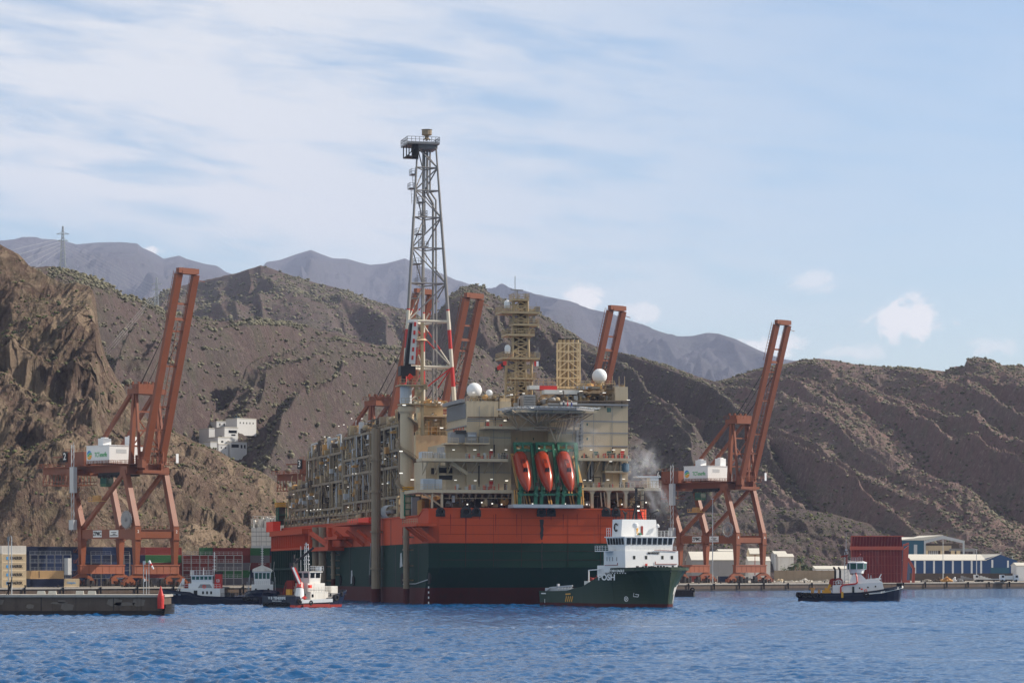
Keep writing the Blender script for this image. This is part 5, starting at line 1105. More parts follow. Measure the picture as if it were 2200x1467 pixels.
def mast():
    v = 20.0; yc = M['beige']; b = MB(); p = lambda px, py, o=0: S(px, py, v+o)
    def legs(b, xa, xb, ya, yb, xa2, xb2, dep, r):
        for x, x2 in ((xa, xa2), (xb, xb2)):
            for o in (0, dep): b.tube(p(x, ya, o), p(x2, yb, o), r, None, 8)
        n = max(1, int(abs(yb-ya)/16)); 
        for i in range(n):
            t0, t1 = i/n, (i+1)/n; y0, y1 = ya+(yb-ya)*t0, ya+(yb-ya)*t1; l0, l1, r0, r1 = xa+(xa2-xa)*t0, xa+(xa2-xa)*t1, xb+(xb2-xb)*t0, xb+(xb2-xb)*t1
            for o in (0, dep):
                b.tube(p(l0, y0, o), p(r1, y1, o), r*.6, None, 6); b.tube(p(r0, y0, dep-o), p(l1, y1, dep-o), r*.6, None, 6); b.tube(p(l1, y1, o), p(r1, y1, o), r*.6, None, 6)
            b.tube(p(r0, y0, 0), p(r1, y1, dep), r*.6, None, 6); b.tube(p(l0, y0, dep), p(l1, y1, 0), r*.6, None, 6)
    legs(b, 1103.5, 1133, 641, 770, 1101, 1136, 3.6, .34); legs(b, 1088, 1142, 770, 862, 1086, 1142, 6, .36); legs(b, 1108, 1128, 770, 862, 1106, 1132, 4, .3)
    root = b.build('radar_mast', yc, SHIP); root['label'] = 'cream lattice radar mast with ringed platforms'
    b = MB(); b.bar(p(1122, 645, 1.8), p(1124, 862, 1.8), 1.5, 1.5); b.bar(p(1109, 700, 2.5), p(1106, 862, 2.5), .8, .8); b.build('trunk', M['moddark'], root)
    for py, x0, x1, d in ((641, 1102, 1136, 4.5), (668, 1078, 1159, 7), (694.5, 1103, 1157, 5), (716.5, 1089, 1148, 6.5), (766.5, 1079, 1159, 7.5), (810, 1095, 1151, 6.5)):
        b = MB(); a, c = p(x0, py, -1.5), p(x1, py, -1.5); b.bx(a.x, c.x, v-2, v-2+d, a.z-.55, a.z); b.rail([(a.x, v-2, a.z), (c.x, v-2, a.z), (c.x, v-2+d, a.z), (a.x, v-2+d, a.z), (a.x, v-2, a.z)], 1.2, 1.1, .1, rails=3)
        b.bar((a.x+.5, v, a.z-.5), (p(1104, py, 0).x, v, a.z-2.2), .2); b.bar((c.x-.5, v, a.z-.5), (p(1133, py, 0).x, v, a.z-2.2), .2); b.build('platform', yc, root)
    for px, py in ((1089.5, 653), (1090.5, 749)):
        c = p(px, py, 0); b = MB(); b.lathe([(.5, -1.2), (.72, -1.0), (.78, .2), (.6, .75), (.2, 1.0)], c, 14); b.build('radome', M['white_ball'], root, smooth=True)
    b = MB(); b.bar(p(1106.5, 640), p(1106.5, 593), .14); b.bar(p(1097, 622), p(1124, 624), .22, .3); b.bar(p(1111, 641), p(1111, 622), .3); b.bar(p(1129, 641), p(1129, 630), .3); b.bar(p(1152, 668), p(1152, 650), .12); b.bar(p(1140, 678), p(1158, 678), .16); b.bar(p(1147, 694), p(1147, 679), .6, .5); b.bar(p(1156, 766), p(1156, 745), .12)
    for px, py in ((1152, 664), (1156, 664), (1156, 762), (1152, 760)): q = p(px, py, -1); b.bx(q.x-.4, q.x+.4, q.y-.3, q.y+.3, q.z-.7, q.z+.6)
    b.build('antenna', M['gray'], root)
    b = MB(); a = p(1148, 776, -2.5); b.bx(a.x, a.x+.5, a.y, a.y+.05, a.z-1.2, a.z, 0); b.bx(a.x+.5, a.x+1.1, a.y, a.y+.05, a.z-1.2, a.z, 1); b.build('flag', [M['red'], M['white']], root)
    b = MB(); a = p(1104, 760, -2.2); b.bar(a, p(1066, 790, -2), .05); 
    for k, m_ in enumerate((0, 1, 0, 0, 1)): q = a.lerp(p(1066, 790, -2), .5+.11*k); b.bx(q.x-.5, q.x+.4, q.y, q.y+.05, q.z-1.1, q.z-.1, m_)
    b.build('signal_flags', [M['red'], M['dark']], root)
mast()
def exhaust():
    v = 26.0; b = MB(); p = lambda px, py, o=0: S(px, py, v+o); lv = [737, 755, 775, 794, 812, 832, 850]
    for px in (1197, 1203, 1221, 1240, 1246):
        for o in (0, 6): b.bar(p(px, 736, o), p(px, 852, o), .32 if px in (1197, 1246) else .2, None)
    for y in lv:
        for o in (0, 6): b.bar(p(1196, y, o), p(1247, y, o), .3)
        b.bar(p(1196, y, 0), p(1196, y, 6), .3); b.bar(p(1247, y, 0), p(1247, y, 6), .3)
    for y0, y1 in zip(lv[:-1], lv[1:]): b.bar(p(1197, y1), p(1221, y0), .24); b.bar(p(1246, y1), p(1221, y0), .24); b.bar(p(1246, y0), p(1246, y1, 6), .24); b.bar(p(1197, y1, 6), p(1246, y0, 6), .24); b.bar(p(1221, y0, 6), p(1246, y1, 6), .24)
    root = b.build('exhaust_stack', M['yellow_cream'], SHIP); root['label'] = 'square cream lattice tower around five exhaust pipes'
    for px in (1203, 1211, 1220, 1229.5, 1240):
        b = MB(); b.tube(p(px, 730, 3), p(px, 850, 3), .5, None, 10); b.tube(p(px, 727.5, 3), p(px, 730.2, 3), .52, None, 10, 1); b.build('exhaust_pipe', [M['beige'], M['dark']], root)
exhaust()
def helideck():
    c = S(1177, 881, -3.0); r = (S(1284, 881, -3)-c).length; b = MB()
    oc = lambda rr, z: [(c.x+rr*math.cos(math.pi/8+k*math.pi/4), -3.0+rr*math.sin(math.pi/8+k*math.pi/4), z) for k in range(8)]
    for r0, z0, r1, z1 in ((r*.90, c.z-.5, r*.90, c.z),): b.add(oc(r0, z0)+oc(r1, z1), [(k, (k+1)%8, 8+(k+1)%8, 8+k) for k in range(8)] + [tuple(range(7,-1,-1)), tuple(range(8,16))])
    root = b.build('helideck', M['gray'], SHIP); root['label'] = 'flat octagonal helicopter deck jutting out over the stern'
    b = MB(); I, O = oc(r*.90, c.z-.05), oc(r, c.z+.25)
    for k in range(8):
        i0, i1, o0, o1 = [Vector(x) for x in (I[k], I[(k+1)%8], O[k], O[(k+1)%8])]; b.bar(o0, o1, .12)
        for t in range(10): b.bar(i0.lerp(i1, t/9), o0.lerp(o1, t/9), .07)
        b.bar(i0.lerp(o0, .5), i1.lerp(o1, .5), .07)
    b.build('safety_net', M['lgray'], root)
    b = MB(); rg = random.Random(3); lo = c.z - 4.6
    nodes = [Vector((c.x-6, 2.0, lo)), Vector((c.x+1.5, 2.0, lo)), Vector((c.x-2, -1, lo+.8)), Vector((c.x+6.5, 1.5, lo+.6))]
    tops = [Vector((c.x+x, y, c.z-.6)) for x in (-11, -8, -5, -2, 1, 4, 7, 10) for y in (-11, -4, 3)]
    for t in tops:
        n = min(nodes, key=lambda q: (q-t).length); b.tube(n, t, .14, None, 6)
        if rg.random() < .5: n2 = sorted(nodes, key=lambda q: (q-t).length)[1]; b.tube(n2, t, .11, None, 6)
    for y in (-11, -7, -3, 1, 5): b.bar((c.x-r*.8, y, c.z-.8), (c.x+r*.8, y, c.z-.8), .25, .5)
    for x in (-9, -5, -1, 3, 7): b.bar((c.x+x, -3-r*.75, c.z-.8), (c.x+x, 8, c.z-.8), .2, .45)
    for i in range(4): b.tube(nodes[i], nodes[(i+1)%4], .2, None, 6)
    b.tube(S(1195, 954, 3), S(1180, 917, 1), .28, None, 6); b.tube(S(1195, 954, 3), S(1207, 917, 1), .28, None, 6); b.tube(S(1195, 954, 3), S(1194, 919, 5), .28, None, 6)
    b.build('truss', M['cream'], root)
    b = MB(); p, q = S(1200, 900, -4), S(1247, 890, -4); b.bx(p.x, q.x, -5, -1, p.z+.4, p.z+.7); b.rail([(p.x, -5, p.z+.7), (q.x, -5, p.z+.7)], 1.1, 1, .08)
    b.bar(S(1183, 908, -3), S(1208, 888, -3), .8, .2); b.bar(S(1181, 903, -3.4), S(1206, 883, -3.4), .1); b.bx(p.x-5.5, p.x, -4.5, -1.5, lo+.2, lo+.45); b.rail([(p.x-5.5, -4.5, lo+.45), (p.x, -4.5, lo+.45)], 1.1, 1, .08)
    for k in range(10): u = p.x + rnd.random()*4.5; b.bar((u, -4.4, p.z+.5), (u+rnd.uniform(-1, 1), -1, p.z-3.5), .14)
    b.build('access_platform', M['mod'], root)
    b = MB()
    for px in (1214, 1224.5): b.bar(S(px, 883, -7), S(px-2, 872, -7), .18)
    b.build('mooring_pole', M['white'], root)
    b = MB()
    for k in range(16): u = c.x - r*.8 + k*r*.105; b.bx(u, u+.5, -3-r*.86, -3-r*.86+.4, c.z, c.z+.22)
    b.build('perimeter_light', M['dwhite'], root)
    return c, r
HC, HR = helideck()

# ---- davits and free-fall lifeboats
def davit_and_boat(k):
    dx = 46.6*k; g = M['dgreen']; q = lambda px, py, v: S(px+dx, py, v); b = MB()
    for xa, xb, v0, v1 in ((1105, 1119, 2.5, -4.2), (1141, 1151, 2.5, -4.2), (1110, 1122, 5, -.5), (1145, 1154, 5, -.5)): b.bar(q(xa, 953, v0), q(xb, 1060, v1), .55, .95)
    b.bar(q(1104, 953, 2.4), q(1142, 953, 2.4), .7, .8); b.bar(q(1105, 968, 1.6), q(1143, 968, 1.6), .4, .5); b.bar(q(1104, 953, 2.4), q(1108, 953, 6), .5); b.bar(q(1141, 953, 2.4), q(1144, 953, 6), .5)
    b.bar(q(1118, 1062, -4.2), q(1152, 1062, -4.2), .45, .5)
    for x in (1117, 1151): b.bar(q(x, 1058, -4.2), q(x-1, 1086, -3.6), .8, .8); b.bar(q(x-3, 1057, -4.2), q(x+3, 1066, -4.2), 1.3, .7); b.bar(q(x, 1052, -4.3), q(x+4, 1044, -4.3), .5)
    for y in (985, 1005, 1025, 1043): f = (y-953)/107; b.bar(q(1105+14*f, y, 2.5-6.7*f), q(1110+12*f, y, 5-5.5*f), .3); b.bar(q(1141+10*f, y, 2.5-6.7*f), q(1145+9*f, y, 5-5.5*f), .3)
    b.bar(q(1123, 953, 2.2), q(1123, 975, 1.5), .5); d = b.build('davit', g, SHIP)
    b = MB(); b.lathe([(.4, 0), (1.0, .2), (1.0, .6), (.3, .8)], q(1121, 972, .8), 10); b.bar(q(1110, 966, .8), q(1135, 966, .8), .5, .5); b.build('winch', M['dgreen'], d)
    b = MB(); b.bar(q(1108, 962, 3), q(1138, 962, 3), .7, .5); b.bar(q(1108, 958, 4), q(1108, 972, 4), .8, .5); b.bar(q(1130, 957, 3), q(1130, 968, 3), .9, .6); b.build('platform', M['orange_tan'], d)
    b = MB(); b.bx(q(1151, 1038, -4).x, q(1158, 1038, -4).x, -4.2, -3.6, q(1151, 1045, -4).z, q(1151, 1036, -4).z); b.build('control_box', M['moddark'], d)
    # boat: x' along the hull towards the bow, built by sections
    t, e = q(1115, 974, .2), q(1134, 1056, -6.6); ax = (e-t); Lb = ax.length; ax.normalize(); sd = Vector((1, 0, 0)); sd = (sd - ax*sd.dot(ax)).normalized(); up = sd.cross(ax); up = up if up.y < 0 else -up
    prof = [(0, .62, .62), (.03, .86, .80), (.12, 1.0, .95), (.35, 1.05, 1.0), (.55, 1.02, 1.0), (.70, .90, .92), (.82, .66, .76), (.92, .36, .52), (.985, .12, .28), (1.0, .02, .16)]
    n = 16; vs = []; R = (q(1131, 1010, -2)-q(1116.5, 1010, -2)).length*1.0
    for s, w, h in prof:
        for j in range(n):
            a = 2*math.pi*j/n; ca, sa = math.cos(a), math.sin(a); cx = math.copysign(abs(ca)**.8, ca)*w*R*.96; cy = math.copysign(abs(sa)**.85, sa)*h*R*(.95 if sa > 0 else .85) ; vs.append(t + ax*(s*Lb) + sd*cx + up*cy)
    b = MB(); b.add(vs, [(i*n+j, i*n+(j+1)%n, (i+1)*n+(j+1)%n, (i+1)*n+j) for i in range(len(prof)-1) for j in range(n)] + [tuple(range(n-1, -1, -1)), tuple((len(prof)-1)*n+j for j in range(n))])
    Mw = FM; names = ('leftmost of the three', 'between the other two lifeboats', 'rightmost of the three')
    o = b.build('lifeboat', M['boat'], None, smooth=True); o.matrix_world = FM; tag(o, 'orange lifeboat hanging bow down in green davits, ' + names[k], 'lifeboat', 'free fall lifeboats at the stern')
    loc = lambda s, x, y: t + ax*(s*Lb) + sd*(x*R) + up*(y*R)
    b = MB(); A_ = [loc(.36, -.42, .80), loc(.36, .42, .80), loc(.60, .40, .84), loc(.60, -.40, .84)]; B_ = [loc(.40, -.30, 1.34), loc(.40, .30, 1.34), loc(.52, .28, 1.40), loc(.52, -.28, 1.40)]; b.hexa(A_+B_); cab = b.build('cockpit', M['boat'], o)
    b = MB()
    for x0, x1 in ((-.30, -.04), (.04, .30)): b.add([loc(.537, x0, 1.38), loc(.537, x1, 1.38), loc(.585, x1*1.15, 1.0), loc(.585, x0*1.15, 1.0)], [(0,1,2,3)])
    for f in b.f[:]: pass
    b.v = [tuple(Vector(v) + (ax*.06 + up*.06)) for v in b.v]; b.build('window', M['glass'], cab)
    b = MB()
    for s in (.30, .33): b.torus(loc(s, 0, .98), .55, .05, up, 12, 4)
    b.build('hatch', M['dark'], o)
    b = MB(); b.path([loc(.62, .14, .93), loc(.8, .1, .73), loc(.95, .03, .38)], .05, 4); b.path([loc(.05, 1.0, 0), loc(.55, 1.04, 0), loc(.82, .68, 0), loc(.97, .2, 0)], .09, 5); b.path([loc(.05, -1.0, 0), loc(.55, -1.04, 0), loc(.82, -.68, 0), loc(.97, -.2, 0)], .09, 5); b.build('fender_rail', M['boat'], o)
for k in range(3): davit_and_boat(k)
b = MB(); sbox(b, 1103, 1253, 1083.5, 1090, -4.5, 5.5); b.build('launch_platform', M['lgray'], SHIP)
b = MB()
for k in range(4): b.bar(S(1098+k*2.5, 974, 3), S(1112+k*1.5, 1048, -2), .4, .25); b.bar(S(1230+k*2, 980, 3), S(1246+k*2.2, 1048, -2), .4, .25)
for k in range(9): b.bar(S(1098+k*1.4, 978+k*7, 2.6), S(1106+k*1.0, 978+k*7, 2.6), .6, .15); b.bar(S(1232+k*1.6, 984+k*7, 2.6), S(1241+k*1.4, 984+k*7, 2.6), .6, .15)
for px in (1105, 1110, 1240, 1247, 1252): b.bar(S(px, 1053, 0), S(px+2, 1086, -3.5), .35)
for px in (1127, 1134, 1175, 1180, 1222, 1228): b.bar(S(px, 1056, 2), S(px+6, 1086, -2), .3)
b.build('davit_stair', M['orange_tan'], SHIP)
# ---- lit deck lamps
LST = [(1048,903),(1085,903.5),(974.5,966),(1020,966),(1055.5,966),(1087,966),(1021,1032),(1056,1029),(1088,1032.5),(978.5,1031),(1017.5,843),(1004,1083),(1057.5,1081.5),(1077.5,1083),(1035,1079),(949,1088),(1085.5,903),
       (1114,964),(1157,963),(1190,965),(1222,966),(1270,966),(1318,966),(1338.5,966),(1312,991),(1088.5,1032),(1256,1031),(1268,1031.5),(1306,1030.5),(1340,1028.5),(1144,1082),(1214,1082),(1260.5,1083),(1267.5,1084),(1336,1083),(1115,873.5),(1143.5,875.5),(1173.5,889),(1205,840.5),(1248,840),(1298,843.5),(1350,859),(1388,1079),(1099,847.5),(1125,845)]
LMD = [(699,998),(722,1004),(757.5,1017),(764,1017),(704,1044),(747.5,1045.5),(821.5,1039),(832,1038),(660,1066),(630.5,1061.5),(747.5,1089),(800.5,1081),(824.5,1088),(648,1113),(695.5,1105.5),(674.5,1094),(667,1096),(682,1094),(688,1093.5),(659,1096),(727.5,915),(738.5,912),(755,899),(777,899),(697.5,938),(707,939),(827,985.5),(673.5,1065.5),(623,1088.5),(848,979)]
for px, py in LST:
    v = 2.2 if py > 955 else (5.5 if py > 898 else 6.0); p = S(px, py, v); b = MB(); w, h = rnd.uniform(.28, .42), .06
    if py > 1076: w, h = .16, .15
    b.bx(p.x-w, p.x+w, v-.15, v+.1, p.z-h, p.z+h); b.build('deck_light', M['lamp'], SHIP)
for px, py in LMD:
    p = L(px, py, 2.0); b = MB(); w, h = (.17, .06) if py < 1080 else (.08, .1); b.bx(1.9, 2.2, p.y-w*2, p.y+w*2, p.z-h, p.z+h); b.build('deck_light', M['lamp'], SHIP)
for px, py in ((862, 969), (862, 1016), (886, 1030), (868.5, 870), (949, 919), (900, 1093), (877, 1058)):
    p = S(px, py, PV-4); b = MB(); b.bx(p.x-.4, p.x+.4, PV-4, PV-3.7, p.z-.12, p.z+.12); b.build('deck_light', M['lamp'], SHIP)
# ---- crew on the helideck
def person(Mt, label, coverall, helmet, pose=0.0):
    me = bpy.data.meshes.new('person'); b_ = bpy.data.objects.new('person', me); COL.objects.link(b_)
    J = [(0,0,.95,.15), (0,.01,1.15,.16), (0,0,1.40,.17), (0,0,1.52,.07), (0,-.01,1.60,.10), (0,-.01,1.72,.10),
         (.10,0,.90,.11), (.12,-.02+pose,.50,.08), (.13,.02+pose,.08,.06), (.14,-.12+pose,.03,.05), (-.10,0,.90,.11), (-.12,.02-pose,.50,.08), (-.13,.05-pose,.08,.06), (-.14,-.09-pose,.03,.05),
         (.20,0,1.40,.075), (.26,.03,1.12,.06), (.27,-.08,.90,.045), (.27,-.12,.80,.04), (-.20,0,1.40,.075), (-.27,.03,1.12,.06), (-.26,-.10,.92,.045), (-.25,-.14,.83,.04)]
    E = [(0,1),(1,2),(2,3),(3,4),(4,5),(0,6),(6,7),(7,8),(8,9),(0,10),(10,11),(11,12),(12,13),(2,14),(14,15),(15,16),(16,17),(2,18),(18,19),(19,20),(20,21)]
    me.from_pydata([j[:3] for j in J], E, []); b_.modifiers.new('skin', 'SKIN'); sub = b_.modifiers.new('sub', 'SUBSURF'); sub.levels = sub.render_levels = 1
    sv = me.skin_vertices[0].data
    for i, j in enumerate(J): sv[i].radius = (j[3], j[3]*.85)
    sv[0].use_root = True
    m, nt_, bs = principled('clothes_and_skin'); v = nod(nt_, 'ShaderNodeTexCoord'); sp = nod(nt_, 'ShaderNodeSeparateXYZ'); nt_.links.new(v.outputs['Object'], sp.inputs[0])
    nt_.links.new(mixc(nt_, math_n(nt_, 'GREATER_THAN', sp.outputs[2], 1.5), coverall, (0.45, 0.26, 0.18)), bs.inputs['Base Color']); me.materials.append(m)
    b_.matrix_world = Mt; tag(b_, label, 'person', 'crew on the helicopter deck')
    h = MB(); h.lathe([(.15, 0), (.14, .08), (.09, .15), (.02, .17)], (0, -.01, 1.70), 10); h.build('helmet', M[helmet], b_)
for i, (px, lab, cov, hel) in enumerate(((1211, 'person in dark blue overalls, left of the red clad one', (.02,.03,.07), 'white'), (1219.5, 'person in bright red overalls beside the white poles', (.5,.03,.02), 'red'), (1228, 'person in blue overalls and white helmet, right of the red clad one', (.03,.06,.25), 'white'))):
    p = S(px, 881, -9.5 - i*.3); w = FM @ Vector((p.x, p.y, HC.z+.02)); person(Matrix.Translation(w) @ Matrix.Rotation(i*1.1, 4, 'Z'), lab, cov, hel, .08*(i-1))
# ------------------------------------------------------------------ boats
def wl(px, py): D = CAMH*F/(py-HOR); return Vector(((px-CX)*D/F, D, 0))
def loft(name, st, mats, parent, zred=0.7, rake=2.0, pw=1.6, n=9, tr=0.0, zband=None):
    "st: stations (x, half breadth at waterline, at deck, deck height) from stern to stem"
    b = MB(); rows = []
    for k, (x, bw, bd, zd) in enumerate(st):
        f = max(0, (k-len(st)*0.5)/(len(st)*0.5)); zz = [-1.6, 0, zred, zred+.01] + [zred + (zd-zred)*i/(n-3) for i in range(1, n-2)]
        r = []
        for z in zz:
            t = max(0, z/zd); bb = bw + (bd-bw)*t**pw if z >= 0 else bw*(1+z*.25); r.append((x + rake*f*f*t, bb, z))
        rows.append(r)
    m = len(rows[0])
    for s in (-1, 1):
        vs = [(x, s*y, z) for r in rows for x, y, z in r]; fs = []; mi = []
        for k in range(len(rows)-1):
            for i in range(m-1):
                q = (k*m+i, (k+1)*m+i, (k+1)*m+i+1, k*m+i+1); b.add([], [], None); fs.append(q if s < 0 else q[::-1]); mi.append(0 if i < 2 else 1)
        o = len(b.v); b.v += vs
        for q, c in zip(fs, mi): b.f.append(tuple(o+i for i in q)); b.m.append(c)
    t = rows[0]; b.add([(x, -y, z) for x, y, z in t] + [(x, y, z) for x, y, z in t], [(i, m+i, m+i+1, i+1)[::-1] for i in range(m-1)], 1)
    for k in range(len(rows)-1):       # deck, a little below the bulwark top
        a, c = rows[k][-1], rows[k+1][-1]; q = .75
        b.add([(a[0], -a[1]+.12, a[2]-q), (c[0], -c[1]+.12, c[2]-q), (c[0], c[1]-.12, c[2]-q), (a[0], a[1]-.12, a[2]-q)], [(0,1,2,3)], 2)
        for s in (-1, 1): 
            b.add([(a[0], s*a[1], a[2]), (c[0], s*c[1], c[2]), (c[0], s*(c[1]-.14), c[2]), (a[0], s*(a[1]-.14), a[2]), (a[0], s*(a[1]-.14), a[2]-q), (c[0], s*(c[1]-.14), c[2]-q)], [(0,1,2,3), (3,2,5,4)], 1)
    return b.build(name, mats, parent)
def winrow(b, x0, x1, y0, y1, z0, z1, n, gap=.18, out=.03, mi=1):
    "n panes along the segment (x0,y0)-(x1,y1), standing proud of it"
    d = Vector((x1-x0, y1-y0, 0)); nn = Vector((d.y, -d.x, 0)).normalized()*out
    for k in range(n):
        a, c = (k+gap)/n, (k+1-gap)/n; p, q = Vector((x0,y0,0))+d*a+nn, Vector((x0,y0,0))+d*c+nn
        b.add([(p.x,p.y,z0),(q.x,q.y,z0),(q.x,q.y,z1),(p.x,p.y,z1)], [(0,1,2,3)], mi)
def tyre(parent, c, ax, R=.5): 
    b = MB(); b.torus(c, R*.72, R*.30, ax, 14, 6); return b.build('tyre_fender', M['rubber'], parent, smooth=True)
def house(name, parent, x0, x1, y0, y1, z0, z1, m='white', taper=0.0):
    b = MB(); t = taper; b.hexa([(x0,y0,z0),(x1,y0,z0),(x1,y1,z0),(x0,y1,z0),(x0+t,y0+t,z1),(x1-t,y0+t,z1),(x1-t,y1-t,z1),(x0+t,y1-t,z1)]); return b.build(name, M[m], parent)
def wheelhouse(parent, x0, x1, y, z0, z1, nf=3, ns=3, glass='gglass', m='white', flare=.25):
    b = MB(); f = flare; h = z1-z0; zc = z0+h*.42
    b.hexa([(x0,-y,z0),(x1,-y,z0),(x1,y,z0),(x0,y,z0),(x0-f*.4,-y-f*.3,zc),(x1+f*.4,-y-f*.3,zc),(x1+f*.4,y+f*.3,zc),(x0-f*.4,y+f*.3,zc)])
    b.hexa([(x0-f*.4,-y-f*.3,zc),(x1+f*.4,-y-f*.3,zc),(x1+f*.4,y+f*.3,zc),(x0-f*.4,y+f*.3,zc),(x0-f,-y-f,z1-.15),(x1+f,-y-f,z1-.15),(x1+f,y+f,z1-.15),(x0-f,y+f,z1-.15)])
    b.bx(x0-f-.25, x1+f+.25, -y-f-.25, y+f+.25, z1-.15, z1+.05); w = b.build('wheelhouse', M[m], parent)
    b = MB(); za, zb = zc+.1, z1-.3; k0, k1 = .4+.6*.1, .95
    def pane(xa, ya, xb, yb, n):
        d0 = [Vector((xa, ya, 0)), Vector((xb, yb, 0))]
        for k in range(n):
            q = []
            for t, z, ff in ((k+.12, za, f*.55), (k+.88, za, f*.55), (k+.88, zb, f*.95), (k+.12, zb, f*.95)):
                p = d0[0].lerp(d0[1], t/n); s = Vector((math.copysign(1, p.x-(x0+x1)/2) if abs(xa-xb) < .01 else 0, math.copysign(1, ya) if abs(ya-yb) < .01 else 0, 0)); q.append((p.x+s.x*(ff+.04), p.y+s.y*(ff+.04), z))
            b.add(q, [(0,1,2,3)])
    pane(x0, -y, x1, -y, ns); pane(x1, -y, x1, y, nf); pane(x1, y, x0, y, ns); pane(x0, y, x0, -y, nf); b.build('window', M[glass], w); return w

# ---- green supply boat in front of the stern
def supply_boat():
    o = wl(1432, 1305.6); M0 = frame(o, math.radians(-60)); R = empty('supply_boat', M0, 'dark green supply boat with white bridge close to the stern of the big ship', 'supply boat')
    st = [(-44,7.2,7.5,3.6),(-39,7.5,7.6,3.6),(-31,7.5,7.7,3.7),(-27,7.5,7.7,4.4),(-24,7.5,7.7,4.7),(-19.5,7.3,7.7,6.2),(-16.0,7.0,7.7,7.3),(-12.0,6.5,7.7,7.6),(-11.6,6.4,7.7,9.0),(-8,5.6,7.7,9.1),(-5,4.6,7.7,9.1),(-2.6,3.4,7.4,9.15),(-1.2,2.3,6.6,9.2),(-.4,1.3,5.0,9.2),(.1,.5,2.8,9.25),(.2,.05,.08,9.25)]
    h = loft('hull', st, [M['hull_red'], M['pgreen'], M['gray']], R, .9, 2.2, 2.2, 14)
    b = MB(); W_ = M0.to_3x3(); ls = M0.inverted().to_3x3()
    b.build('x', M['dark']) if False else None
    T = lambda px, py, y=-7.75: ray(M0, px, py, 1, y)
    text('POSH', 1.9, M['wink'], h, (T(1303.5,1240).x, -7.80, T(1303.5,1240).z), (1,0,0), (0,0,1), sx=1.55, bold=.05)
    text('POSH EAGLE', .75, M['wink'], h, (-9.0, -7.62, 8.35), (1,0,.0), (0,0,1), sx=1.5, bold=.02)
    b = MB()
    for k in range(8): x = -13.2+k*1.1; b.bx(x, x+.35, -7.66, -7.58, 7.75, 7.95)
    p = T(1361, 1284, -5.6); q = T(1391, 1277, -5.4)
    b.build('freeing_port', M['wink'], h)
    # marks on the forward hull follow the curved plating: thin pieces just outside it
    def hp(x, z, side=-1, out=.05):
        n = len(st)
        for k in range(n-1):
            (xa, wa, da, za), (xb, wb, db, zb) = st[k], st[k+1]
            if xa <= x <= xb:
                t = (x-xa)/(xb-xa); bw, bd, zd = wa+(wb-wa)*t, da+(db-da)*t, za+(zb-za)*t; f = max(0, (k+t-n*.5)/(n*.5)); q = max(0, z/zd)
                return Vector((x + 2.2*f*f*q + out*.3, side*(bw + (bd-bw)*q**2.2 + out), z))
    def mark(pts, w, m):
        b = MB(); P3 = [hp(x, z) for x, z in pts]
        for a, c in zip(P3[:-1], P3[1:]): b.bar(a, c, .05, w)
        b.build('hull_mark', M[m], h)
    cx, cz = -8.0, 2.0; mark([(cx+.55*math.cos(a*.628), cz+.55*math.sin(a*.628)) for a in range(11)], .14, 'wink'); mark([(cx-.4, cz-.4), (cx+.4, cz+.4)], .12, 'wink'); mark([(cx-.4, cz+.4), (cx+.4, cz-.4)], .12, 'wink')
    mark([(-5.6, 3.4), (-5.9, 2.6), (-4.7, 2.5), (-4.4, 3.0), (-5.2, 3.1)], .14, 'wink')
    for k in range(4): mark([(-31.6+k*.9, 1.2), (-31.0+k*.9, 2.4)], .35, 'yink')
    mark([(-31.4, 2.9), (-29.2, 3.0)], .3, 'yink'); mark([(-41.2, .8), (-41.2, 1.7)], .25, 'wink'); mark([(-42.8, 3.0), (-40.6, 3.0)], .25, 'wink')
    # anchor pocket and worn paint on the sunlit port bow
    b = MB(); b.add([hp(-4.6, 3.0, 1, .09), hp(-3.2, 5.2, 1, .09), hp(-1.9, 6.1, 1, .09), hp(-2.9, 4.0, 1, .09)], [(0,1,2,3)]); b.build('anchor_pocket', M['rubber'], h)
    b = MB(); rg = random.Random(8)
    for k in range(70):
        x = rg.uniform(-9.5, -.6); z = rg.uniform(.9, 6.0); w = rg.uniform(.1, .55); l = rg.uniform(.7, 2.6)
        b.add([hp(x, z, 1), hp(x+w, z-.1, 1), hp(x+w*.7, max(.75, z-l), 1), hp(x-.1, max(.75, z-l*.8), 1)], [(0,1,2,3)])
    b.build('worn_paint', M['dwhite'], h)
    # superstructure
    b = MB(); b.hexa([(-15.5,-7,8.0),(-6.2,-7,8.0),(-6.2,7.3,8.0),(-15.5,7.3,8.0),(-15.5,-7,12.9),(-6.4,-7,12.9),(-6.4,7.3,12.9),(-15.5,7.3,12.9)]); b.bx(-19, -15.5, -6.6, 6.6, 6.5, 9.6); s = b.build('superstructure', M['white'], R)
    b = MB()
    for y in (-4.6, -1.4, 3.0, 5.6): b.bx(-6.36, -6.28, y-.3, y+.3, 11.0, 11.8)
    for x in (-14.2, -13, -11.8, -10): b.bx(x, x+.18, -7.05, -6.98, 10.6, 11.5)
    for y in (-4.4, 5.6): b.bx(-6.26, -6.19, y-.25, y+.25, 8.4, 9.0)
    b.build('window', M['glass'], s)
    b = MB(); b.bar((-6.15,1.0,9.9), (-6.15,6.9,9.9), .12); b.bar((-6.15,1.0,9.9), (-6.15,1.0,10.5), .12); b.bar((-6.25,.8,13.1), (-6.25,6.9,12.9), .12); b.bar((-15,-7.05,9.6), (-9.5,-7.05,9.7), .12); b.bar((-9.5,-7.05,9.7), (-9.5,-7.05,10.2), .12); b.build('pipe', M['caisson'], s)
    text('IMO9656262', .62, M['ink'], s, (-6.28, .6, 12.4), (0,1,0), (0,0,1), sx=.95, bold=.02)
    b = MB(); b.bx(-6.1, -5.9, -1.8, -1.3, 9.3, 10.0); b.build('life_ring_box', M['red'], s)
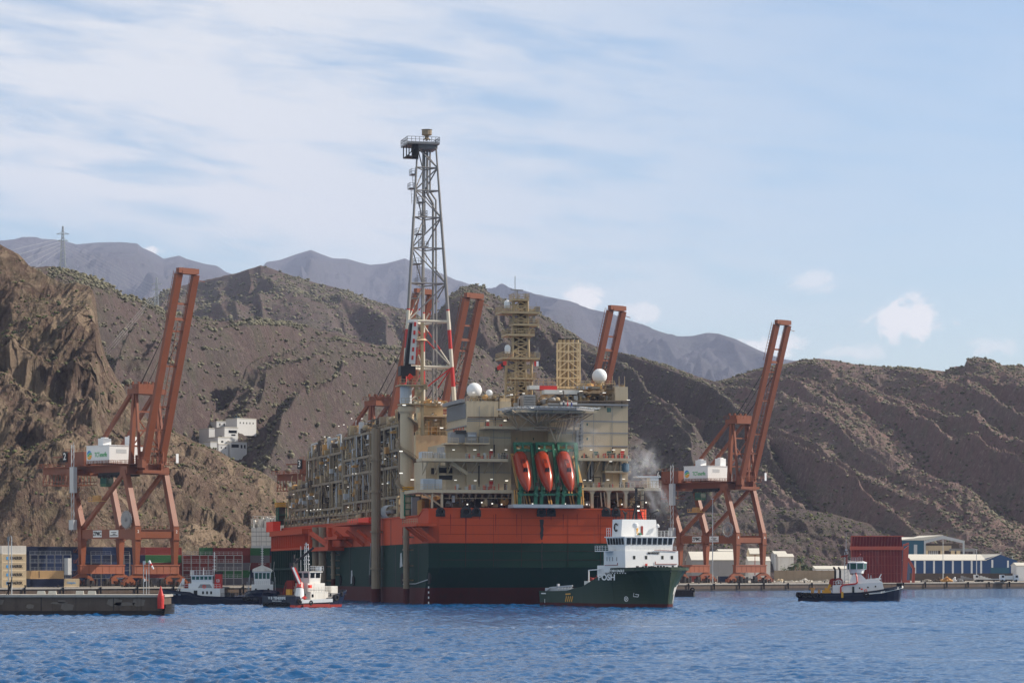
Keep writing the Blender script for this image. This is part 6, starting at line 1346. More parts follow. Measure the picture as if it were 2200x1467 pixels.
    w = wheelhouse(R, -14.6, -7.4, 6.3, 12.9, 16.1, 9, 6, 'glass', 'white', .45)
    b = MB(); b.bx(-14.6, -11.5, -10.0, -6.4, 12.75, 12.95); b.rail([(-14.6,-9.9,12.95), (-11.5,-9.9,12.95), (-11.5,-6.5,12.95)], 1.1, .8, .07, rails=3); b.bx(-14.6, -11.5, 6.4, 9.2, 12.75, 12.95); b.rail([(-14.6,9.1,12.95), (-11.5,9.1,12.95), (-11.5,6.5,12.95)], 1.1, .8, .07, rails=3); b.rail([(-6.6,-6.9,12.95), (-6.6,6.9,12.95)], .9, 1, .06); b.build('bridge_wing', M['white'], R)
    b = MB(); b.rail([(-14.6,-6.8,16.2), (-13.0,-6.8,16.2)], 1.9, .8, .08, rails=3); b.rail([(-14.8,3.4,16.2), (-8,6.6,16.2)], 1.3, .9, .07, rails=3); b.bx(-9.4, -7.6, -2, 2, 16.2, 16.5); b.build('railing', M['white'], R)
    b = MB(); b.hexa([(-15.4,-4.9,16.1),(-11.4,-4.9,16.1),(-11.4,4.9,16.1),(-15.4,4.9,16.1),(-15.4,-4.7,20.1),(-11.6,-4.5,20.1),(-11.6,4.7,20.1),(-15.4,4.7,20.1)]); f = b.build('funnel_house', M['white'], R)
    b = MB(); b.bx(-11.45, -11.3, -.75, -.35, 16.6, 18.8, 0); b.bx(-11.5, -11.36, .5, 1.0, 16.6, 18.6, 1); b.bx(-11.6, -10.9, -.2, .4, 16.2, 17.0, 2)
    for k in range(8): a = .5+k*.62; b.bar((-13.6+.75*math.cos(a), -4.92, 18.3+.85*math.sin(a)), (-13.6+.75*math.cos(a+.62), -4.92, 18.3+.85*math.sin(a+.62)), .1, .3, 3)
    b.build('door', [M['yink'], M['caisson'], M['dgreen'], M['ink']], f)
    b = MB(); b.lathe([(.18,-2.6),(.18,-.6),(.55,-.5),(.72,0),(.6,.5),(.2,.72)], (-9.6,-2.2,18.6), 12); b.bar((-9.6,-2.2,16.2), (-9.8,-.9,18), .1); b.lathe([(.4,-.4),(.45,0),(.1,.45)], (-10.8,4.6,18.7), 10); b.bar((-10.8,4.6,16.2), (-10.8,4.6,18.4), .12); b.build('satellite_dome', M['white'], R, smooth=False)
    b = MB(); b.rail([(-15.2,-4.6,20.1), (-11.6,-4.5,20.1), (-11.6,4.6,20.1), (-15.2,4.6,20.1)], 1.0, 1, .07)
    for y, d in ((-3.0, -1), (4.0, 1)): b.bar((-12.6,y,20.1), (-12.6,y,21.6), .35); b.bar((-12.6,y,21.5), (-11.8,y+d*1.3,22.1), .22); b.bx(-12.9,-12.3,y-.35,y+.35,21.3,21.8)
    b.build('fire_monitor', M['dark'], R)
    b = MB(); b.bar((-13,.2,20.1), (-13,.2,27.2), .42); b.bar((-13,.2,24), (-12.2,1.4,20.1), .25); b.bar((-13,.2,24), (-12.2,-1.2,20.1), .25); b.bar((-13,.2,24), (-14.6,.2,20.1), .25)
    for z in (22, 23.3, 24.6, 25.8): b.bar((-13,-2.3,z), (-13,2.5,z), .11); b.bar((-13,.2,z-.6), (-13,2.4,z), .08)
    for y in (-1.7, 1.2, 1.8, 2.4): b.bar((-13,y,21), (-13,y,26.6), .07)
    b.bx(-12.7,-12.2,-.5,1.3,24.4,24.55); b.bx(-12.6,-12.2,-.6,1.8,27.2,27.45); b.build('mast', M['dark'], R)
    b = MB(); b.lathe([(.3,-.9),(.7,-.7),(.7,.7),(.3,.9)], (-13.6,1.7,21.2), 10); b.build('red_tank', M['tarp'], R)
    for z in (23.0, 22.0): 
        b = MB(); b.bx(-12.6,-12.4,.2,.7,z,z+.25); b.build('deck_light', M['lamp'], R)
    # working deck
    rg = random.Random(12); b = MB()
    for k in range(3): b.tube((-24.5+k*2.4,-5,5.6), (-24.5+k*2.4,4,5.6), 1.15, None, 12, 0); b.torus((-24.5+k*2.4,-5,5.6), 1.15, .2, (0,1,0), 12, 5, 0); b.bx(-25.4+k*2.4,-23.6+k*2.4,-6.2,-5.2,4.2,6.0,1)
    b.bx(-19.6,-16.8,-6.5,5,6.2,7.4,0); b.build('winch', [M['caisson'], M['dwhite']], R)
    b = MB(); b.bar((-22.2,-6.9,5.5), (-22.2,-6.9,8.6), .25); b.bar((-22.2,-6.9,8.5), (-17.4,-6.9,8.7), .22); b.rail([(-18.6,-6.6,7.2), (-15.5,-6.6,7.7)], 1.4, .7, .09, rails=3); b.build('railing', M['white'], R)
    b = MB(); b.bar((-41,-7.2,3.6), (-39,-7.2,4.4), .3, .3); b.bar((-39,-7.2,4.4), (-29,-7.2,4.9), .3, .3)
    for k in range(9): b.bar((-35+k*.7,-7.2,3.5), (-35+k*.7,-7.2,4.7), .3, .12)
    b.bx(-42,-26,-6.9,-6.6,3.2,4.3); b.bar((-35.6,-7.1,3.6), (-35.6,-7.1,5.3), .5); b.build('cargo_rail', M['lgray'], R)
    b = MB()
    for k in range(16): y = -6+k*.8; b.bx(-3.4,-2.8,y,y+rg.uniform(.2,.6),9.1,9.1+rg.uniform(.1,.55))
    b.build('mooring_gear', M['dark'], R)
    b = MB(); b.bx(-6.3,-5.9,7.0,7.6,2,3); b.build('bow_fender', M['rubber'], R) if False else None
supply_boat()

def mastpole(parent, x, y, z0, z1, arms=4, m='white', w=.16):
    b = MB(); b.bar((x,y,z0), (x,y,z1), w, None, None, w*.5); h = z1-z0
    for k in range(arms): z = z0+h*(.25+.68*k/max(1,arms-1)); s = .9*(1-.5*k/max(1, arms)); b.bar((x,y-s,z), (x,y+s,z), w*.5); b.bar((x-s*.6,y,z), (x+s*.6,y,z), w*.5); b.bx(x-.14,x+.14,y-s-.1,y-s+.14,z-.18,z+.12)
    b.build('mast', M[m], parent)
# ---- dark blue tug with the red funnel, lying bow to the left
def funnel_tug():
    R = empty('tugboat', frame(wl(455, 1298), math.radians(176)), 'dark blue tug with white house and red funnel, bow pointing left', 'tug', 'harbour tugs')
    st = [(-12.2,2.6,3.6,2.0),(-11,3.4,4.2,2.0),(-8,3.9,4.4,1.95),(-3,4.1,4.5,2.0),(1.5,4.1,4.5,2.2),(3.2,4.0,4.5,2.5),(4.6,3.8,4.4,3.1),(7,3.1,4.2,3.3),(9,2.1,3.6,3.45),(10.6,1.0,2.4,3.6),(11.4,.4,1.3,3.7),(11.8,.02,.05,3.75)]
    h = loft('hull', st, [M['hull_red'], M['navy'], M['gray']], R, .15, 1.2, 1.5)
    b = MB(); b.bar((9.6,3.0,2.6), (8.4,3.4,2.5), .06, .35); b.bar((7.6,3.7,2.5), (7.0,3.8,2.5), .06, .3); b.build('hull_mark', M['lgray'], h)
    s = house('deckhouse', R, -2.6, 7.2, -3.2, 3.2, 1.9, 4.0); b = MB()
    for x in (-.4, .6, 1.6): b.bx(x-.22, x+.22, 3.19, 3.25, 2.6, 3.3)
    b.bx(3.0, 3.9, 3.19, 3.25, 2.0, 3.5); b.build('window', M['glass'], s)
    q = house('bridge_base', R, -.8, 5.3, -2.6, 2.6, 4.0, 5.2); b = MB(); b.prism([(-.6, 4.1), (3.0, 4.1), (2.4, 5.0), (0, 5.0)], 'y', 2.6, 2.66); b.build('awning', M['gray'], q)
    w = wheelhouse(R, -.5, 4.6, 2.3, 5.2, 7.2, 4, 5, 'gglass', 'white', .12)
    b = MB(); b.rail([(-.7,2.6,7.3), (4.9,2.6,7.3), (4.9,-2.6,7.3)], 1.1, .7, .06, rails=3); b.rail([(-2.6,3.1,4.0), (-.8,3.1,4.0)], 1, .6, .05); b.rail([(5.3,3.0,4.0), (7.2,3.0,4.0), (7.2,-3.0,4.0)], 1.0, .7, .05); b.bar((2,0,7.3), (2,0,9.1), .14); b.build('railing', M['white'], R)
    b = MB(); b.hexa([(-2.5,-1,4.0),(-.7,-1,4.0),(-.7,1,4.0),(-2.5,1,4.0),(-2.5,-.9,7.5),(-1.0,-.9,7.5),(-1.0,.9,7.5),(-2.5,.9,7.5)], 0); b.bx(-2.6,-.9,-1,1,7.5,8.1,1); f = b.build('funnel', [M['red'], M['dark']], R)
    b = MB(); b.bx(-2.05,-1.35,.98,1.06,5.5,6.2); b.build('emblem', M['white'], f); text('B', .6, M['red'], f, (-1.7, 1.1, 5.85), (-1,0,0), (0,0,1), bold=.03)
    mastpole(R, -.6, 0, 7.3, 12.9, 6, 'lgray', .22)
    b = MB(); b.bar((8.2,1.2,3.2), (6.9,1.2,6.4), .16); b.bar((9.0,-1,3.2), (7.6,-1,5.8), .1); b.bx(6.6,7.1,.9,1.5,5.0,6.4); b.build('search_light', M['white'], R)
    b = MB(); b.lathe([(.5,-.7),(.5,.7)], (5.9,1.5,4.5), 10, 'x'); b.build('winch', M['caisson'], R)
    b = MB(); b.torus((1.4,2.7,4.4), .34, .08, (0,1,0), 12, 5); b.build('life_ring', M['tarp'], R)
    b = MB(); b.bx(-6,-5.2,2,3,1.9,2.8); b.bx(-4.4,-3.6,-1,1,1.6,3.0); b.rail([(-3,3.9,2.0), (-8,3.9,2.0)], .8, 1, .05); b.build('towing_gear', M['dark'], R)
    for k in range(4): tyre(R, (-11.6+k*.9, 3.6+.3*k if k < 2 else 4.3, 1.4), (0,1,0), .55)
funnel_tug()
# ---- white fronted tug behind it, seen bow on
def front_tug():
    R = empty('tugboat', frame(wl(553, 1295.5) + Vector((0,14,0)), math.radians(-84)), 'tug seen bow on with white wheelhouse, behind the stern of the dark tug', 'tug', 'harbour tugs')
    st = [(-18,2.6,3.6,2.0),(-14,3.9,4.4,2.0),(-6,4.1,4.5,2.1),(2,4.0,4.5,2.5),(6,3.0,4.2,2.9),(8.4,1.6,3.4,3.2),(9.8,.4,1.8,3.4),(10.2,.02,.05,3.5)]
    h = loft('hull', st, [M['hull_red'], M['navy'], M['gray']], R, .15, 1.2, 1.5)
    s = house('deckhouse', R, -4, 4.5, -2.7, 2.7, 2.0, 4.7); b = MB()
    for y in (-1.7, 1.5): b.bx(4.49, 4.55, y-.25, y+.25, 3.2, 3.7)
    b.build('window', M['glass'], s)
    w = wheelhouse(R, -1.6, 2.2, 2.0, 4.7, 8.0, 4, 3, 'gglass', 'white', .22)
    b = MB(); b.prism([(-2.6, 8.1), (2.6, 8.1), (2.4, 8.7), (.3, 9.6), (-.3, 9.6), (-2.4, 8.7)], 'x', -.2, .3); b.bar((.6,.3,9.3), (.6,2.6,8.2), .45, .5); b.bar((.3,0,9.2), (.3,0,15.0), .26, None, None, .14)
    for k in range(9): z = 9.6+k*.6; b.bx(.1,.5,-.34,.34,z,z+.16)
    b.bar((.3,-1.0,10.0), (.3,1.0,10.0), .08); b.bar((.3,-3.4,8.0), (.3,-3.0,10.2), .07); b.bar((.3,2.9,8.0), (.3,3.1,10.6), .07); b.build('mast', M['dwhite'], R)
    b = MB(); b.rail([(4.4,-2.6,4.7), (4.4,2.6,4.7)], .9, .5, .05, rails=3); b.rail([(2,-3.6,2.8), (2,-3.2,6.5)], .9, .6, .08); b.rail([(2,3.4,2.8), (2,3.1,7)], .9, .6, .08)
    for y in (-3.4, 3.3): b.bar((1.5,y,2.4), (1.5,y,6.6), .14); b.bar((1.5,y-.5,2.4), (1.5,y-.5,5.4), .12)
    b.build('railing', M['lgray'], R)
    b = MB(); b.bx(5,6.5,-1.5,1.5,2.4,3.4); b.bar((7,-2,3), (7,2,3), .5); b.build('winch', M['dark'], R)
    for y in (-2, -1, 0, 1, 2): tyre(R, (9.4-abs(y)*.5, y, 2.4), (1,0,0), .5)
front_tug()
# ---- tug seen from its stern quarter at the big ship's side
def stern_tug():
    Mx = frame(wl(594, 1306), math.radians(52)); R = empty('tugboat', Mx, 'dark tug seen stern first with white and red deck crane, beside the big hull', 'tug', 'harbour tugs')
    st = [(0,4.0,4.5,2.75),(1.0,4.4,4.8,2.75),(2.4,4.6,4.9,2.7),(2.9,4.6,4.9,1.6),(8,4.6,4.9,1.6),(13,4.5,4.8,1.8),(14,4.3,4.8,3.0),(17,3.5,4.5,3.5),(19.5,2.2,3.6,3.8),(21,.9,2.0,4.0),(21.6,.02,.05,4.1)]
    h = loft('hull', st, [M['caisson'], M['navy'], M['gray']], R, .75, 1.2, 1.5)
    b = MB(); b.bx(-.06, -.01, -4.2, 4.2, .9, 1.9); b.build('transom_band', M['navy'], h)
    text('V B TENERIFE', .85, M['wink'], h, (-.1, -.2, 2.25), (0,-1,0), (0,0,1), sx=1.05, bold=.02); text('SANTA CRUZ', .42, M['wink'], h, (-.1, -.2, 1.62), (0,-1,0), (0,0,1), sx=1.1)
    b = MB(); b.bar((3.0,-4.96,1.5), (13.4,-4.9,1.7), .12, .75); b.build('bulwark_strip', M['lgray'], h)
    b = MB(); b.bar((3.4,-5.0,.55), (12.4,-4.95,.55), .1, .7); b.build('boot_top', M['caisson'], h)
    s = house('deckhouse', R, 8.6, 14.6, -2.5, 2.5, 1.4, 3.7, 'dwhite'); b = MB(); b.bx(9,9.6,-2.56,-2.48,2.4,3.1); b.bx(15.2,15.6,-2.56,-2.48,2.4,3.2); b.bx(8.5,8.6,-1,-.4,1.6,3.2); b.build('window', M['glass'], s)
    q = house('bridge_base', R, 8.0, 13.8, -2.2, 2.2, 3.7, 5.6, 'dwhite'); b = MB(); b.rail([(7.4,-2.9,3.7), (15.4,-2.9,3.7)], 1.1, .8, .06); b.rail([(7.4,-2.9,3.7), (7.4,2.9,3.7)], 1.1, .8, .06); b.build('railing', M['dwhite'], R)
    w = wheelhouse(R, 8.9, 12.6, 1.9, 5.6, 8.2, 2, 2, 'glass', 'dwhite', .15)
    b = MB(); b.tube((5.4,-2.0,1.2), (6.0,-1.6,4.4), 1.25, .85, 14, 0); b.tube((6.0,-1.6,4.4), (6.5,-1.3,5.6), .9, .7, 12, 1); b.bx(5.2,6.6,-3.2,-3.05,2.2,2.5,1); b.bx(5.75,6.05,-3.22,-3.02,1.9,2.8,1); b.bar((6.4,-1.3,5.4), (4.6,-.6,9.6), .75, .8, 1); b.bar((5.9,-1.75,5.4), (4.3,-1.0,9.2), .3, .4, 0); b.bar((4.6,-.6,9.6), (8.2,-3.8,13.6), .5, .5, 2); b.bar((4.7,-.2,9.4), (8.2,-3.2,13.3), .16, .16, 2); b.bx(4.2,5.2,-1.2,0,9.2,10.2,2); b.build('deck_crane', [M['white'], M['red'], M['dark']], R)
    b = MB(); b.bar((8.2,1.6,5.6), (8.2,1.6,11.2), .7, .9); b.bar((8.2,2.2,8), (8.2,2.2,12), .4); b.build('funnel', M['dark'], R)
    mastpole(R, 11, 1.0, 8.3, 14.8, 6, 'lgray', .2)
    b = MB()
    for z in (9, 10, 11, 12, 13): b.bar((10.2,-.4,z), (11.8,2.2,z), .08)
    for o in ((10.2,-.4), (11.8,2.2), (10.3,2.0)): b.bar((*o,8.3), (*o,14), .09)
    b.rail([(8.6,-2.3,8.4), (13.2,-2.3,8.4)], 1, .6, .06); b.lathe([(.7,0),(.7,.9)], (12.4,-1.6,8.4), 10); b.build('mast_frame', M['lgray'], R)
    b = MB(); b.bx(6.9,9,1.6,3.3,4.2,6.2); b.bar((6,3.2,1.6), (7.4,3.2,6), .25); b.bar((5.2,3.2,1.6), (6.6,3.2,5.8), .15); b.build('exhaust_casing', M['caisson'], R)
    b = MB(); b.bx(6.0,6.8,1.4,2.6,1.4,4.2); b.build('locker', M['yellow'], R); b = MB(); b.bx(7.6,8.3,-3.2,-2.6,4.5,5.2); b.build('life_raft', M['tarp'], R)
    b = MB(); b.bx(2.8,5.2,-1.4,2.4,1.1,2.2); b.tube((3.6,-2,2.2), (3.6,2.6,2.2), .8, None, 10); b.build('towing_winch', M['dark'], R)
    house('fore_house', R, 15.8, 18.2, -2.2, 2.2, 3.3, 4.9, 'dwhite')
    for x, y, z in ((2.2,-4.9,1.5), (6.0,-5.0,1.2), (14.6,-4.9,2.3)): tyre(R, (x, y, z), (0,1,0), .85 if x > 10 else .6)
    for k in range(9): tyre(R, (-.1, -3.9+k*.95, .95), (1,0,0), .42)
    for k in range(5): tyre(R, (17.2+k*.8, -4.4+k*.75, 3.0), (.6,-.8,0), .6)
stern_tug()
# ---- tug under way on the right
def right_tug():
    R = empty('tugboat', frame(wl(1826, 1291), math.radians(-7)), 'navy hulled tug with white house and green glazed wheelhouse under way at right', 'tug', 'harbour tugs')
    st = [(-13.8,2.4,3.6,2.4),(-12.6,3.6,4.4,2.3),(-9,4.3,4.8,2.2),(-3,4.5,4.9,2.25),(3,4.4,4.9,2.5),(7,3.7,4.7,3.0),(9.8,2.6,4.2,3.5),(11.6,1.6,3.3,3.9),(12.8,.7,2.0,4.2),(13.2,.02,.05,4.3)]
    h = loft('hull', st, [M['hull_red'], M['navy'], M['gray']], R, .2, 1.2, 1.5)
    b = MB(); b.bar((4.0,-4.98,2.0), (8.2,-4.5,2.35), .2, .3); b.bar((8.2,-4.6,2.4), (12.6,-2.3,3.4), .25, .45); b.bar((12.6,-2.3,3.5), (14.1,-.3,3.9), .3, .6); b.build('rubbing_strake', M['dwhite'], h)
    b = MB(); b.bx(12.4,13.8,-1.5,1.5,3.6,4.9); b.build('bow_fender', M['rubber'], h)
    b = MB()
    for k in range(9): b.bx(10.6+k*.22, 10.72+k*.22, -3.3+k*.12, -3.25+k*.12, 3.2, 3.5)
    b.build('lettering', M['wink'], h)
    s = MB(); s.hexa([(-4.6,-3.3,2.0),(9.2,-3.0,2.6),(9.2,3.0,2.6),(-4.6,3.3,2.0),(-4.6,-3.2,4.3),(8.6,-2.8,5.2),(8.6,2.8,5.2),(-4.6,3.2,4.3)]); s.hexa([(3.6,-2.6,4.9),(8.6,-2.6,5.1),(8.6,2.6,5.1),(3.6,2.6,4.9),(4.4,-2.2,5.9),(7.4,-2.2,6.0),(7.4,2.2,6.0),(4.4,2.2,5.9)]); s = s.build('deckhouse', M['white'], R)
    b = MB(); b.bx(.6,1.2,-3.32,-3.18,2.2,4.0); 
    for x, z in ((2.6,3.6),(4.8,3.8),(6.8,4.0)): b.lathe([(.22,0),(.22,-.14)], (x,-3.12,z), 10, 'y')
    b.build('window', M['glass'], s)
    b = MB(); b.torus((4.2,-3.25,2.9), .32, .08, (0,1,0), 12, 5); b.bx(2.9,3.4,-3.3,-3.15,3.1,3.5); b.build('life_ring', M['tarp'], s)
    b = MB(); b.path([(-2.4,-3.4,2.2), (-2.4,-3.4,3.9), (-1.8,-3.4,4.4), (1.6,-3.35,4.7), (2.0,-3.3,5.1), (1.8,-2.7,6.6), (1.6,-2.2,7.6)], .2, 8); b.build('fire_main', M['red'], s)
    t = MB(); t.hexa([(-.6,-2.7,4.2),(5.2,-2.5,4.9),(5.2,2.5,4.9),(-.6,2.7,4.2),(.8,-1.7,7.3),(2.9,-1.7,7.3),(2.9,1.7,7.3),(.8,1.7,7.3)]); t.build('bridge_base', M['white'], R)
    b = MB(); b.lathe([(1.7,0),(1.75,.5)], (1.8,0,7.2), 8); b.build('ring_deck', M['dark'], R)
    w = MB(); w.lathe([(1.8,0),(2.1,.9),(2.5,1.1)], (1.8,0,7.5), 8, 'z', 0); w.lathe([(2.5,1.1),(2.55,2.7)], (1.8,0,7.5), 8, 'z', 1); w.lathe([(2.75,2.7),(2.75,2.95),(1.9,3.2)], (1.8,0,7.5), 8, 'z', 0)
    for k in range(8): a = k*math.pi/4; w.bar((1.8+2.55*math.cos(a),2.55*math.sin(a),8.5), (1.8+2.6*math.cos(a),2.6*math.sin(a),10.3), .22, None, 0)
    w.build('wheelhouse', [M['white'], M['gglass']], R)
    b = MB(); b.rail([(.2,-1.8,10.7), (3.4,-1.8,10.7), (3.4,1.8,10.7)], 1.0, .6, .06, rails=3); b.rail([(5.2,-2.3,5.1), (8.4,-2.5,5.3)], 1, .6, .06); b.rail([(-4.4,-3.1,4.4), (-.6,-2.8,4.5)], 1, .6, .06); b.build('railing', M['white'], R)
    b = MB(); b.bar((2.0,-.3,10.7), (2.0,-.3,12.0), .35); b.bar((2.0,-.3,12.0), (2.8,-.6,12.6), .3); b.bar((-2.4,-.8,11.9), (-.6,-.8,12.4), .4); b.bar((-.8,-.8,10), (-.8,-.8,12.2), .3); b.build('fire_monitor', M['caisson'], R)
    b = MB()
    for y in (-.9, .9):
        for x in (-1.5, -.4): b.bar((x,y,4.4), (x*.6-.5,y*.5,13.2), .15)
    for k in range(8): z = 5.5+k; b.bar((-1.5+k*.08,-.9,z), (-.4,-.9,z+.6), .08); b.bar((-1.5+k*.08,-.9,z), (-1.4,.9,z), .08)
    b.bar((-1.0,0,13), (-1.0,0,18.5), .14, None, None, .06); b.bar((-1,-.9,14.4), (-1,.9,14.4), .1); b.bar((-1,-.7,16), (-1,.7,16), .1); b.bx(-1.3,-.7,-.3,.3,13.6,14.0); b.build('mast', M['lgray'], R)
    for x in (-3.9, -2.6):
        b = MB(); b.tube((x,-1.6,4.2), (x,-1.6,8.4), .28, None, 8); b.tube((x,-1.6,8.4), (x-.5,-1.6,9.2), .28, .25, 8); b.build('exhaust_pipe', M['dark'], R)
    b = MB(); b.lathe([(1.2,-1.6),(1.2,1.6)], (-4.4,0,5.0), 14, 'y'); b.bx(-5.4,-2.2,-1.9,1.9,4.3,5.6); b.lathe([(1.3,-1.9),(1.3,-1.75)], (-3.0,0,5.0), 16, 'y'); wn = b.build('winch', M['caisson'], R)
    b = MB(); b.torus((-3.0,-2.0,5.0), .72, .07, (0,1,0), 16, 5); b.build('emblem', M['wink'], wn); text('B', .95, M['wink'], wn, (-3.0,-1.95,5.0), (1,0,0), (0,0,1), bold=.03)
    b = MB(); b.bar((-6.4,-1.6,2), (-5.2,-1.6,4.6), .6); b.bar((-5.6,-1.8,2), (-6.6,-1.8,3.6), .5); b.bx(-7.4,-5.0,-2.4,-.6,2,3.0); b.bx(-2.3,-1.7,-4.98,-4.8,1.0,2.6); b.build('deck_crane', M['yellow'], R)
    b = MB(); b.bx(-10.4,-9.6,-1,0,2.1,3.6); b.bar((-10.8,-.5,3.4), (-9.3,-.5,3.4), .4); b.bx(-8.6,-7.9,-.6,.6,1.9,3.1); b.build('towing_bitt', M['orange_tan'], R)
    b = MB(); b.bar((7.4,-.6,5.6), (8.4,-.6,7.3), .4, .25); b.bx(6.8,8.2,-.8,.8,5.9,6.2); b.bar((5.6,-1.4,5.8), (5.6,-1.4,7.0), .14); b.bar((4.9,-1.9,6.0), (4.9,-1.9,7.4), .1); b.build('search_light', M['white'], R)
    for k, (x, y) in enumerate(((-13.9,-2.0),(-13.2,-3.9),(-12.0,-4.5),(-10.7,-4.75),(-9.3,-4.85),(-7.6,-4.9))): tyre(R, (x, y, 1.75-.05*k), (0,1,0) if k > 1 else (-.8,-.6,0), .75-.02*k)
    tyre(R, (4.4,-5.0,1.7), (0,1,0), .8)
    for k in range(4): tyre(R, (-14.0,-1+k*.9,1.7), (1,0,0), .7)
right_tug()
# ---- low dark pontoon by the supply boat's bow
b = MB(); p = wl(1470, 1281); Mb = frame(p, math.radians(-10)); R = empty('work_pontoon', Mb, 'low dark rusty pontoon half hidden behind the green boat bow', 'pontoon')
b.bx(-3, 2.9, 0, 4, -.5, 2.0, 0); b.bx(-3.1, 3.0, -.05, 4.05, 1.55, 2.05, 0)
for k in range(6): b.bx(-2.8+k*1.05, -2.6+k*1.05, -.08, 0, 0, 1.5, 0)
b.build('hull', M['dark'], R); tyre(R, (2.6, -.2, 2.1), (0,1,0), .8)
# ------------------------------------------------------------------ near pier on the left
def pier():
    D0 = 9.5*F/(1322-HOR); zt = CAMH - (1277-HOR)*D0/F; x1 = (351-CX)*D0/F
    b = MB(); b.bx(-260, x1-.02, D0, D0+13, .9, zt-.45, 0); b.bx(-260, x1-.3, D0+.25, D0+12.9, -4, .9, 1); b.bx(-260, x1+.3, D0-.35, D0+13.3, zt-.45, zt, 2)
    x = x1-9.5
    while x > -130: b.bx(x-.08, x+.08, D0-.04, D0+.02, .9, zt-.45, 1); x -= 9.8+2.0*((int(x)) % 3)
    rg = random.Random(4)
    p = b.build('pier', [M['pierwall'], M['wet'], M['concrete']]); tag(p, 'old stained concrete pier in the left foreground', 'pier')
    for k in range(22):
        b = MB(); xx = x1-3-rg.random()*95; w, h = rg.uniform(1, 6), rg.uniform(.4, 1.6); zc = rg.uniform(1.6, zt-1.2); b.prism([(xx-w/2, zc-h*.2), (xx-w*.2, zc-h/2), (xx+w*.4, zc-h*.4), (xx+w/2, zc+h*.3), (xx, zc+h/2), (xx-w*.4, zc+h*.4)], 'y', D0-.03, D0+.01); b.build('repair_patch', M['patch'], p)
    b = MB()
    for k in range(9): b.bar((x1-.1+k*.05, D0-.5, -.2+k*.28), (x1+.5, D0+12, -.2+k*.28), .5, .2)
    b.build('fender_timber', M['rubber'], p)
    # a second lower kerb and pier furniture
    b = MB(); cx, cz = x1-.9, zt; c = (x1-.4, D0-.9, zt-2.6)
    b.lathe([(.62, 0), (.66, 1.8), (.60, 2.4), (.22, 3.7), (.05, 4.3)], c, 14); o = b.build('channel_beacon', M['red']); tag(o, 'red pointed beacon at the seaward end of the pier', 'beacon')
    for k, (px, pt, lab) in enumerate(((18.0, 1156, 'pale lamp mast with brackets, left one of the pair on the pier'), (25.0, 1153, 'pale bent topped mast, right one of the pair on the pier'))):
        q = P(px, 1276, D0+4); top = P(px, pt, D0+4); b = MB(); b.tube((q.x, q.y, zt), (q.x, q.y, top.z), .11, .08, 8); r = b.build('lamp_mast', M['lgray']); tag(r, lab, 'lamp mast')
        b = MB()
        if k: b.path([(q.x, q.y, top.z), (q.x-.15, q.y, top.z+.2), (q.x-.4, q.y, top.z+.1)], .1, 6)
        else: b.bx(q.x-.2, q.x+.2, q.y-.2, q.y+.2, top.z-.5, top.z+.3); b.bar((q.x, q.y, top.z), (q.x, q.y, top.z+1.0), .05)
        b.build('lamp_head', M['gray'], r)
    q = P(20, 1262, D0+3); b = MB(); b.bx(q.x-.3, q.x-.05, q.y, q.y+.3, zt, zt+2.4); b.bx(q.x-.5, q.x+.3, q.y, q.y+.4, zt+2.0, zt+2.4)
    for k in range(7): b.bar((q.x-.6+k*.16, q.y, zt+.2*k), (q.x-.2+k*.12, q.y, zt+.5*k+.4), .12)
    tag(b.build('mooring_davit', M['dark']), 'small black davit at the foot of the pale masts', 'davit')
    for px, y0, lab in ((308.5, 1210, 'slim pale pole with traffic lamp, taller of the two near the pier end'), (314.5, 1222, 'thin white pole with flag arm beside the traffic lamp pole')):
        q = P(px, 1272, D0+3); t = P(px, y0, D0+3); b = MB(); b.tube((q.x, q.y, zt), (q.x, q.y, t.z), .07, None, 6)
        if px < 310: b.bx(q.x-.12, q.x+.35, q.y-.2, q.y+.1, t.z-.2, t.z+.5); b.lathe([(.02,-.3),(.2,-.25),(.2,.25),(.02,.3)], (q.x+.15, q.y-.2, t.z-3.2), 10)
        tag(b.build('signal_pole', M['lgray']), lab, 'pole')
    q = P(320, 1204, D0+3); e = P(330, 1222, D0+3); b = MB(); b.tube(q, q.lerp(e, .35), .24, .2, 8, 0); b.tube(q.lerp(e, .35), q.lerp(e, .6), .2, .17, 8, 1); b.tube(q.lerp(e, .6), e, .17, .13, 8, 0); b.bar(q, (q.x, q.y, zt), .07, None, 0); tag(b.build('windsock', [M['white'], M['red']]), 'white and red windsock hanging on a pole near the pier end', 'windsock')
    b = MB()
    for px in (88, 112, 171, 197): q = P(px, 1268, D0+6); b = MB(); b.hexa([(q.x-.8,q.y,zt),(q.x+.8,q.y,zt),(q.x+.8,q.y+.6,zt),(q.x-.8,q.y+.6,zt),(q.x-.7,q.y+.2,zt+.7),(q.x+.7,q.y+.2,zt+.7),(q.x+.7,q.y+.45,zt+.7),(q.x-.7,q.y+.45,zt+.7)]); tag(b.build('concrete_barrier', M['roof']), {88:'white concrete barrier in front of the navy container, left one', 112:'white concrete barrier in front of the navy container, right one', 171:'pale barrier by the landside bogies of the left crane', 197:'pale barrier just right of the landside bogies'}[px], 'barrier', 'barriers on the pier')
pier()

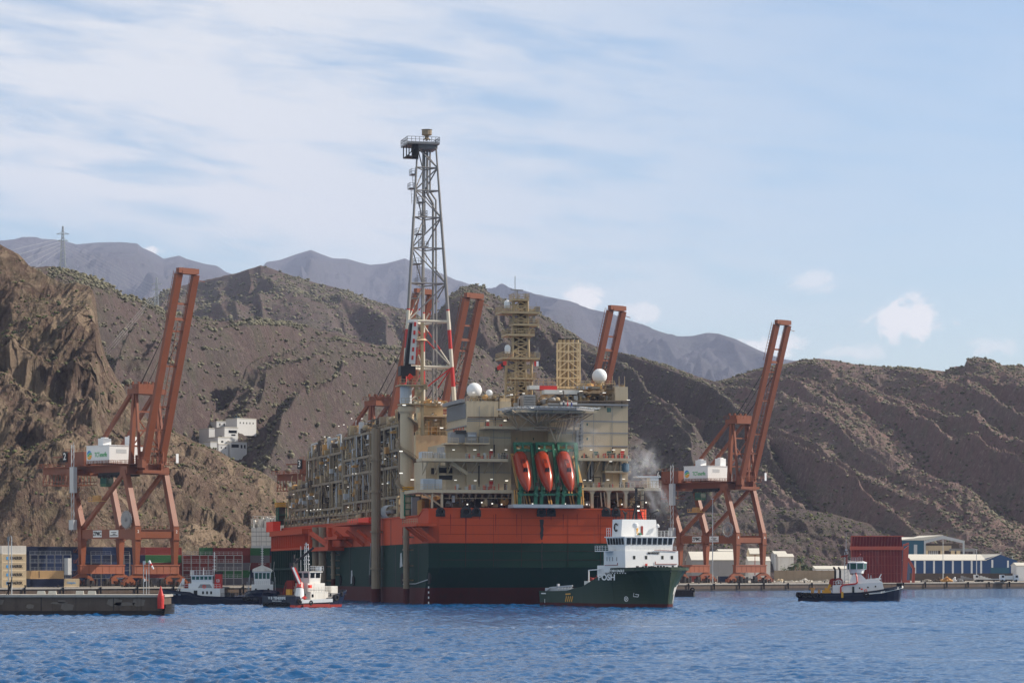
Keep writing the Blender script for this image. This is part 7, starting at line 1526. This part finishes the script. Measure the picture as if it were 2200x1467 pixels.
# ------------------------------------------------------------------ village houses on the slope
def ground_D(key, px, py):
    V = TERR[key]; X = V[..., 0]/V[..., 1]*F + CX; Yp = HOR - (V[..., 2]-CAMH)/V[..., 1]*F
    d = (X-px)**2 + (Yp-py)**2; i = np.unravel_index(np.argmin(d), d.shape); return float(V[i][1])
def house_block(px0, px1, pt, pb, D, dep, label, wins=(), turn=0.0, side=(0.0,)):
    D = ground_D('hills', (px0+px1)/2, pb+1) - 10 + (D-HD)*0.15; p, q = P(px0, pb, D), P(px1, pt, D); w, h = (q.x-p.x), q.z-p.z; turn += .5; R = empty('white_house', frame(Vector(((p.x+q.x)/2, D, p.z)), turn), label, 'house', 'white hillside houses')
    b = MB(); b.bx(-w/2, w/2, 0, dep, -4, h); b.build('wall', M['white'], R)
    b = MB(); b.bx(-w/2-.1, w/2+.1, -.12, dep+.1, h, h+.35); b.bx(-w/2+.3, w/2-.3, .3, dep-.3, h+.352, h+.4); b.build('roof', M['roof'], R)
    for (a, c, z0, z1) in wins:
        b = MB(); b.bx(-w/2+a*w, -w/2+c*w, -.06, .02, z0*h, z1*h); b.build('window', M['glass'], R)
HD = 1205
def wn(n, a=.08, c=.92, z0=.42, z1=.62, ww=.25): return [(a+(c-a)*(k+.5-ww/2)/n, a+(c-a)*(k+.5+ww/2)/n, z0, z1) for k in range(n)]
house_block(504, 556, 900, 918, HD+26, 9, 'long flat white house at the top of the village, five small windows', wn(5), .25)
house_block(463, 500, 906, 918, HD+20, 9, 'white house left of the long top one, below a teal mast', wn(3, z0=.3, z1=.7), .1)
house_block(447, 479, 921, 948, HD+8, 10, 'windowless tall white block at the left of the village', [], .1)
house_block(480, 514, 919, 936, HD+10, 9, 'white house with dark balcony openings in the middle of the village', [(.3,.9,.35,.7),(.5,.8,.02,.2)], .15)
house_block(466, 502, 940, 958, HD+2, 9, 'white house with two dark windows below the balcony house', wn(2, ww=.35), .12)
house_block(451, 467, 950, 962, HD+1, 7, 'small plain white house at the left lower edge of the village', [], .1)
house_block(468, 492, 955, 968, HD-4, 6, 'small white annex at the lower end of the village', wn(2), .12)
house_block(492, 534, 950, 975, HD-6, 10, 'lowest white house with wide dark upper opening and ochre base', [(.05,.5,.55,.82),(.62,.72,.5,.8),(.82,.92,.5,.8)], .2)
b = MB(); p = P(508, 897, ground_D('hills', 508, 920)-2); b.bar(p-Vector((0,0,3)), p+Vector((0,0,1.4)), .3); b.bar(p+Vector((-1.5,0,0)), p+Vector((1.5,0,0)), .9, .5); tag(b.build('teal_mast', M['teal']), 'teal cross shaped mast beside the long white house', 'mast')
# white panelled tower behind the bow
p, q = P(540, 1203, 1040), P(604, 1133, 1040); R = empty('panelled_tower', Vector(((p.x+q.x)/2, 1040, QZ)), 'tall white panelled tower with grey band, behind the corrugated bow', 'tower'); w = (q.x-p.x)/2
z = lambda py: P(540, py, 1040).z - QZ
b = MB(); b.bx(-w, w, 0, 12, 0, z(1171)); b.bx(-w, w, 0, 12, z(1182.5), z(1133)); b.build('wall', M['dwhite'], R); b = MB(); b.bx(-w, w, .02, 12, z(1171), z(1182.5)) if False else b.bx(-w-.05, w+.05, -.05, 12.05, z(1184), z(1171.5)); b.build('band', M['lgray'], R)
b = MB()
for py in (1142, 1151, 1163, 1194): b.bx(-w-.04, w+.04, -.04, 0, z(py)-.1, z(py)+.1)
for k in range(1, 6): b.bx(-w+k*w/3-.06, -w+k*w/3+.06, -.04, 0, 0, z(1133))
b.build('panel_joint', M['gray'], R)
b = MB(); b.rail([(-w,0,z(1133)), (w,0,z(1133))], 3.2, 1.1, .16); b.rail([(-w,6,z(1133)), (w,6,z(1133))], 4.2, 1.4, .14); rg = random.Random(2)
for k in range(26): x = rg.uniform(-w, w); b.bx(x, x+rg.uniform(.3,1.2), rg.uniform(.5,8), 9, z(1133), z(1133)+rg.uniform(.5, 4))
b.build('roof_gear', M['dwhite'], R)
# pylons and lines
def pylon(px, pt, pb, D, label):
    b = MB(); p = P(px, pb, D); t = P(px, pt, D); H = t.z-p.z; w0, w1 = H*.075, H*.012
    def at(f): return w0 + (w1-w0)*min(1, f*1.15)
    for i in (-1, 1):
        for j in (-1, 1): b.bar((p.x+i*w0, p.y+j*w0, p.z-4), (p.x+i*w1, p.y+j*w1, t.z), .34)
    n = 12
    for k in range(n):
        f0, f1 = k/n, (k+1)/n; a, c = w0+(w1-w0)*f0, w0+(w1-w0)*f1
        for s in (-1, 1): b.bar((p.x-a, p.y+s*a, p.z+H*f0), (p.x+c, p.y+s*c, p.z+H*f1), .2); b.bar((p.x+a, p.y+s*a, p.z+H*f0), (p.x-c, p.y+s*c, p.z+H*f1), .2)
    for f, l in ((.63, .22), (.80, .26)): b.bar((p.x-H*l*.6, p.y, p.z+H*f), (p.x+H*l*.6, p.y, p.z+H*f), .35); b.bar((p.x-H*l*.6, p.y, p.z+H*f), (p.x, p.y, p.z+H*(f+.06)), .2); b.bar((p.x+H*l*.6, p.y, p.z+H*f), (p.x, p.y, p.z+H*(f+.06)), .2)
    return tag(b.build('pylon', M['lgray']), label, 'pylon')
pylon(135, 486, 572, 1650, 'lattice power pylon on the ridge at the upper left'); pylon(336.5, 596, 668, 1760, 'fainter lattice power pylon left of the raised crane boom')
b = MB()
for k in range(5): b.tube(P(133, 512+k*6, 1650), P(-20+k*15, 548+k*13, 1500), .05, None, 4); b.tube(P(137, 512+k*7, 1650), P(336, 618+k*8, 1760), .03, None, 4)
for k in range(3): b.tube(P(336, 625+k*6, 1760), P(228+k*2, 752+k*5, 1400), .03, None, 4)
tag(b.build('power_cables', M['lgray']), 'thin power cables slung between the ridge pylons', 'cables')

# ------------------------------------------------------------------ right quay: caisson, sheds, low buildings, trees, vehicles
def gz(px, D, py): return P(px, py, D).z
def caisson():
    D = 1150; x0, x1 = P(1830, 0, D).x, P(1940, 0, D).x; R = empty('steel_caisson', frame(Vector(((x0+x1)/2, D, QZ)), .05), 'dark red ribbed steel caisson standing on the right quay', 'caisson'); w = (x1-x0)/2; h = gz(1880, D, 1151)-QZ
    b = MB(); f = lambda z: 1.6*(abs(z/h-.75)*1.3); 
    b.hexa([(-w+.6,0,0),(w-.5,0,0),(w-.5,3,0),(-w+.6,3,0),(-w,1.2,h*.78),(w,1.2,h*.78),(w,4,h*.78),(-w,4,h*.78)]); b.hexa([(-w,1.2,h*.78),(w,1.2,h*.78),(w,4,h*.78),(-w,4,h*.78),(-w+.2,-.6,h),(w-.6,-.6,h),(w-.6,4,h),(-w+.2,4,h)])
    b.build('ribbed_panel', M['caisson'], R); b = MB()
    for k in range(16):
        x = -w+.9+k*(2*w-1.8)/15; b.hexa([(x-.12,-.35,0),(x+.12,-.35,0),(x+.12,.2,0),(x-.12,.2,0),(x-.12,.85,h*.78),(x+.12,.85,h*.78),(x+.12,1.4,h*.78),(x-.12,1.4,h*.78)]); b.hexa([(x-.12,.85,h*.78),(x+.12,.85,h*.78),(x+.12,1.4,h*.78),(x-.12,1.4,h*.78),(x-.12,-.9,h),(x+.12,-.9,h),(x+.12,-.3,h),(x-.12,-.3,h)])
    for z in (.2, .38, .56): b.bx(-w+.4, w-.4, -.3+z*1.5, .4+z*1.5, h*z-.12, h*z+.12)
    b.build('rib', M['caisson_rib'], R)
    b = MB(); b.bx(-w-.6, w+.4, .1, 1.2, h*.70, h*.78); b.bx(-w-.4, w+.2, -.9, -.5, h-.25, h+.1); b.build('cross_beam', M['caisson_frame'], R)
    b = MB(); b.hexa([(w,.5,0),(w+1.6,.5,0),(w+1.6,2,0),(w,2,0),(w+.4,.5,h*.7),(w+2.6,.5,h*.8),(w+2.6,2,h*.8),(w+.4,2,h*.7)]); b.bar((w+2.2,1,h*.52), (w+4.6,1,h*.3), 1.0); b.bar((w+4.6,1,h*.32), (w+4.4,1,0), 1.0); b.bar((w+.4,1,h*.8), (w+2.6,1,h*.84), .8); b.bx(w+1.6, w+3.0, .4, 2.2, 0, 1.0); b.build('support_arm', M['caisson_frame'], R)
caisson()
def shed(name, px0, px1, pe, pr_, D, dep, gable, label, wall, nb, openf=False, D2=None):
    x0, x1 = P(px0, 0, D).x, P(px1, 0, D).x; R = empty(name, Vector(((x0+x1)/2, D, QZ)), label, 'warehouse', 'port sheds'); w = (x1-x0)/2; he, hr = gz(px0, D, pe)-QZ, gz(px0, D, pr_)-QZ
    b = MB(); b.bx(-w, w, 0, dep, 0, he); b.prism([(0, he), (dep, he), (dep/2, hr)], 'x', -w, w); b.build('wall', M[wall], R)
    b = MB(); o = .25; b.hexa([(-w-o,-.4,he-.05),(w+o,-.4,he-.05),(w+o,dep/2,hr),(-w-o,dep/2,hr),(-w-o,-.4,he+.2),(w+o,-.4,he+.2),(w+o,dep/2,hr+.25),(-w-o,dep/2,hr+.25)]); b.hexa([(-w-o,dep/2,hr),(w+o,dep/2,hr),(w+o,dep+.4,he),(-w-o,dep+.4,he),(-w-o,dep/2,hr+.25),(w+o,dep/2,hr+.25),(w+o,dep+.4,he+.2),(-w-o,dep+.4,he+.2)]); b.build('roof', M['roof'], R)
    b = MB()
    for k in range(nb): x = -w + 2*w*(k+.5)/nb; b.bx(x-.42, x+.42, -.1, 0, 0, he-.1)
    if nb: b.build('white_pilaster', M['white'], R)
    return R, w, he, hr
# the long blue shed: front wall plus its gable end turned towards us on the right
R, w, he, hr = shed('blue_warehouse', 1956, 2118, 1203.5, 1191, 1330, 26, 0, 'long low blue warehouse with white pilasters and pale roof', 'blue', 8)
D = 1330; g0, g1 = P(2118, 0, D).x - R.location.x, P(2186, 0, D).x - R.location.x; gm = P(2149, 0, D).x - R.location.x
b = MB(); b.prism([(w+.02, 0), (g1, 0), (g1, he-.2), (gm, hr+.1), (w+.02, he+.9)], 'y', .3, 24); b.build('gable_wall', M['blue'], R)
b = MB(); rp = [Vector((w-.2,-.4,he+.2)), Vector((w+.6,-.35,he+.62)), Vector((gm,.15,hr+.3)), Vector((w-.2,13,hr+.25))]; b.hexa([q-Vector((0,0,.25)) for q in rp]+rp); b.build('roof', M['roof'], R)
b = MB(); b.bx(gm-.45-3.6, gm+.4-3.6, .18, .3, he*.55, he+.3); b.bx(gm+3.2, gm+4.0, .18, .3, he*.55, he-.0); b.build('white_pilaster', M['white'], R)
b = MB(); b.bx(w+2.2, gm+4.2, .1, .3, 0, he*.62); b.bar((w+2.1,.1,he*.63), (gm+4.3,.1,he*.63), .2); b.build('sliding_door', M['teal'], R)
b = MB(); b.prism([(w-6, he+.4), (w+.3, he+.9), (gm, hr+.15), (gm-7.5, hr+.2)], 'y', .2, .3) if False else None
R2, w2, he2, hr2 = shed('teal_warehouse', 1938, 1985, 1160, 1154, 1400, 26, 0, 'tall teal warehouse block behind the blue one', 'teal', 0)
b = MB(); D2 = 1400; gx0, gx1 = w2+.02, P(2072, 0, D2).x - R2.location.x; gmx = P(2026, 0, D2).x-R2.location.x; zt = gz(2026, D2, 1150)-QZ; ze = gz(2026, D2, 1161)-QZ
b.prism([(gx0, 0), (gx0, ze), (gmx, zt), (gx1, ze), (gx1, 0), (gx1-.8, 0), (gx1-.8, ze-1.2), (gmx, zt-1.6), (gx0+.8, ze-1.2), (gx0+.8, 0)], 'y', -.4, .6); b.build('gable_frame', M['lgray'], R2)
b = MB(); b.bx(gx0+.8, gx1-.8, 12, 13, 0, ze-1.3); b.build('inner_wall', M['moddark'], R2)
b = MB(); zb = gz(2020, D2, 1176)-QZ; b.bx(gx0+.8, gx1-6, 2, 5, zb-1.4, zb+1.0, 0); b.bx(gx1-7, gx1+5.5, 1.4, 3, zb-1.8, zb-.4, 1); b.bx(gx1+4.6, gx1+5.5, 1.6, 2.8, 0, zb-1.8, 1)
for k in range(7): b.bx(gx0+1+k*.95, gx0+1.6+k*.95, 3, 4, zb-3.2, zb-1.4, 2)
b.build('crane_gantry', [M['cream'], M['gray'], M['lgray']], R2)
for px in (1990, 2024.5, 2047, 2059): b = MB(); p = P(px, 1188, D2); x = p.x - R2.location.x; b.bx(x-.9, x+.9, -.2, .2, p.z-QZ-1.9, p.z-QZ+1.3); b.build('pale_opening', M['yellow_cream'], R2)  # openings drawn as solid cream panels
b = MB(); b.hexa([(-w2,-.3,he2),(gx1+.4,-.3,he2),(gx1+.4,13,hr2+.2),(-w2,13,hr2+.2),(-w2,-.3,he2+.25),(gmx,-.3,zt+.3),(gmx,13,zt+.6),(-w2,13,hr2+.5)]) if False else None
rp = [P(1938, 1160, D2-.5), P(1986, 1160.3, D2-.5), P(2026, 1150.2, D2-.4), P(1976, 1151.5, D2+22)]; rp = [q - R2.location for q in rp]; b = MB(); b.hexa([*rp, *[q+Vector((0,0,.3)) for q in rp]]); b.build('roof', M['roof'], R2)
b = MB(); p = P(1967, 1187, D2); x = p.x-R2.location.x; b.bx(x-.8, x+.8, -.1, 0, p.z-QZ-2, p.z-QZ+4); b.build('door', M['lgray'], R2)
# low sheds seen through the right crane's legs
shed('grey_warehouse', 1486, 1586, 1203, 1185, 1260, 40, 0, 'grey walled warehouse with pale roof, behind the right crane legs', 'gray', 0)
shed('white_shed', 1752, 1836, 1222, 1216, 1330, 20, 0, 'low white flat shed left of the red caisson', 'white', 0)
shed('white_shed', 2184, 2212, 1215, 1209, 1290, 14, 0, 'small white shed at the right picture edge', 'white', 0)
shed('pale_depot', 1545, 1578, 1184, 1180, 1350, 20, 0, 'pale flat building above the grey warehouse roof', 'dwhite', 0)
shed('pale_depot', 1612, 1640, 1190, 1178, 1340, 20, 0, 'cream shed with pitched roof between the waterside crane legs', 'cream', 0)
shed('pale_depot', 1608, 1655, 1205, 1196, 1310, 16, 0, 'low cream building in front of the pitched shed', 'dwhite', 0)
shed('pale_depot', 1664, 1690, 1190, 1184, 1420, 20, 0, 'white building on the slope right of the right crane', 'white', 0)
shed('pale_depot', 1672, 1705, 1196, 1190, 1400, 14, 0, 'lower pale building right of the right crane', 'dwhite', 0)
# yard wall, containers and cabins under crane 6
def wallseg(px0, px1, pt, D, label, m='concrete'):
    b = MB(); p, q = P(px0, 0, D), P(px1, 0, D); z = gz(px0, D, pt); b.bx(p.x, q.x, D, D+.4, QZ, z)
    n = int((q.x-p.x)/3); 
    for k in range(n+1): x = p.x+(q.x-p.x)*k/n; b.bx(x-.15, x+.15, D-.1, D, QZ, z+.15)
    tag(b.build('yard_wall', M[m]), label, 'wall')
wallseg(1664, 1795, 1225, 1290, 'long brown yard wall with posts, below the palm trees', 'mod'); wallseg(1955, 2184, 1231, 1300, 'low dark wall along the foot of the blue warehouse', 'moddark')
for k, (px, D, L_, c, lab) in enumerate(((1570, 1165, 6.1, 'grey', 'grey container between the crane bogies'), (1588, 1168, 5, 'white', 'white cabin beside the grey container'), (1560, 1150, 6.1, 'navy', 'dark open container in front of the crane bogies'), (1556, 1158, 5.6, 'white', 'white cabin behind the dark open container'), (1500, 1190, 7, 'rust red', 'rust red container left of the right crane bogies'))): container(px, D, 0, L_, c, lab, .3)
for px, D, lab in ((1531, 1110, 'tall thin lamp mast left of the right crane'), (2098, 1260, 'thin lamp mast in front of the blue gable'), (2026, 1290, 'lattice like lamp mast before the teal gable'), (1622, 1180, 'thin red mast between the right crane legs'), (2150, 1400, 'thin mast behind the right end of the blue warehouse'), (2175, 1400, 'thin mast nearest the right picture edge')):
    b = MB(); top = {1531:1072, 2098:1180, 2026:1156, 1622:1193, 2150:1187, 2175:1195}[px]; q = P(px, top, D); b.tube((q.x, D, QZ), (q.x, D, q.z), .22, .12, 6); b.bx(q.x-.5, q.x+.5, D-.2, D+.2, q.z, q.z+.25); tag(b.build('lamp_mast', M['caisson'] if px == 1622 else M['lgray']), lab, 'lamp mast')
# palms and trees by the yard wall
LEAF = shrub_mat('palm_green', (0.035, 0.055, 0.018), (0.10, 0.12, 0.04))
def palm(px, pt, D, label, spread=2.6):
    top = P(px, pt+3, D); R = empty('palm_tree', Vector((top.x, D, QZ)), label, 'palm tree', 'trees behind the yard wall'); rg = random.Random(px); h = top.z-QZ
    b = MB(); b.tube((0,0,0), (.2,0,h), .28, .2, 8); b.build('trunk', M['mod'], R); b = MB()
    for k in range(34):
        a = rg.uniform(0, 6.28); e = rg.uniform(-.2, 1.1); p0 = Vector((.2,0,h)); d = Vector((math.cos(a), math.sin(a), 0)); l = spread*rg.uniform(.7, 1.1)
        pts = [p0 + d*(l*t) + Vector((0,0,l*(e*t - .9*t*t))) for t in (0, .35, .7, 1.0)]; s = Vector((-d.y, d.x, 0))
        for i in range(3):
            w0, w1 = (.1, .42, .36, .05)[i], (.1, .42, .36, .05)[i+1]; b.add([pts[i]-s*w0-Vector((0,0,w0*.5)), pts[i], pts[i]+s*w0-Vector((0,0,w0*.5)), pts[i+1]+s*w1-Vector((0,0,w1*.5)), pts[i+1], pts[i+1]-s*w1-Vector((0,0,w1*.5))], [(0,1,4,5),(1,2,3,4)])
    b.build('crown', LEAF, R)
def bushtree(px, pt, D, rad, label):
    top = P(px, pt, D); R = empty('leafy_tree', Vector((top.x, D, QZ)), label, 'tree', 'trees behind the yard wall'); rg = random.Random(int(px*7)); h = top.z-QZ
    b = MB(); b.tube((0,0,0), (0,0,h*.5), .25, .15, 6)
    for k in range(4): a = k*1.6; b.tube((0,0,h*.4), (rad*.5*math.cos(a), rad*.5*math.sin(a), h*.75), .12, .05, 5)
    b.build('trunk', M['mod'], R); b = MB()
    for k in range(420):
        a, e = rg.uniform(0, 6.28), rg.gauss(0, 1); r = rad*rg.uniform(.45, 1.05)*(1+.25*math.sin(3*a+px)); c = Vector((r*math.cos(a)*.9, r*math.sin(a)*.9, h*.62 + e*h*.17)); u = Vector((rg.gauss(0,1), rg.gauss(0,1), rg.gauss(0,1))).normalized(); v = u.orthogonal().normalized(); s = rg.uniform(.18, .42)
        b.add([c-u*s, c-v*s*.7, c+u*s, c+v*s*.7], [(0,1,2,3)])
    b.build('crown', LEAF, R)
for px, pt, D, lab in ((1718, 1198, 1330, 'tallest palm, above the yard wall left of the white shed'), (1708, 1210, 1325, 'short palm left of the tallest one'), (1727, 1212, 1335, 'short palm right of the tallest one'), (1700, 1216, 1330, 'leftmost palm, low over the wall')): palm(px, pt, D, lab)
for px, pt, D, r, lab in ((1690, 1217, 1340, 3.0, 'round green tree left of the palms'), (1738, 1215, 1345, 3.2, 'round green tree right of the palms'), (1752, 1214, 1350, 3.0, 'broad green tree behind the white shed end')): bushtree(px, pt, D, r, lab)
# vehicles and scrap on the quay
def truck(px, D, label, body, cab='white', L_=9.0, flat=True):
    x = P(px, 0, D).x; R = empty('truck', frame(Vector((x, D, QZ)), .03), label, 'truck', 'vehicles on the right quay')
    b = MB(); b.bx(-L_/2, L_/2-2.2, -1.2, 1.2, 1.0, 1.3)
    if not flat: b.bx(-L_/2, L_/2-2.4, -1.25, 1.25, 1.3, 2.6)
    else:
        for k in range(5): b.bx(-L_/2+.3+k*1.2, -L_/2+1.2+k*1.2, -1, 1, 1.3, 1.5+.35*((k*7) % 4))
    b.build('body', M[body], R); b = MB(); b.hexa([(L_/2-2.1,-1.2,.7),(L_/2,-1.2,.7),(L_/2,1.2,.7),(L_/2-2.1,1.2,.7),(L_/2-2.1,-1.15,3.0),(L_/2-.35,-1.15,3.0),(L_/2-.35,1.15,3.0),(L_/2-2.1,1.15,3.0)]); c = b.build('cab', M[cab], R)
    b = MB(); b.bx(L_/2-1.5, L_/2-.5, -1.23, -1.19, 1.8, 2.7); b.add([(L_/2-.10,-1,1.8),(L_/2-.10,1,1.8),(L_/2-.28,1,2.7),(L_/2-.28,-1,2.7)], [(0,1,2,3)]); b.build('window', M['glass'], c)
    for xx in (-L_/2+1, -L_/2+2.4, L_/2-1.2):
        for s in (-1.1, 1.1): b = MB(); b.tube((xx,s-.15,.5), (xx,s+.15,.5), .5, None, 12); b.build('wheel', M['rubber'], R)
truck(2080, 1215, 'flatbed truck with white cab, left of the white cab lorry', 'gray'); truck(2128, 1210, 'long flatbed lorry with white cab on the right quay', 'dwhite', 'white', 12); truck(2168, 1212, 'white truck near the right picture edge', 'dwhite', 'white', 8, False); truck(1606, 1140, 'white cabbed truck beside the right crane bogies', 'gray', 'white', 7)
rg = random.Random(77)
for k, (px, D, m, w_, h_, lab) in enumerate(((1990, 1200, 'concrete', 4, 1.2, 'heap of grey rubble right of the caisson arm'), (2015, 1205, 'moddark', 6, 2.0, 'dark heap of scrap before the blue warehouse'), (2032, 1198, 'orange_tan', 5, 2.2, 'rusty brown scrap pile before the blue warehouse'), (2050, 1205, 'white', 1.6, 2.4, 'small white and green cabinet on the quay'), (2062, 1205, 'gray', 3, 1.4, 'grey scrap heap left of the flatbed truck'), (1700, 1180, 'roof', 12, .8, 'pale timber and slab stack on the quay edge'), (1745, 1190, 'roof', 12, .7, 'long pale slab stack left of the tug mast'), (1728, 1205, 'dwhite', 4, 1.4, 'pale debris heap behind the slab stacks'), (1775, 1200, 'concrete', 4, 1.2, 'grey debris heap behind the tug'), (1676, 1190, 'cream', 3, 1.6, 'cream crate pile right of the crane bogies'))):
    x = P(px, 0, D).x; b = MB()
    for j in range(26): a = rg.uniform(-w_/2, w_/2); hh = h_*(1-abs(a)/w_*1.2)*rg.uniform(.3, 1); l = rg.uniform(.4, w_*.22); b.bar((x+a-l/2, D+rg.uniform(-1.5,1.5), QZ+hh*rg.uniform(.2,1)), (x+a+l/2, D+rg.uniform(-1.5,1.5), QZ+hh), rg.uniform(.2,.6))
    b.bx(x-w_*.4, x+w_*.4, D-1, D+1, QZ, QZ+h_*.35); tag(b.build('cabinet' if k == 3 else 'scrap_heap', M[m]), lab, 'cabinet' if k == 3 else 'heap')
# ------------------------------------------------------------------ smoke
def smoke(px, py, D, sx, sz, sy, dens, label, tilt=0.0, seed=0.0):
    c = P(px, py, D); bm = MB(); bm.ball((0,0,0), 1.0, 16); m = bpy.data.materials.new('smoke'); m.use_nodes = True; nt = m.node_tree; nt.nodes.clear(); o = nod(nt, 'ShaderNodeOutputMaterial'); v = nod(nt, 'ShaderNodeVolumePrincipled'); nt.links.new(v.outputs[0], o.inputs['Volume'])
    tcn = nod(nt, 'ShaderNodeTexCoord'); ln = nod(nt, 'ShaderNodeVectorMath', operation='LENGTH'); nt.links.new(tcn.outputs['Object'], ln.inputs[0]); mp = nod(nt, 'ShaderNodeMapping'); nt.links.new(tcn.outputs['Object'], mp.inputs[0]); mp.inputs['Location'].default_value = (seed, 0, seed)
    n = noise_n(nt, mp.outputs[0], 2.2, 4.0, 0.6); d = math_n(nt, 'MULTIPLY', math_n(nt, 'MULTIPLY', sstep(nt, n, .42, .68), sstep(nt, ln.outputs['Value'], 1.0, .25)), dens)
    nt.links.new(d, v.inputs['Density']); v.inputs['Color'].default_value = (0.86, 0.87, 0.9, 1)
    s = bm.build('smoke', m); s.location = c; s.scale = (sx, sy, sz); s.rotation_euler = (0, tilt, 0); tag(s, label, None, None, 'stuff')
smoke(1378, 1000, 706, 5.6, 8.0, 4, .27, 'grey white smoke drifting off the right stern corner', .3); smoke(1412, 1068, 700, 4.0, 6.5, 3, .26, 'grey smoke behind the supply boat mast', -.4, 3.0)
smoke(1255, 940, 688, 8, 5.5, 3, .13, 'thin white smoke drifting across the stern wall', 0.2, 7.0); smoke(1230, 985, 688, 4, 6.5, 3, .09, 'thin smoke around the right hand lifeboat', 0.2, 11.0)
